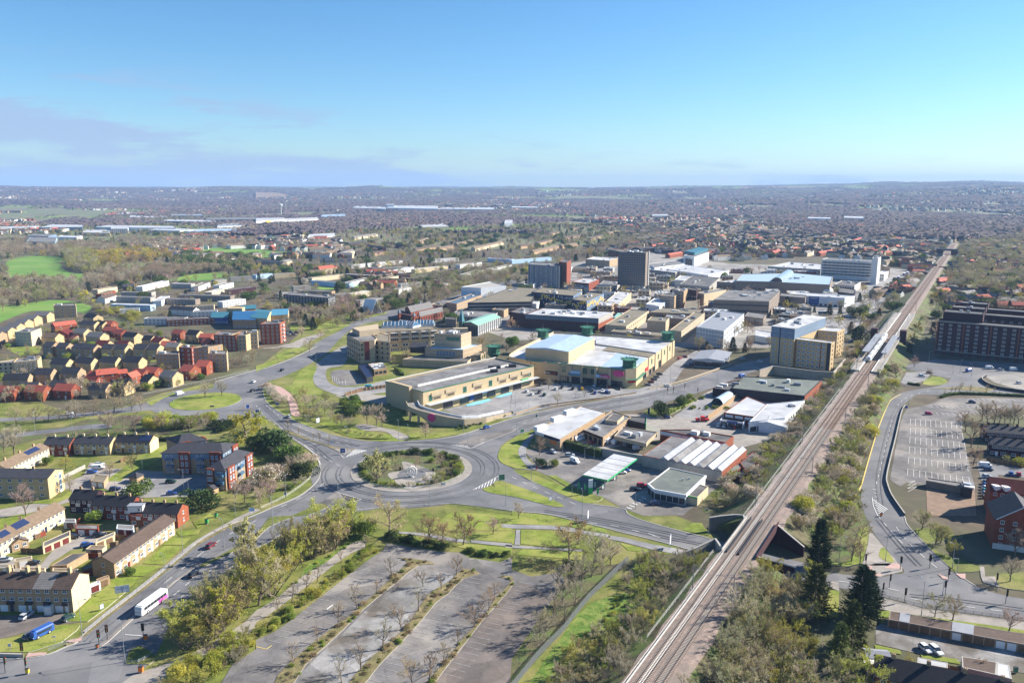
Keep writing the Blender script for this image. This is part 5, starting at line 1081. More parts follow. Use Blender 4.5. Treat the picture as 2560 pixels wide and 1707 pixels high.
# ---- infill of the crowded centre: smaller shops between the larger blocks
BPOLY+=[m4,w4,r4,pp];ir=random.Random(14);SQ=P('A2 1500,1250 2334,1010 A3 500,790 1250,690 2000,780 A4 400,740 500,900 1000,1000 640,1200 500,1240 300,1400 A3 2334,1500 1500,1560 1250,1480 600,1460 0,1330');GA_=math.atan2(*reversed(unit(*P('A3 1837,1127 D3 335,72',15))));nI=0
for k in range(3000):
 x,y=ir.uniform(-80,400),ir.uniform(520,1150);L,W_=ir.uniform(12,30),ir.uniform(9,16);an=GA_+(0,1.571)[ir.random()<.4];ca,sa=math.cos(an),math.sin(an)
 q=[(x+ca*i*L/2-sa*j*W_/2,y+sa*i*L/2+ca*j*W_/2)for i,j in((-1,-1),(1,-1),(1,1),(-1,1))];tst=[lerp(q[i],q[(i+1)%4],t)for i in range(4)for t in(0,.33,.66)]+[(x,y)]
 if nI>=64 or not all(inside(t,SQ)for t in tst)or any(inside(t,b_)for b_ in BPOLY for t in tst)or any(inside(t,q)for b_ in BPOLY for t in b_):continue
 nI+=1;h=ir.uniform(4.5,10);w_=ir.choice(['concrete','brick_tan','beige_plain','concrete_brown','render_white','brick_red','cream']);rf=ir.choice(['flat_white','flat_grey','flat_moss','flat_dark','flat_white']);X,Xp,Xc=bldg('retail_block','%s shop block with a %s roof packed into the town centre'%({'concrete':'grey','brick_tan':'tan brick','beige_plain':'beige','concrete_brown':'brown','render_white':'white','brick_red':'red brick','cream':'cream'}[w_],{'flat_white':'pale','flat_grey':'grey','flat_moss':'mossy','flat_dark':'dark'}[rf]),'shop',q,h,w_,rf,.4,0,'small shop blocks of the centre')
 plant(X,Xp,h-.4,ir.randrange(2,6),k,smax=3.2)
 for i in range(4):
  n0=outn(Xp[i],Xp[(i+1)%4],Xc)
  if n0[1]<.2:wgrid(X,Xp,Xc,i,max(1,int(h/3.4)),max(2,int(dist(Xp[i],Xp[(i+1)%4])/4)),2.2,1.4,ir.choice(['white','dark','dark']),.6,h-.3)
# ================================================================== industrial estate and filling station
rt,poly,c=flat('white roofed tile showroom with a dark sign band near the roundabout','showroom','B3 212,792 440,866 848,622',5.6,'brick_tan','sheet_white',((1,1,12,1.6,1.2,'dark',1.4,4),),0,.25,'showroom')
panel(rt,'fascia','panel_white',poly[0],poly[1],c,0,1,4.3,5.7,2);panel(rt,'sign_board','navy',poly[0],poly[1],c,.38,1,4.25,5.6,4);text('TILES & BATHROOMS',lerp(poly[0],poly[1],.69),(outn(poly[0],poly[1],c)[0]*2,outn(poly[0],poly[1],c)[1]*2),4.6,.95,'frame_white',rt);panel(rt,'orange_panel','orange',poly[0],poly[1],c,.62,.85,2.2,3.6,1)
for t in(.05,.42,.72):q=lerp(poly[0],poly[3],t);roofbox(rt,lerp(q,c,.08),7,2.6,5.3,2.1,.75,'panel_white','gable_dormer')
rt,poly,c=flat('flat roofed workshop with black fascia behind the white showroom','workshop','B3 652,780 830,850 1085,662',4.6,'brick_tan','flat_grey',((1,1,9,1.4,1.2,'white',1.2,3.6),(0,1,4,2.4,2.4,'shop',.3,3.4)),3,.4,'workshop');panel(rt,'fascia','black',poly[0],poly[1],c,0,1,3.4,4.7,2)
flat('raised dark roofed bay on the workshop','workshop','B3 850,690 960,705 1020,650',6,'beige_plain','flat_dark',(),0,.2,'workshop')
rt,poly,c=flat('green fronted store at the yard entrance','workshop','B3 1060,690 1220,725 1225,670 1080,655',4.4,'black','flat_dark',(),0,.3,'workshop');panel(rt,'fascia','bp_green',poly[1],poly[2],c,0,1,.5,4.4,1)
flat('beige flat canopy over parked vans in the yard','canopy','B3 930,835 1225,905 1240,880 1330,800 1010,750',4.2,'beige_plain','flat_grey',(),3,.4,'van_canopy',z0=2.6)
cp=thing('canopy_post_frame','posts carrying the beige van canopy','posts',(*P('B3 1100,900')[0],0))
for s_ in('B3 940,900','B3 1080,930','B3 1215,960'):bb=MB();p0=P(s_)[0];bb.tube((*p0,0),(*p0,2.7),.18);bb.build('post','cream',cp)
fc=thing('factory','factory with a patched sawtooth roof and a long white rendered wall','factory',(*P('B3 1600,1100')[0],0));f4=para(P('B3 1190,1012 1915,1160 2140,962',5.0));block(fc,f4,-.3,5,'brick_orange','flat_grey',.1);cF=cen(f4)
panel(fc,'front_wall','concrete',f4[0],f4[1],cF,0,1,0,4.8,1.5);NB=9
for k in range(2,NB):
 t0,t1=k/NB,(k+1)/NB;A_,B_=lerp(f4[0],f4[1],t0),lerp(f4[0],f4[1],t1);C_,D_=lerp(f4[3],f4[2],t1),lerp(f4[3],f4[2],t0);mA,mD=lerp(A_,B_,.5),lerp(D_,C_,.5);bb=MB();zr=6.3
 bb.face([(*A_,5),(*mA,zr),(*mD,zr),(*D_,5)][::-1],0);bb.face([(*mA,zr),(*B_,5),(*C_,5),(*mD,zr)][::-1],1);bb.face([(*A_,5),(*B_,5),(*mA,zr)],0);bb.face([(*C_,5),(*D_,5),(*mD,zr)],0)
 bb.build('sawtooth_bay',[('flat_white','sheet_grey')[k%2],('flat_grey','flat_white','sheet_grey')[k%3]],fc)
lw=P('B3 822,945 1190,1012',4.2);bb=MB();bb.wall(lw,.4,0,4.0);bb.build('yard_wall','concrete',fc)
wins(fc,f4[1],f4[2],cF,[1.0],4,2.2,1.6,'frame_dark',.1,.9,'door')
flat('long low workshop with white clerestory panels beside the factory','workshop','B3 1352,778 1948,895 2022,838 1650,775',5.5,'brick_orange','flat_dark',((0,1,9,4.2,1.7,'panel_white',2.6,5.2),),4,.4,'workshop')
flat('small sheds with rusty roofs behind the factory','shed','B3 2080,1080 2130,1150 2280,1040 2200,980',3,'brick_red','flat_dark',(),0,.2,'shed');flat('low grey lean-to against the factory side','shed','B3 1925,1190 2075,1140 2140,1060 2010,1110',2.6,'brick_orange','flat_green',(),0,.2,'shed');flat('dark flat shed at the rail side of the factory','shed','B3 2000,1190 2100,1215 2145,1170 2040,1150',2.8,'brick_dark','flat_dark',(),0,.2,'shed')
rt,poly,c=flat('large white roofed trade unit in the upper yard','trade unit','B3 1932,622 2212,662 B4 -10,545 B3 2145,475',6,'brick_red','sheet_white',((0,1,3,4,1.4,'panel_white',3.5,5.5),),0,.25,'trade_unit')
rt,poly,c=flat('white roofed trade unit against the railway bank','trade unit','B3 2165,705 B4 155,668 335,512 B4 -10,545',6,'panel_white','sheet_white',((0,1,5,3.6,2.4,'shop',.2,3.6),(1,1,8,1.5,1.2,'dark',2.2,4.2)),1,.25,'trade_unit')
a,b_=P('B3 2155,720 2500,760',4);pp=deep(a,b_,12);pr_=thing('gabled_porch','white gabled entrance porch of the trade unit','porch',(*cen(pp),0));gable(pr_,pp,4,1.8,'panel_white','sheet_white',.3,axis=1)
rt,poly,c=flat('low blue trimmed garage front in the upper yard','garage','B3 1895,690 2110,715 2150,670',3.6,'panel_white','flat_dark',((0,1,3,3.2,2.4,'shop',.2,3),),0,.3,'garage');panel(rt,'fascia','blue_sign',poly[0],poly[1],c,.3,.75,2.7,3.7,2)
rt,poly,c=flat('broad green grey flat roofed hall below the apartment block','hall','B3 2005,400 B4 335,470 490,325 B3 2112,292',6,'charcoal','flat_green',(),7,.4,'retail_hall');panel(rt,'brick_side','brick_orange',poly[1],poly[2],c,0,1,0,5.6,.6);wins(rt,poly[1],poly[2],c,[1.0],5,1.4,2.2,'frame_dark',name='door')
flat('flat roofed bowling club front with dark walls','hall','B3 1830,400 2005,420 2120,320 1960,345',5,'brick_plum','flat_dark',(),3,.4,'retail_hall')
rt,poly,c=bldg('car_showroom','small glazed car showroom with a grey folded roof','showroom',P('B3 1662,145 1925,160 1985,85',4.5),4.5,'metal_pale','flat_grey',.2);wgrid(rt,poly,c,0,1,4,5,3,'shop',.3,4);wgrid(rt,poly,c,1,1,4,4,3,'shop',.3,4)
gable(rt,[lerp(q,c,-.1)for q in poly],5.2,1.2,'metal_pale','sheet_grey',.5,'roof_edge','folded_roof',1,4.6);panel(rt,'sign_board','panel_white',poly[0],poly[1],c,.38,.62,3.4,4.7,4)
yw=thing('yard_wall','brick yard wall running up to the barrel roofed bay','wall',(*P('B3 1900,600')[0],0));bb=MB();bb.wall(P('B3 1782,700 1960,570 2065,480'),.4,0,3);bb.build('wall','brick_tan',yw)
bv=thing('barrel_canopy','blue barrel vaulted canopy on the upper yard','canopy',(*P('B3 1930,540')[0],0));a,b_=P('B3 1870,565 1975,500');u=unit(a,b_);n=(-u[1],u[0]);bb=MB();f=lambda p,t:(p[0]+n[0]*3.6*math.cos(t),p[1]+n[1]*3.6*math.cos(t),.2+4.4*math.sin(t))
for k in range(12):t0,t1=math.pi*k/12,math.pi*(k+1)/12;bb.face([f(a,t0),f(b_,t0),f(b_,t1),f(a,t1)])
bb.build('vault','sheet_blue',bv);bb=MB();bb.face([f(b_,t)for t in np.linspace(0,math.pi,13)]);bb.build('end_panel','red_sign',bv)
cn=thing('filling_station_canopy','white filling station canopy with a green edge on slim columns','canopy',(*P('B3 900,1200')[0],0));k4=para(P('B3 645,1188 870,1238 1140,1042',5.6));bb=MB();bb.prism(k4,4.9,5.6,0,1,True);bb.build('canopy_slab',['bp_green','sheet_white'],cn)
for k in range(1,5):a,b_=lerp(k4[0],k4[3],k/5),lerp(k4[1],k4[2],k/5);bb=MB();bb.wall([a,b_],.18,5.6,5.66);bb.build('roof_seam','metal_grey',cn)
for i in(.12,.5,.88):
 for j in(.25,.75):q=lerp(lerp(k4[0],k4[3],i),lerp(k4[1],k4[2],i),j);bb=MB();bb.box((*q,2.45),(.4,.4,4.9));bb.build('column','metal_pale',cn)
for i in(.12,.5,.88):
 for j in(.35,.65):q=lerp(lerp(k4[0],k4[3],i),lerp(k4[1],k4[2],i),j);pm=thing('fuel_pump','green and white fuel pump under the canopy','fuel pump',(*q,0),.6,'fuel pumps');bb=MB();bb.box((*q,.95),(.9,.5,1.9),.6);bb.build('cabinet','panel_white',pm);bb=MB();bb.box((*q,1.5),(.94,.54,.5),.6);bb.build('display','bp_green',pm)
rt,poly,c=bldg('filling_station_shop','filling station shop with white rim and grey green flat roof','shop',P('B3 1242,1268 1300,1320 1580,1372 1765,1195 1435,1122',4.4),4.4,'render_white','flat_green',.35);wins(rt,poly[1],poly[2],c,[.5],5,2.2,2.2,'shop');wins(rt,poly[0],poly[1],c,[.4],2,2.6,2.4,'shop')
panel(rt,'white_rim','panel_white',poly[1],poly[2],c,0,1,3.4,4.5,4);panel(rt,'white_rim','panel_white',poly[0],poly[1],c,0,1,3.4,4.5,4);panel(rt,'white_rim','panel_white',poly[2],poly[3],c,0,1,3.4,4.5,4)
for t,f_ in((.4,.3),(.55,.5)):roofbox(rt,lerp(c,poly[3],f_),.5,.5,4.05,.9,0,'metal_pale','vent')
rt,poly,c=flat('small flat roofed annex with green band beside the shop','annex','B3 1590,1372 1692,1395 1790,1300 1700,1270',3.6,'cream','flat_dark',(),0,.25,'annex');panel(rt,'green_band','bp_green',poly[0],poly[1],c,0,1,3.0,3.6,1.5)
ps=P('B3 715,1365')[0];pt=thing('price_sign','tall white and green price sign at the filling station','sign',(*ps,0));bb=MB();bb.box((*ps,1.4),(1.7,.5,2.8),.2);bb.build('lower_panel','bp_green',pt);bb=MB();bb.box((*ps,4.4),(1.7,.52,3.2),.2);bb.build('upper_panel','panel_white',pt)
for k,s_ in enumerate(('B3 600,1335','B3 658,1350','B3 772,1385')):
 p0=P(s_)[0];fl=thing('feather_flag','green feather flag on the forecourt verge, %s of three'%('left','middle','right')[k],'flag',(*p0,0));bb=MB();bb.tube((*p0,0),(*p0,3.6),.04,n=5);bb.build('pole','metal_pale',fl);bb=MB();bb.face([(p0[0]+.03,p0[1],.7),(p0[0]+.8,p0[1]+.1,.9),(p0[0]+.9,p0[1]+.1,2.8),(p0[0]+.45,p0[1],3.5),(p0[0]+.03,p0[1],3.6)]);bb.build('cloth','bp_green',fl)
rt,poly,c=flat('drive-through restaurant with red and grey roofs beside its car park','restaurant','D1 320,900 400,975 575,950 490,880',4.6,'brick_tan','flat_white',((1,1,3,2,1.6,'dark',1,3.4),),4,.4,'restaurant')
flat('lower red edged wing of the drive-through restaurant','restaurant','D1 185,912 300,1085 385,1060 320,900',3.6,'charcoal','navy',(),0,.3,'restaurant')
wl=thing('service_yard_wall','tan pillared service yard wall beside the arcade','wall',(*P('D1 300,1300')[0],0));q=P('D1 20,1330 240,1265 550,1220')
bb=MB();bb.wall(q,.3,0,2.0);bb.build('panel_wall','timber',wl)
for k in range(9):p0=lerp(q[0],q[1],k/3)if k<4 else lerp(q[1],q[2],(k-3)/6);bb=MB();bb.box((*p0,1.2),(.6,.6,2.4));bb.build('pillar','beige_plain',wl)
# ================================================================== housing
TR=('terraced_house_row','terraced houses')
def eav(s,z):return P(s,z)
def solar(root,a,b,c,d,ea,rise,t0,t1,f0,f1,nx,ny):
 """panels on the roof plane a-b (eave) .. ridge"""
 e0,e1=lerp(a,d,.5),lerp(b,c,.5)
 for i in range(nx):
  for j in range(ny):
   def pt(u,v,lift):
    p,q=lerp(a,b,u),lerp(e0,e1,u);r=lerp(p,q,v);return(r[0],r[1],ea+rise*v+lift)
   u0,u1=t0+(t1-t0)*(i+.04)/nx,t0+(t1-t0)*(i+.96)/nx;v0,v1=f0+(f1-f0)*(j+.04)/ny,f0+(f1-f0)*(j+.96)/ny
   m=MB();m.face([pt(u0,v0,.2),pt(u1,v0,.2),pt(u1,v1,.2),pt(u0,v1,.2)])
   for k,(x,y)in enumerate(((u0,v0),(u1,v0),(u1,v1),(u0,v1))):
    x2,y2=((u0,v0),(u1,v0),(u1,v1),(u0,v1))[(k+1)%4];m.face([pt(x,y,.1),pt(x2,y2,.1),pt(x2,y2,.2),pt(x,y,.2)])
   m.build('solar_panel','solar',root,ROOFO[root.name])
a,b=P('C1 -330,905 670,925');T3,T3p,T3c=house('three storey tan terrace with brown tiled roof and cream end wall by the bus road',a,b,9,7.4,2.6,'brick_tan','roof_brown',6,*TR,rows=3,win='white',chim=0,panelm='render_white',ww=1.3,wh=1.1,gw=False)
panel(T3,'end_wall','cream',T3p[1],T3p[2],T3c,0,1,0,7.3,.6);m=MB();e1=lerp(T3p[1],T3p[2],.5);n=outn(T3p[1],T3p[2],T3c);o_=(n[0]*.08,n[1]*.08)
m.face([(T3p[1][0]+o_[0],T3p[1][1]+o_[1],7.3),(T3p[2][0]+o_[0],T3p[2][1]+o_[1],7.3),(e1[0]+o_[0],e1[1]+o_[1],9.95)]);m.build('gable_end','cream',T3)
for t in(.16,.36,.53,.63,.92):
 e0_,e1_=lerp(T3p[0],T3p[3],.5),lerp(T3p[1],T3p[2],.5);q=lerp(e0_,e1_,t);m=MB();m.box((*q,10.7),(.8,1.1,2.2),.03);m.tube((q[0],q[1],11.8),(q[0],q[1],12.2),.16);m.build('chimney','brick_buff',T3,ROOFO[T3.name])
def roofpatch(root,poly,ea,rise,t0,t1,m_,ov=.4):
 e0,e1=lerp(poly[0],poly[3],.5),lerp(poly[1],poly[2],.5);b0,b1=lerp(poly[0],poly[1],t0),lerp(poly[0],poly[1],t1);r0,r1=lerp(e0,e1,t0),lerp(e0,e1,t1)
 k=-.09;q0,q1=lerp(b0,r0,k),lerp(b1,r1,k);m=MB();m.face([(*q0,ea+rise*k+.14),(*q1,ea+rise*k+.14),(*r1,ea+rise+.14),(*r0,ea+rise+.14)]);m.build('roof_patch',m_,root,ROOFO[root.name])
roofpatch(T3,T3p,7.4,2.6,.655,.825,'roof_grey')
for k in range(6):
 t=(k+.68)/6;nn=outn(T3p[0],T3p[1],T3c);put(T3,'balcony',slabpiece('charcoal'),lerp(T3p[0],T3p[1],t),nn,2.5,1.9,.9,9);put(T3,'garage_door',slabpiece('frame_white'),lerp(T3p[0],T3p[1],(k+.25)/6),nn,.02,2.2,2.0,.8)
m=MB();q=lerp(T3p[0],T3p[1],.80);nn=outn(T3p[0],T3p[1],T3c);m.box((q[0]+nn[0]*.9,q[1]+nn[1]*.9,1.3),(1.9,1.8,2.6),.02);m.build('porch','render_white',T3)
a,b=P('C1 1052,612 1600,208');LT,LTp,LTc=house('long tan two storey terrace with grey brown roof along the dual carriageway',a,b,7.6,5.1,1.9,'brick_tan','roof_brown',8,*TR,rows=2,chim=0,panelm='render_white')
for t in(.04,.3,.62):m=MB();q=lerp(lerp(LTp[0],LTp[1],t),lerp(LTp[3],LTp[2],t),.75);m.box((*q,6.6),(.8,.6,1.6),.6);m.build('chimney','brick_tan',LT,ROOFO[LT.name])
a,b=P('C1 -160,520 600,95');L2,L2p,L2c=house('long pale brick terrace with solar panels on its roof, left edge',a,b,7.6,5.1,2.1,'cream','roof_tan',9,*TR,rows=2,chim=0)
solar(L2,*L2p,5.1,2.1,.26,.37,.25,.85,6,1);solar(L2,*L2p,5.1,2.1,.44,.60,.3,.95,6,2)
for t in(.4,.57,.8):m=MB();q=lerp(lerp(L2p[0],L2p[1],t),lerp(L2p[3],L2p[2],t),.52);m.box((*q,7.6),(.9,.7,1.5),.5);m.build('chimney','brick_tan',L2,ROOFO[L2.name])
a,b=P('C1 115,380 270,330');X,Xp,Xc=house('small rear extension with solar panels behind the pale terrace',a,b,5,2.8,1.4,'brick_tan','roof_tan',1,'house_extension','extension',rows=1,door=False,gw=False,axis=1);solar(X,Xp[1],Xp[2],Xp[3],Xp[0],2.8,1.4,.1,.9,.2,.9,4,1)
a,b=eav('B1 60,1135 445,942',5.1);X,Xp,Xc=house('pale brick terrace with a solar panelled roof behind the three storey flats',a,b,7.6,5.1,2.0,'cream','roof_tan',6,*TR,rows=2,chim=3);solar(X,*Xp,5.1,2.0,.55,.85,.25,.85,5,2)
a,b=P('B1 -330,1405 455,1412');FL,FLp,FLc=house('three storey dark fronted flats with a sunlit buff end wall',a,b,10.5,8.6,1.8,'brick_buff','roof_slate',4,'flats','flats',rows=3,chim=2,panelm=None,door=False,ww=1.6);put(FL,'stair_window',piece('tall'),lerp(FLp[1],FLp[2],.75),outn(FLp[1],FLp[2],FLc),.5,1.8,7.4)
for k,(s_,u,l_)in enumerate((('B1 630,1412 848,1420',2,'dark brick terrace piece with a charcoal roof beside the court'),('B1 832,1466 1190,1482',3,'red brick terrace piece with charcoal roof, middle of the row'),('B1 1182,1530 1615,1548',4,'red brick terrace piece with a sunlit orange gable'))):
 a,b=eav(s_,5.4);X,Xp,Xc=house(l_,a,b,8,5.4,2.4,('brick_dark','brick_red','brick_orange')[k],'roof_charcoal',u,*TR,rows=2,chim=u,cm='brick_tan',panelm='render_white')
 if k==2:
  m=MB();q=lerp(Xp[0],Xp[1],.12);m.box((q[0],q[1]+1.2,6.4),(5.2,2.6,2.6),.03);m.build('dormer','render_white',X);m=MB();m.box((q[0],q[1]+1.2,7.8),(5.6,3.0,.25),.03);m.build('dormer_roof','sheet_grey',X);panel(X,'red_tile_band','roof_red',Xp[0],Xp[1],Xc,0,.27,4.5,5.0,9)
  wins(X,lerp(Xp[0],Xp[1],0),lerp(Xp[0],Xp[1],.27),Xc,[5.9],2,1.1,1.2,'white')
for k,(s_,u,w_,l_)in enumerate((('B1 395,912 628,918',2,'brick_red','red brick end of the grey roofed terrace'),('B1 665,905 998,912',3,'brick_buff','buff middle piece of the grey roofed terrace'),('B1 1042,890 1362,896',3,'brick_buff','buff terrace piece with dark solar roof and cream gable'))):
 a,b=eav(s_,5.2);X,Xp,Xc=house(l_,a,b,8,5.2,2.3,w_,'roof_charcoal' if k==2 else 'roof_slate',u,*TR,rows=2,chim=u,cm='cream',panelm='render_white')
 if k==2:solar(X,*Xp,5.2,2.3,.66,.98,.15,.95,5,2);panel(X,'end_wall','cream',Xp[1],Xp[2],Xc,0,1,0,5.1,.5)
ab=thing('apartment_building','brick apartment building with blue grey top floor and slate hip roofs','apartment block',(*P('B1 1800,1160')[0],0))
for q,ea,tag_ in(('B1 1472,990 2030,992 2165,905',9.4,'main'),('B1 1876,1137 2052,1152 2300,988',8.6,'wing'),('B1 1630,905 1880,870 1760,822',9.4,'rear')):
 pp=para(P(q,ea));gable(ab,pp,ea,2.4,'brick_tan','roof_slate',.5,tag_+'_wall',tag_+'_roof',axis=1 if tag_=='wing' else 0,hip=4.0);cc=cen(pp)
 for i in(0,1):
  p0,p1=edge(pp,i);panel(ab,'top_cladding','blue_grey',p0,p1,cc,0,1,ea-2.7,ea-.1,.6);L=dist(p0,p1);nb=max(2,int(L/6.5))
  for k in range(nb):
   t=(k+.5)/nb
   if k%2==(1 if tag_=='main' else 0):panel(ab,'brick_bay','brick_red',p0,p1,cc,t-.36/nb,t+.36/nb,0,ea+.5,7)
   else:panel(ab,'tan_bay','brick_tan',p0,p1,cc,t-.3/nb,t+.3/nb,0,ea-2.6,1.5)
   nn=outn(p0,p1,cc);off=.75 if k%2==(1 if tag_=='main' else 0)else .2
   for z_ in(.9,3.9,6.8):
    for dt in(-.14,.14):q_=lerp(p0,p1,t+dt/nb);put(ab,'window',piece('tall'),(q_[0]+nn[0]*off,q_[1]+nn[1]*off),nn,z_,1.1,1.7)
   if k%2!=(1 if tag_=='main' else 0):
    for z_ in(3.0,5.9):q_=lerp(p0,p1,t);put(ab,'balcony',slabpiece('glass_blue'),q_,nn,z_,3.2,1.1,13)
a,b=P('B1 1180,1262 1250,1270');house('small hip roofed store in the car park of the apartments',a,b,4,2.6,1.4,'brick_tan','roof_slate',1,'store','store',rows=1,door=False,gw=False,hip=1.8,front=False)
a,b=P('B1 1950,1370 2060,1310');house('low tan bin store with a slate roof behind the apartments',a,b,3.4,2.4,1.1,'brick_tan','roof_slate',1,'store','store',rows=1,door=False,gw=False,front=False)
for k,(s_,d_,w_,r_,l_)in enumerate((('C1 455,500 610,490 800,380',0,'brick_tan','flat_dark','dark flat roofed garage block in the garage court'),('C1 180,535 410,545 415,515',0,'cream','roof_tan','low tan garage row behind the three storey terrace'),('C1 475,545 710,555 715,525',0,'cream','roof_tan','second low garage row behind the terrace'),('C1 870,290 1040,220 1050,185',0,'cream','flat_grey','long cream shed along the court'),('C1 685,160 895,165 900,125',0,'brick_red','flat_grey','pair of grey roofed garages at the court end'),('C1 1060,160 1215,170 1220,130',0,'panel_white','flat_grey','white shed with grey roof'),('C1 780,345 930,350 975,315',0,'cream','roof_tan','small tan garden shed'),('C1 130,460 290,430 290,405',0,'cream','flat_moss','mossy roofed garage left of the court'),('C1 390,330 640,220 640,175',0,'cream','flat_dark','row of garages with dark roofs on the court'),('C1 580,100 690,100 690,70',0,'render_white','flat_grey','small white garden shed behind the terrace'),('C1 -120,520 120,515 120,485',0,'cream','flat_grey','grey garage at the left edge'),('C1 815,690 915,650 900,630',0,'panel_white','flat_white','white metal shed beside the end wall'),('C1 890,640 1000,600 985,580',0,'brick_tan','roof_tan','brick shed beside the end wall'),('B1 825,1245 945,1260 985,1200',0,'brick_tan','flat_moss','open tan bin store on the estate court'),('C1 745,540 850,510 855,480',0,'timber','flat_green','green roofed garden shed'))):
 flat(l_,'shed',s_,2.5,w_,r_,((0,1,max(1,int(dist(*P(s_,2.5)[:2])/3.2)),2.2,1.9,('timber','frame_white','roof_maroon')[k%3],.1,2.2),),0,.12,'garage' if 'garage' in l_ else 'shed')
fr=random.Random(5)
for k,s_ in enumerate(('C1 640,170 790,60','C1 800,430 1010,430','C1 990,250 1230,270','C1 1000,330 1130,310','C1 190,380 400,390','C1 660,210 640,130','C1 320,260 420,220','B1 560,1240 780,1130','B1 1100,1080 1160,1050','B4 1990,1060 2334,1125','C4 1560,1440 1740,1480')):
 p=P(s_);f_=thing('garden_fence','timber garden fence %s'%('along the left court','behind the long terrace','between two gardens','round a dark shed','of the solar roofed extension','beside the grey garages','by the white shed','of pale panels by the estate court','of red panels by the lawn','of the right hand gardens','by the lower right garages')[k],'fence',(*p[0],0));L=dist(*p);nb=max(2,int(L/2))
 for j in range(nb):m=MB();m.wall([lerp(*p,(j+.02)/nb),lerp(*p,(j+.98)/nb)],.08,0,1.75);m.build('fence_panel',fr.choice(['timber','timber','timber_red'])if k not in(7,)else 'concrete',f_)
# ---- new estate: red and dark roofs. eave line, depth, eave height, rise, wall, roof, ridge axis
EST='''B1 455,176 600,184 8 6.6 3 buff slate 0
B1 680,166 826,176 8 6.6 3 buff slate 0
B1 900,160 1048,168 8 6.6 3 buff slate 0
B1 1120,158 1262,168 8 6.6 3 buff slate 0
B1 300,272 458,276 8 6.4 3 tan slate 0
B1 546,262 704,268 8 6.4 3 tan slate 0
B1 20,325 250,318 8 5.4 2.8 tan charcoal 0
B1 160,405 330,402 8 5.4 2.8 tan slate 0
B1 440,385 600,388 8 5.4 2.8 tan slate 0
B1 -60,438 122,446 8 5.2 3 orange red 0
B1 214,430 386,440 8 5.2 3 orange red 0
B1 480,418 645,426 8 5.2 3 red red 0
B1 790,278 885,285 7 5 2 red red 0
B1 880,282 1075,262 8 5.2 2.6 orange red 0
B1 1075,270 1160,262 6 4 2 orange red 0
B1 742,330 870,335 7 3.2 2 red maroon 0
B1 800,408 960,414 8 5.4 2.8 tan slate 0
B1 1130,300 1200,305 8 5.2 2.6 orange red 1
B1 1190,262 1300,275 7 5.2 2.4 orange red 0
B1 1290,252 1408,262 8 5.4 2.6 orange red 0
B1 1275,332 1350,340 9 5.4 2.8 buff charcoal 0
B1 1030,385 1130,392 9 5.4 3 buff charcoal 0
B1 1450,292 1570,305 9 6.2 3 buff grey 0
B1 1628,240 1730,250 10 5.8 3 orange red 0
B1 1775,200 1880,205 10 5.8 3 orange red 0
A1 1560,1432 1640,1440 8 5.2 2.6 orange red 0
A1 1690,1440 1790,1448 9 6 2.8 buff charcoal 0
A1 1810,1470 1920,1472 8 5 2.4 orange red 0
A1 1830,1520 1900,1525 8 5 2.6 red red 0
A1 1460,1545 1580,1545 8 5.4 2.6 buff red 0
A1 1290,1490 1370,1495 8 5.4 2.6 buff charcoal 0
A1 1370,1505 1450,1515 10 5.6 2.8 buff maroon 0
A1 1050,1540 1150,1545 8 5.4 2.6 buff maroon 0
A1 862,1535 970,1540 8 5.4 2.6 buff maroon 0
A1 1110,1460 1220,1470 9 5.6 2.8 buff charcoal 0
A1 1020,1430 1100,1440 8 5.2 2.6 red red 0
A1 935,1405 1040,1412 8 5.2 2.6 orange red 0
A1 780,1460 910,1470 9 6.4 2.8 buff grey 0
A1 665,1425 760,1432 9 6.4 2.8 buff grey 0
A1 500,1370 700,1345 8 5.2 2.6 orange red 0
A1 480,1440 620,1445 9 5 3 red maroon 1
A1 720,1350 855,1358 9 5.6 2.6 buff slate 0
A1 860,1350 930,1358 8 5.2 2.6 buff charcoal 0
A1 930,1350 1010,1355 8 5.2 2.6 orange red 0
A1 760,1280 850,1295 9 5.4 2.6 buff charcoal 0
A1 375,1468 500,1475 9 5.4 2.8 buff tan 0
A1 610,1465 670,1480 7 3 2 buff red 0
A1 310,1268 425,1272 9 6.4 2.6 buff grey 0
A1 220,1300 310,1304 9 6.4 2.6 buff grey 0
A1 132,1335 225,1340 9 6.4 2.6 buff grey 0
A1 50,1372 150,1378 9 6.4 2.6 buff grey 0
A1 -40,1410 70,1416 9 6.4 2.6 buff grey 0
A1 -140,1450 -20,1455 9 6.4 2.6 tan grey 0
B1 385,20 470,24 9 7.6 2.6 tan slate 0
B1 505,28 600,32 9 7.6 2.6 tan slate 0
B1 650,34 750,40 9 7.6 2.6 tan slate 0
B1 752,40 850,45 9 7.6 2.6 tan slate 0
B1 920,40 1020,44 9 7.6 2.6 buff slate 0
B1 1030,42 1135,46 9 7.6 2.6 buff slate 0
B1 1210,40 1320,46 9 7.6 2.6 buff slate 0
B1 1330,44 1430,48 9 7.6 2.6 buff slate 0
B1 1500,25 1610,30 9 7.6 2.6 buff grey 0'''
ESTC=[]
RN_={'roof_red':'red','roof_maroon':'maroon','roof_slate':'slate grey','roof_charcoal':'charcoal','roof_grey':'pale grey','roof_tan':'tan','roof_brown':'brown'};WN_={'brick_orange':'orange brick','brick_red':'red brick','brick_buff':'buff brick','brick_tan':'tan brick','brick_dark':'dark brick','cream':'cream','render_white':'white rendered','panel_white':'white clad','concrete':'grey','brick_plum':'plum brick','sky_panel':'pale blue','concrete_brown':'brown'}
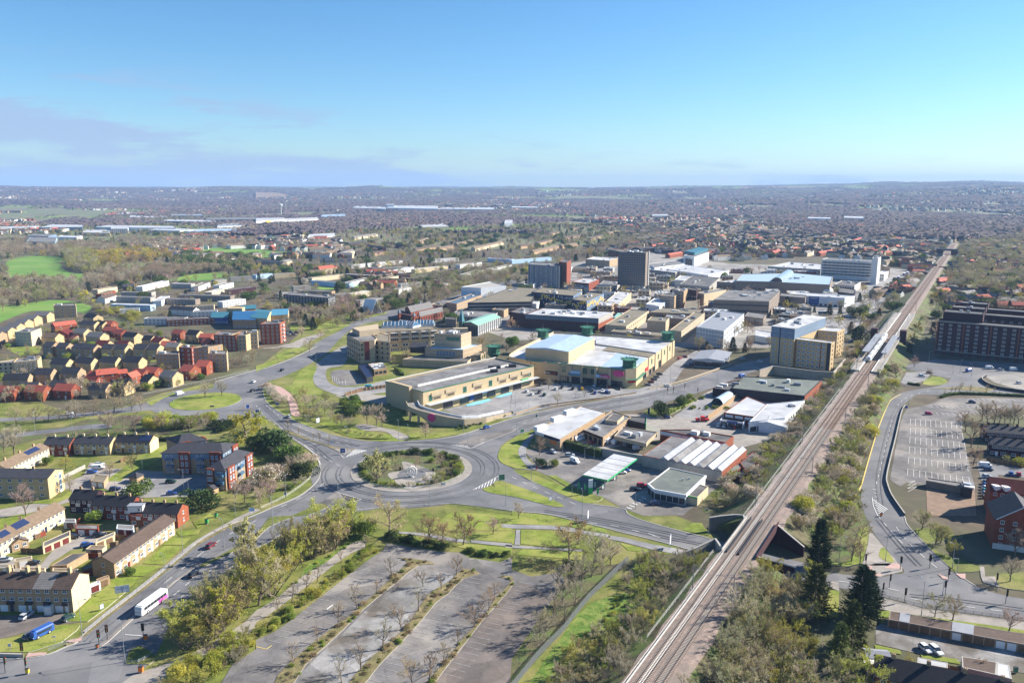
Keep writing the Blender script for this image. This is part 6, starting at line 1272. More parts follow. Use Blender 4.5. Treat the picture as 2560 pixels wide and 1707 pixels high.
for e in EST.split('\n'):
 e=e.split();d_,e_,r_=float(e[3]),float(e[4]),float(e[5]);w_,rf,ax='brick_'+e[6],'roof_'+e[7],int(e[8]);a,b=P(' '.join(e[:3]),e_);f3=e_>7;ESTC.append(cen(deep(a,b,d_)))
 house('%s house with %s roof on the new estate'%(WN_[w_],RN_[rf]),a,b,d_,e_,r_,w_,rf,1,'house','house','houses of the new estate',rows=3 if f3 else 2,axis=ax,ww=1.0,wh=1.15,chim=0,win='white',panelm='render_white' if f3 else None)
for lab,s_,z_,w_,g in(('tall buff block of flats behind the new estate','A1 488,1182 690,1178 692,1160',11.5,'brick_buff',(0,4,4,1.2,1.3,'white',.5,11)),('white and blue fronted flats at the left of the estate','A1 132,1418 280,1424 375,1385',11,'cream',(0,4,4,1.4,1.4,'blue',.5,10.6)),('cream flats with a curved front at the left edge','B1 -120,175 120,165 340,140 365,105',8,'cream',(0,3,5,1.2,1.3,'dark',.4,8)),('tan flats with dark windows beside the cream flats','B1 118,165 340,150 375,110',8.4,'brick_buff',(0,3,5,1.2,1.3,'white',.4,8)),
 ('grey brown apartment block left of the red one','B1 1422,90 1628,92 1640,62',10,'brick_tan',(0,3,5,1.2,1.3,'white',.5,9.6)),('red brick stair bay of the estate apartments','B1 1630,28 1745,34 1770,15',13,'brick_red',(0,4,2,1.4,1.4,'white',.5,12.6)),('grey apartment block with balconies beside the red bay','B1 1745,35 1895,28 2030,0',12,'brick_tan',(0,4,3,1.4,1.5,'blue',.5,11.6)),('buff apartment block at the right end of the estate','B1 1895,85 2065,90 2075,60',12,'brick_buff',(0,4,3,1.1,1.6,'white',.5,11.6)),
 ('orange brick apartments near the main road, left piece','A1 1948,1445 2150,1455 2200,1420',12,'brick_orange',(0,4,5,1.5,1.5,'white',.5,11.6)),('buff apartments near the main road, middle piece','A1 2100,1450 2240,1450 2334,1415',12,'brick_buff',(0,4,4,1.5,1.5,'white',.5,11.6)),('buff apartments near the main road, right piece','A1 2240,1430 2345,1425 2350,1405',12.5,'brick_buff',(0,4,3,1.5,1.5,'white',.5,11.6)),('tall orange brick corner apartments with balconies','A2 35,1350 215,1345 265,1318',16,'brick_orange',(0,5,4,1.5,1.6,'white',.6,15.6))):
 X,Xp,Xc=flat(lab,'apartment block',s_,z_,w_,'flat_grey',(g,),1,.5,'apartment_block');r_=g[1]
 wgrid(X,Xp,Xc,1,r_,2,1.2,1.4,'white',.5,z_-.4)
 if 'corner' in lab:
  for z in range(5):put(X,'balcony',slabpiece('metal_pale'),lerp(Xp[1],Xp[2],.5),outn(Xp[1],Xp[2],Xc),1+3*z,3,1.1,12)
sch=thing('school','school with bright blue and teal roofs behind the estate','school',(*P('A2 0,1300')[0],0))
for q,e_,r_,w_,rf in(('A1 1925,1290 2080,1290 2090,1240',6,2.5,'blue_sign','teal'),('A1 2120,1310 2334,1310 2334,1230',8,3,'brick_tan','roof_blue'),('A2 -50,1290 100,1300 150,1225',9,2,'brick_buff','teal'),('A2 140,1270 290,1262 300,1225',7,3.5,'brick_buff','cyan'),('A1 2200,1215 2334,1205 2334,1180',8,2,'brick_tan','teal'),('A2 0,1335 110,1340 120,1300',5,2,'blue_sign','cyan')):
 pp=para(P(q,e_));gable(sch,pp,e_,r_,w_,rf,.5);wins(sch,pp[0],pp[1],cen(pp),[1.2],6,1.6,1.6,'blue')
roofbox(sch,P('A1 2150,1215',10)[0],14,9,0,11.5,.05,'brick_buff','hall_block')
X,Xp,Xc=flat('black framed flats with white window grid and flat roof','flats','A2 248,1078 655,1112 722,1090',14,'charcoal','flat_grey',((0,5,14,2.0,1.5,'white',1,13.6),(1,5,5,1.8,1.5,'white',1,13.6)),2,.4,'flats')
for z in range(6):panel(X,'floor_band','black',Xp[0],Xp[1],Xc,0,1,.7+2.55*z,1.0+2.55*z,2)
# ---- older terraces further out: eave/parapet line, wall, roof kind, height
ROWS='''A1 1300,1012 1540,957 render_white f|A1 890,1040 1070,1012 cream f|A1 880,1118 990,1086 render_white g|A1 1055,1102 1370,1112 concrete f|A1 1390,1142 1470,1097 render_white f|A1 1010,1172 1370,1182 sky_panel f|A1 1090,1222 1270,1212 render_white f|A1 1535,1212 1760,1227 render_white g|A1 1690,1192 1950,1182 cream f|A1 1760,1242 1980,1232 render_white f|A1 2030,1152 2240,1122 render_white f|A1 1620,1085 2100,1098 concrete_brown f|A1 1740,1012 1850,972 render_white f|A1 1930,1062 2080,1022 cream f|A1 1560,982 1740,987 concrete f|A1 2000,1002 2130,972 render_white f|A1 2090,1042 2334,1012 brick_dark f|A1 1310,1302 1680,1302 render_white f|A1 1520,1318 1960,1296 brick_red f|A1 1960,952 2070,942 concrete f|A1 870,1080 980,1045 brick_red f|A1 1100,1060 1380,1064 concrete f|A1 1480,1120 1780,1130 concrete_brown f|A1 1970,792 2180,752 cream f|A1 2100,925 2300,915 concrete f|A1 1120,1010 1220,1005 brick_dark g
A2 590,716 780,682 cream g|A2 780,712 900,682 cream g|A2 870,812 1340,772 render_white f|A2 1070,842 1450,832 cream f|A2 1190,882 1440,832 render_white f|A2 1600,762 1850,747 render_white f|A2 1450,852 1750,822 cream f|A2 1860,812 2060,787 render_white f|A2 2110,752 2334,762 sky_panel f|A2 2150,852 2334,812 render_white f|A2 1910,902 2080,857 render_white f|A2 510,932 800,897 cream f|A2 800,897 1090,910 brick_dark f|A2 500,955 850,985 sky_panel f|A2 855,975 1060,928 render_white f|A2 1160,942 1300,912 cream f|A2 1300,927 1640,955 brick_dark f|A2 1320,988 1530,972 render_white f|A2 1600,1015 1780,980 concrete f|A2 870,1078 1050,1048 cream f|A2 720,1082 850,1072 concrete f|A2 1300,1035 1440,1014 render_white f|A2 950,1142 1160,1112 concrete f|A2 380,1046 690,1056 brick_tan f|A2 200,1076 370,1056 concrete f|A2 0,906 150,890 sky_panel f|A2 170,896 360,886 cream f|A2 245,792 330,772 cream g|A2 0,775 240,795 concrete_brown g|A2 590,775 870,765 concrete g|A2 2000,662 2260,602 cream g|A2 1460,672 1650,642 brick_tan g|A2 1680,662 1810,642 brick_tan g|A2 1840,622 1990,592 brick_tan g|A2 1080,702 1170,692 brick_tan g|A2 900,562 1110,532 cream g|A2 500,870 740,850 cream f|A2 1640,870 1830,850 brick_dark f|A2 340,1010 500,1000 concrete f|A2 1000,640 1150,660 brick_dark g|A2 1150,610 1330,640 brick_dark g|A2 850,620 1010,600 brick_dark g|A2 1500,600 1580,570 brick_tan g|A2 450,490 560,486 brick_orange g|A2 580,490 650,484 brick_buff g|A2 680,600 820,620 concrete_brown g|A2 720,470 940,490 brick_orange g|A2 1100,460 1290,440 brick_red g|A2 1290,430 1400,420 brick_orange g
A3 200,692 430,642 brick_tan g|A3 80,642 220,622 brick_tan g|A3 240,612 370,582 brick_tan g|A3 0,772 360,742 sky_panel f|A3 480,562 650,542 brick_tan g|A3 720,572 830,542 brick_tan g|A3 640,642 830,652 brick_dark g|A3 890,522 980,502 brick_tan g|A3 1200,662 1400,652 brick_dark g|A3 1400,602 1560,612 brick_dark g|A3 1290,642 1400,622 brick_orange g|A3 1440,722 1560,702 brick_orange g|A3 460,640 600,620 brick_tan g|A3 340,530 430,510 brick_tan g|A3 0,500 180,540 brick_dark g|A3 560,480 660,465 brick_tan g|A3 760,430 900,440 brick_red g|A3 930,450 1070,455 brick_orange g|A3 1590,600 1680,580 brick_orange g|A3 2000,560 2140,550 brick_dark g|A3 2230,520 2300,500 brick_tan g|A3 2060,640 2160,690 brick_red g|A3 1820,520 1890,515 render_white g|A3 1900,490 2100,480 render_white g
A4 0,535 260,565 brick_dark g|A4 0,635 330,655 brick_dark g|A4 780,595 890,565 brick_orange g|A4 480,705 600,685 brick_orange g|A4 1060,690 1190,705 brick_dark g|A4 2200,750 2334,765 sky_panel f|A4 0,520 90,515 brick_tan g|A4 340,570 520,560 brick_dark g|A4 600,560 720,555 brick_tan g|A4 950,600 1100,590 brick_dark g|A4 1270,600 1500,585 render_white f|A4 620,640 760,660 brick_dark g|A4 100,490 160,485 render_white g|A4 60,700 120,680 brick_orange g|A4 1450,500 1620,490 brick_orange g|A4 1740,480 1900,500 brick_orange g'''
ROOFS={'brick_tan':['roof_tan','roof_brown'],'cream':['roof_tan','roof_grey'],'brick_dark':['roof_slate','roof_charcoal','roof_brown'],'brick_orange':['roof_red','roof_tan'],'brick_red':['roof_brown','roof_slate']}
rr_=random.Random(11)
FOOT=[]
for line in ROWS.split('\n'):
 for e in line.split('|'):
  f_=e.split();T_=f_[0]if f_[0]in TI else T_;f_=f_[1:]if f_[0]in TI else f_
  far=None;h_=5.4
  a,b=P(T_+' '+f_[0]+' '+f_[1],h_);w_,kind=f_[2],f_[3]
  L=dist(a,b);far=cen([a,b])[1]>900;un=max(2,int(L/6.5));rf=rr_.choice(ROOFS.get(w_,['roof_slate','roof_grey','roof_brown']))
  place='beyond the park' if T_=='A1' else 'north of the centre' if T_=='A2' else 'behind the tower block' if T_=='A3' else 'beside the distant railway'
  if kind=='f':
   poly=deep(a,b,8.5);c=cen(poly);X=thing('terraced_house_row','%s flat roofed terrace %s'%(WN_[w_],place),'terraced houses',(*c,0),0,'older terraces around the centre');block(X,poly,-.3,h_+.3,w_,rr_.choice(['flat_grey','flat_moss','flat_white']),.25)
   if not far:wins(X,a,b,c,[.9,3.5],un*2,1.7,1.3,'blue' if w_=='sky_panel' else 'white')
  else:
   X,poly,c=house('%s terrace with %s roof %s'%(WN_[w_],RN_[rf],place),a,b,8.5,h_,2.6,w_,rf,un,*TR,'older terraces around the centre',rows=2,chim=min(un,5)if not far else 0,front=not far,door=False,gw=False,cols=1)
  FOOT+=[(lerp(lerp(poly[0],poly[1],t),lerp(poly[3],poly[2],t),.5),11)for t in np.linspace(0,1,max(2,int(L/7)))]
for lab,s_,z_,w_,rf in(('long low school range with red roofs on the edge of the park','A2 450,640 690,640 695,620',6,'brick_tan','roof_red'),('large hall with a red roof among the terraces','A2 580,850 740,830 780,790',7,'brick_tan','roof_red'),('hall with a grey hipped roof below the grey office slab','A3 542,845 700,850 745,815',5,'brick_buff','flat_white')):
 a,b,c_=P(s_,z_);X,Xp,Xc=house(lab,a,b,14,z_,3,w_,rf if rf.startswith('roof')else 'roof_grey',4,'hall','hall',rows=1,door=False,gw=False,hip=4)
# ---- right hand side: terraces, brick flats, garages
for k,(s_,u,l_)in enumerate((('B4 1985,798 2700,850',8,'dark brick terrace with slate roof, rear row at the right edge'),('B4 2030,912 2700,985',7,'dark brick terrace with slate roof and white porches, front row'))):
 a,b=P(s_,5.2);X,Xp,Xc=house(l_,a,b,8.5,5.2,2.4,'brick_dark','roof_slate',u,*TR,rows=2,chim=u,cm='brick_dark',ww=1.6,wh=1.2)
a,b=P('C4 2042,338 2520,405');X,Xp,Xc=house('red brick apartment house with a white base and a steep gable',a,b,15,10.6,5.2,'brick_red','roof_slate',2,'apartment_house','apartment house',rows=4,axis=1,win='white',door=False,ww=1.2,wh=1.3,gw=False);panel(X,'white_base','render_white',Xp[0],Xp[1],Xc,0,1,0,2.0,.8)
m=MB();
for sgn,(p0,p1)in enumerate(((Xp[0],lerp(Xp[0],Xp[1],.5)),(Xp[1],lerp(Xp[0],Xp[1],.5)))):m.tube((p0[0],p0[1]-.4,10.5),(p1[0],p1[1]-.4,15.9),.16,n=4)
m.build('barge_board','frame_white',X)
a,b=P('B4 2030,1330 2600,1400',9.5);X,Xp,Xc=house('long red brick apartment wing with maroon roof behind the gabled one',a,b,10,9.5,3.5,'brick_red','roof_maroon',4,'apartment_house','apartment house',rows=3,win='white',door=False,ww=1.2,wh=1.2,gw=False)
for t in(.12,.28):m=MB();q=lerp(Xp[0],Xp[1],t);m.box((q[0],q[1]+1.5,10.4),(2.0,2.6,1.6),.1);m.build('dormer','frame_white',X,ROOFO[X.name])
g4=P('C4 1100,985 2334,1212 2700,1280',2.5);bk=P('C4 1112,908 2334,1118 2700,1180',2.5);gr=thing('garage_row','long row of lock-up garages with grey roofs and three white doors','garages',(*cen(g4),0));poly=[g4[0],g4[2],bk[2],bk[0]];block(gr,poly,0,2.5,'concrete_brown','roof_brown',.06);cG=cen(poly)
for k in range(16):
 t0,t1=k/16,(k+1)/16;panel(gr,'garage_door','frame_white' if k in(6,10,11,14)else 'timber',poly[0],poly[1],cG,t0+.006,t1-.006,.05,2.1,.8);panel(gr,'pier','brick_tan',poly[0],poly[1],cG,t0-.003,t0+.003,0,2.4,1.6)
 if k in(1,6,7):r0,r1=lerp(poly[0],poly[1],t0),lerp(poly[0],poly[1],t1);s0,s1=lerp(poly[3],poly[2],t0),lerp(poly[3],poly[2],t1);m=MB();m.prism([r0,r1,s1,s0],2.45,2.56);m.build('roof_patch','sheet_grey',gr)
a,b=P('C4 980,1500 2334,1790',5.0);X,Xp,Xc=house('dark tiled terrace roof with chimneys at the bottom right corner',a,b,9,5.0,3.0,'brick_red','roof_charcoal',6,*TR,rows=2,chim=4)
a,b=P('C4 905,1330 1120,1350',2.6);X,Xp,Xc=house('small brick garden room with white door at the bottom right',a,b,4,2.6,.8,'brick_orange','sheet_grey',1,'garden_room','garden room',rows=1,gw=False,door=False,cols=2);panel(X,'door','frame_white',Xp[0],Xp[1],Xc,.42,.58,.05,2.1,.8)
m4=thing('white_shelter','flat white shelter roof in front of the garden room','shelter',(*P('C4 950,1400')[0],0));m=MB();p4=para(P('C4 868,1378 1030,1408 1040,1350',2.3));m.prism(p4,2.2,2.35,0,0,True);m.build('roof','render_white',m4)
for q in p4:m=MB();q=lerp(q,cen(p4),.08);m.tube((*q,0),(*q,2.2),.06);m.build('post','timber',m4)
for lab,s_,rf in(('grey roofed workshop beside the garage lane','C4 1770,1420 2080,1490 2090,1375 1765,1320','roof_brown'),('corrugated pale lean-to beside the grey workshop','C4 2080,1490 2225,1530 2200,1400 2090,1375','sheet_white'),('corrugated white pergola roof at the lane','C4 1360,1380 1640,1430 1640,1380 1365,1330','sheet_white')):
 flat(lab,'shed',s_,2.6,'concrete',rf,(),0,.04,'shed')
flat('derelict walled enclosure on the cleared plot','ruin','B4 1442,1240 1770,1300 1765,1260 1450,1215',3.0,'concrete_brown','flat_grey',(),0,.3,'ruin')
rt,poly,c=flat('dark steel fire escape block on the cleared plot','ruin','B4 1757,1300 1865,1320 1870,1270',4,'charcoal','flat_dark',(),3,.5,'ruin')
# ---- distant warehouses
for k,(s_,z_,w_,rf)in enumerate((('A1 0,480 310,470 330,455 0,462',9,'panel_white','sheet_white'),('A1 360,470 750,465 755,445 480,440',10,'blue_grey','sheet_white'),('A1 250,545 440,550 515,530',11,'blue_grey','flat_grey'),('A1 515,555 700,560 750,545',9,'panel_white','flat_white'),('A1 750,515 1000,520 1005,492',8,'brick_buff','flat_white'),('A1 870,465 1600,475 1580,455 1010,448',11,'sheet_blue','sheet_white'),('A1 1010,480 1165,480 1170,465',13,'panel_white','flat_white'),('A1 1370,490 1640,500 1820,485 1500,470',9,'panel_white','sheet_white'),('A1 1690,510 2160,500 2160,480 1840,480',9,'blue_grey','sheet_blue'),('A1 1560,360 1850,362 1840,348',12,'sheet_blue','sheet_grey'),('A1 1180,378 1530,380 1520,362',10,'panel_white','flat_white'),('A1 1490,410 1970,420 1960,402',10,'blue_slate','sheet_white'),('A1 1980,460 2240,450 2240,430',10,'panel_white','sheet_grey'),('A1 1870,400 2334,395 2334,375',12,'blue_grey','flat_grey'),
 ('A2 0,415 265,400 260,380 0,385',14,'panel_white','flat_white'),('A2 210,410 570,395 560,378',12,'panel_white','flat_white'),('A2 590,370 815,360 815,345',12,'blue_grey','sheet_blue'),('A2 880,290 1180,300 1190,280',16,'sheet_blue','sheet_white'),('A2 1190,290 1660,300 1660,272',18,'panel_white','sheet_white'),('A2 1190,262 1260,262 1260,255',28,'panel_white','sheet_white'),('A2 1660,300 2170,305 2170,288',14,'panel_white','sheet_white'),('A2 1880,268 2320,265 2320,257',14,'blue_grey','sheet_grey'),('A2 1740,262 1790,262 1790,252',24,'blue_slate','flat_grey'),('A2 470,560 720,545 720,520',8,'panel_white','flat_white'),('A2 1520,465 1760,460 1700,430',9,'cream','flat_white'),('A2 2265,430 2340,428 2340,400',14,'panel_white','flat_white'),('A1 240,595 500,600 520,560',13,'sky_panel','flat_grey'),('A3 0,285 240,290 230,280',14,'panel_white','flat_white'),('A3 600,225 1000,220 1000,214',14,'blue_grey','sheet_blue'),('A3 1100,238 1480,232 1480,224',14,'panel_white','sheet_white'),('A3 1280,362 1420,360 1420,348',12,'panel_white','sheet_white'),('A4 690,380 870,385 870,370',12,'panel_white','flat_white'),('A4 360,385 570,390 570,378',12,'sky_panel','flat_white'))):
 X,Xp,Xc=flat('%s warehouse with a %s roof in the distance'%({'panel_white':'white','blue_grey':'blue grey','sheet_blue':'pale blue','brick_buff':'buff','blue_slate':'slate blue','cream':'cream','sky_panel':'sky blue'}[w_],'pale' if 'white' in rf else 'grey'),'warehouse',s_,z_,w_,rf,(),0,.4,'warehouse','distant warehouses')
 if k in(14,):panel(X,'yellow_panel','yellow_panel',Xp[0],Xp[1],Xc,.3,.5,8,14,3)
 if k in(2,6,26):wgrid(X,Xp,Xc,0,3,8,3,1.6,'dark',1,z_-1)
 FOOT.append((Xc,45))
wt=P('A2 230,352')[0];T_w=thing('water_tower','white water tower on a slim shaft beyond the factories','water tower',(*wt,0));m=MB();m.tube((*wt,0),(*wt,34),2.4,1.9,12);m.build('shaft','render_white',T_w);m=MB();m.lathe([(2,34),(7,37),(8.5,41),(6.5,44.5),(1,46)],(*wt,0),16);m.build('tank','render_white',T_w)
# ================================================================== vehicles
for n_,c_ in(('white',(.72,.73,.74)),('silver',(.42,.45,.48)),('black',(.015,.016,.018)),('grey',(.12,.13,.14)),('red',(.42,.02,.025)),('blue',(.03,.10,.36)),('navy',(.02,.03,.10)),('green',(.02,.06,.05)),('yellow',(.75,.45,.02)),('cyan',(.06,.36,.42)),('maroon',(.15,.015,.02)),('magenta',(.55,.03,.12)),('brown',(.16,.08,.05))):
 mat('car_'+n_,c_,.03,1,.25,spec=.5)
mat('tail_red',(.45,.01,.01),.05,1,.3);mat('light_white',(.8,.8,.78),.05,1,.2)
def loft(b,rings,m=0,caps=True):
 i=len(b.v);n=len(rings[0])
 for r in rings:b.v+=r
 for a in range(len(rings)-1):
  for k in range(n):l=(k+1)%n;b.f.append((i+a*n+k,i+a*n+l,i+(a+1)*n+l,i+(a+1)*n+k));b.m.append(m)
 if caps:b.f.append(tuple(range(i+n-1,i-1,-1)));b.m.append(m);q=i+(len(rings)-1)*n;b.f.append(tuple(range(q,q+n)));b.m.append(m)
def ringx(x,hw,z0,z1):c=.12;return[(x,-hw,z0+c),(x,-hw+c,z0),(x,hw-c,z0),(x,hw,z0+c),(x,hw*1.0,z1-c),(x,hw-c,z1),(x,-hw+c,z1),(x,-hw,z1-c)]
def wheels(root,xs,hw,r):
 me=None
 for x in xs:
  for s in(-1,1):
   if me is None:
    b=MB();b.tube((0,-.11,0),(0,.11,0),1,1,14,0);b.tube((0,-.125,0),(0,.125,0),.58,.58,10,1);me=b.mesh('wheel',['tyre','metal_pale'])
   o=bpy.data.objects.new('wheel',me);COL.objects.link(o);o.parent=root;o.location=(x,s*(hw-.08),r);o.scale=(r,1,r)
def lights(root,x0,x1,hw,z):
 for s in(-1,1):
  b=MB();b.box((x1,s*(hw-.22),z),(.08,.34,.16));part(root,'headlight',b,'light_white');b=MB();b.box((x0,s*(hw-.2),z+.1),(.08,.3,.18));part(root,'tail_light',b,'tail_red')
def make_car(kind):
 root=thing('parked_car','car','car',(0,-500,0));b=MB()
 if kind=='hatch':prof=[(-2.0,.72,.42,.80),(-1.9,.82,.28,.98),(-1.0,.88,.22,1.0),(.6,.88,.22,.97),(1.6,.85,.22,.86),(1.95,.75,.3,.74),(2.05,.62,.4,.62)];cab=(-1.82,1.0,-1.3,.15,1.5,.98)
 elif kind=='estate':prof=[(-2.25,.74,.42,.86),(-2.15,.84,.28,1.02),(-1.1,.9,.22,1.04),(.8,.9,.22,1.0),(1.75,.87,.22,.9),(2.15,.77,.3,.78),(2.25,.62,.4,.64)];cab=(-2.1,1.05,-1.75,.2,1.56,1.02)
 else:prof=[(-2.7,.9,.4,2.05),(-2.65,.95,.3,2.15),(-1,.98,.28,2.2),(1.0,.98,.28,2.2),(1.25,.98,.28,2.1),(1.35,.97,.28,1.25),(2.2,.92,.28,1.08),(2.55,.8,.35,.85)];cab=None
 loft(b,[ringx(*p)for p in prof]);part(root,'body',b,'car_white')
 if cab:
  x0,x1,t0,t1,zt,zb=cab;hb,ht=.80,.62
  q=[(x0,-hb,zb-.04),(x1,-hb,zb-.04),(x1,hb,zb-.04),(x0,hb,zb-.04),(t0,-ht,zt),(t1,-ht,zt),(t1,ht,zt),(t0,ht,zt)];b=MB()
  for f in((0,1,5,4),(1,2,6,5),(2,3,7,6),(3,0,4,7)):b.face([q[k]for k in f])
  part(root,'windows',b,'glass')
  b=MB();b.prism([(t0-.05,-ht-.03),(t1+.05,-ht-.03),(t1+.05,ht+.03),(t0-.05,ht+.03)],zt-.03,zt+.05);part(root,'roof',b,'car_white')
  for s in(-1,1):b=MB();b.box((x1-.35,s*.96,zb+.08),(.14,.18,.14));part(root,'mirror',b,'car_white')
  lights(root,prof[0][0]+.06,prof[-2][0]+.02,.86,.66);wheels(root,(-1.28,1.3),.9,.33)
 else:
  b=MB();b.face([(1.36,-.8,1.3),(1.36,.8,1.3),(1.12,.78,2.02),(1.12,-.78,2.02)]);b.face([(1.38,-.8,1.3),(1.13,-.78,2.02),(1.13,.78,2.02),(1.38,.8,1.3)][::-1]);part(root,'windscreen',b,'glass')
  for s in(-1,1):b=MB();b.box((.75,s*.985,1.55),(.9,.03,.6));part(root,'side_window',b,'glass');b=MB();b.box((1.0,s*1.1,1.5),(.15,.2,.3));part(root,'mirror',b,'black')
  lights(root,-2.68,2.42,.9,.8);wheels(root,(-1.7,1.6),1.0,.36)
 return kids(root)
PROTO={k:make_car(k)for k in('hatch','estate','van')};USED=set()
def place_car(T,x,y,ang,colour,kind,label,group='parked cars',z=0.19,name='parked_car',cat='car'):
 p=G(T,x,y,z);src=PROTO[kind]
 r=dup(src,(*p,z),math.radians(ang),1.0,label,group,cat);r.name=name
 for c in r.children:
  if c.name.split('.')[0]in('body','roof','mirror')and c.data.materials[0].name.startswith('car_'):
   c.material_slots[0].link='OBJECT';c.material_slots[0].material=MATS['car_'+colour]
 return r
def hd(s):a,b=P(s);return math.degrees(math.atan2(b[1]-a[1],b[0]-a[0]))
h_dual=hd('C1 1900,345 1960,305');h_lot=hd('B3 100,500 60,540');h_row=hd('B3 1240,385 1215,365')
CARS=[('C1',1925,325,h_dual,'maroon','estate','dark red estate car driving up the dual carriageway'),('C1',1762,590,h_dual,'black','hatch','black car in tree shade on the dual carriageway'),('C1',620,985,h_dual-2,'green','hatch','dark green car at the corner of the three storey terrace'),('C1',245,965,h_dual+6,'silver','estate','silver people carrier in front of the terrace garages'),('C1',275,1150,h_dual-8,'grey','hatch','small grey car beside the blue minibus'),('C1',672,245,5,'black','estate','black car on the garage court'),('C1',905,232,10,'black','estate','black car at the far end of the garage court'),('C1',790,320,22,'blue','hatch','blue car between the sheds'),('C1',305,485,20,'black','hatch','black car below the garage court'),('C1',50,455,12,'silver','hatch','silver car at the left edge behind the terrace'),
('B1',1640,460,hd('B1 1600,470 1680,445'),'white','van','white van approaching the grass roundabout'),('B1',632,640,hd('B1 560,650 700,632'),'white','hatch','white car on the western road'),('B1',2312,350,hd('B1 2290,355 2334,330'),'white','hatch','white car leaving the grass roundabout'),('B1',2305,430,70,'black','hatch','black car entering the grass roundabout'),('B1',905,1105,15,'silver','hatch','silver car on the estate court'),('B1',900,1138,10,'white','van','white van on the estate court'),('B1',840,1175,12,'blue','hatch','blue car at the end of the estate court'),('B1',1050,1330,20,'navy','estate','navy car behind the red brick terrace'),('B1',1155,1340,20,'white','hatch','white car behind the red brick terrace'),('B1',1560,1262,5,'green','estate','dark green car on the pale apartment car park'),('B1',1565,1368,15,'blue','hatch','blue car at the lower edge of the apartment car park'),
('B2',510,118,hd('B2 480,135 560,95'),'silver','hatch','silver car in shade on the upper road'),('B2',240,243,hd('B2 200,260 300,220'),'black','hatch','dark car on the upper road'),('B2',298,668,hd('B2 340,690 200,610'),'silver','hatch','silver car on the approach to the large roundabout'),('B2',1035,400,5,'cyan','van','turquoise van on the service road'),('B2',2105,765,hd('B2 2060,775 2160,750'),'blue','hatch','blue car beside the ramp wall'),
('B3',1530,135,40,'red','hatch','red car beside the shopping centre side wall'),('B3',1580,122,10,'maroon','hatch','dark red car beyond the red one'),('B3',2100,140,10,'silver','hatch','silver car near the glazed showroom'),('B3',2258,168,15,'white','hatch','white car turning near the apartment block'),('B3',1415,390,20,'silver','estate','silver car at the car park exit'),('B3',2098,300,35,'blue','van','blue van beside the bowling hall'),('B3',1415,675,15,'navy','hatch','navy car at the yard entrance'),('B3',1635,185,60,'blue','hatch','blue car left of the showroom'),('B3',1580,200,60,'grey','hatch','grey car on the showroom forecourt'),
('B3',730,905,25,'red','hatch','red car beside the row of white vans'),('B3',782,880,25,'silver','hatch','silver car behind the red one in the yard'),('B3',880,895,60,'white','van','white van under the left end of the beige canopy'),('B3',940,905,60,'white','van','white van beside the first under the canopy'),('B3',1040,925,60,'grey','van','grey van under the beige canopy'),('B3',1150,960,20,'silver','van','silver van by the white yard wall'),('B3',375,990,-60,'silver','hatch','silver car below the dark hedge'),('B3',527,1020,5,'silver','estate','silver estate on the forecourt'),('B3',575,1078,-55,'white','van','white pickup van on the forecourt'),('B3',1000,1178,10,'white','hatch','white car at the pumps'),('B3',1038,1160,15,'blue','hatch','blue car at the pumps'),('B3',1120,1332,0,'black','estate','black car in front of the filling station shop'),('B3',1185,1296,0,'red','estate','red car in front of the filling station shop'),('B3',1310,1462,5,'navy','estate','navy car near the zebra crossing'),
('B4',1860,535,-25,'navy','hatch','navy car alone on the big car park'),('B4',1465,640,0,'magenta','hatch','magenta car at the car park entrance'),('B4',1400,293,0,'white','hatch','white car on the small car park by the blossom'),('B4',1470,268,0,'black','hatch','black car behind the small hedge'),('B4',1832,250,30,'blue','van','blue van in the shade of the office complex'),('B4',2020,225,5,'white','van','white van in front of the office complex'),('B4',2120,240,5,'silver','hatch','silver car in front of the office complex'),('B4',2240,240,5,'white','van','white van further right by the office complex'),('B4',2290,360,10,'white','hatch','white car on the concrete forecourt'),('B4',1985,1118,-10,'white','van','white van behind the right hand gardens'),('B4',2005,1150,-8,'navy','hatch','navy car below the white van'),('B4',1995,1215,0,'silver','hatch','silver car left of the brick apartments'),('B4',2215,1190,60,'blue','hatch','blue car at the back of the brick apartments'),('B4',2285,1195,60,'red','hatch','red car at the back of the brick apartments'),
('C4',1432,1268,-80,'white','hatch','white car on the garage lane, left of two'),('C4',1530,1285,-80,'white','estate','white car on the garage lane, right of two')]
for c_ in CARS:place_car(*c_,group=None,cat='van' if c_[5]=='van' else 'car',name='van' if c_[5]=='van' else 'car')
for k,(x,y,co_,kd)in enumerate(((260,375,'black','estate'),(135,436,'white','hatch'),(182,462,'white','hatch'),(248,446,'black','hatch'),(297,468,'green','estate'),(400,414,'white','hatch'),(456,400,'black','hatch'),(556,412,'black','hatch'),(640,416,'yellow','hatch'),(752,384,'white','hatch'),(735,430,'grey','hatch'),(758,450,'blue','hatch'),(825,436,'white','hatch'),(862,442,'blue','estate'),(892,446,'silver','hatch'),(985,410,'black','estate'),(660,380,'black','hatch'),(540,372,'grey','hatch'),(440,360,'black','hatch'),(820,392,'black','hatch'),(880,400,'maroon','hatch'))):
 place_car('B3',x,y,h_lot+(180 if k%3 else 0),co_,kd,'%s car parked below the shopping centre%s'%(co_,{0:' at the arcade corner',8:'',4:', second row'}.get(k,'')),'cars below the shopping centre',.22)
for k,(x,y,co_)in enumerate(((1238,378,'grey'),(1268,352,'maroon'),(1296,328,'black'),(1318,306,'grey'),(1345,280,'black'))):place_car('B3',x,y,8,co_,'estate','%s car in the row beside the shopping centre side wall'%co_,'cars along the side wall',.2)
for k in range(6):place_car('B3',570+27*k,880-11*k,hd('B3 560,880 700,935')+8,'white','van','white van in the row of six behind the dark hedge','row of white vans',.19,'van','van')
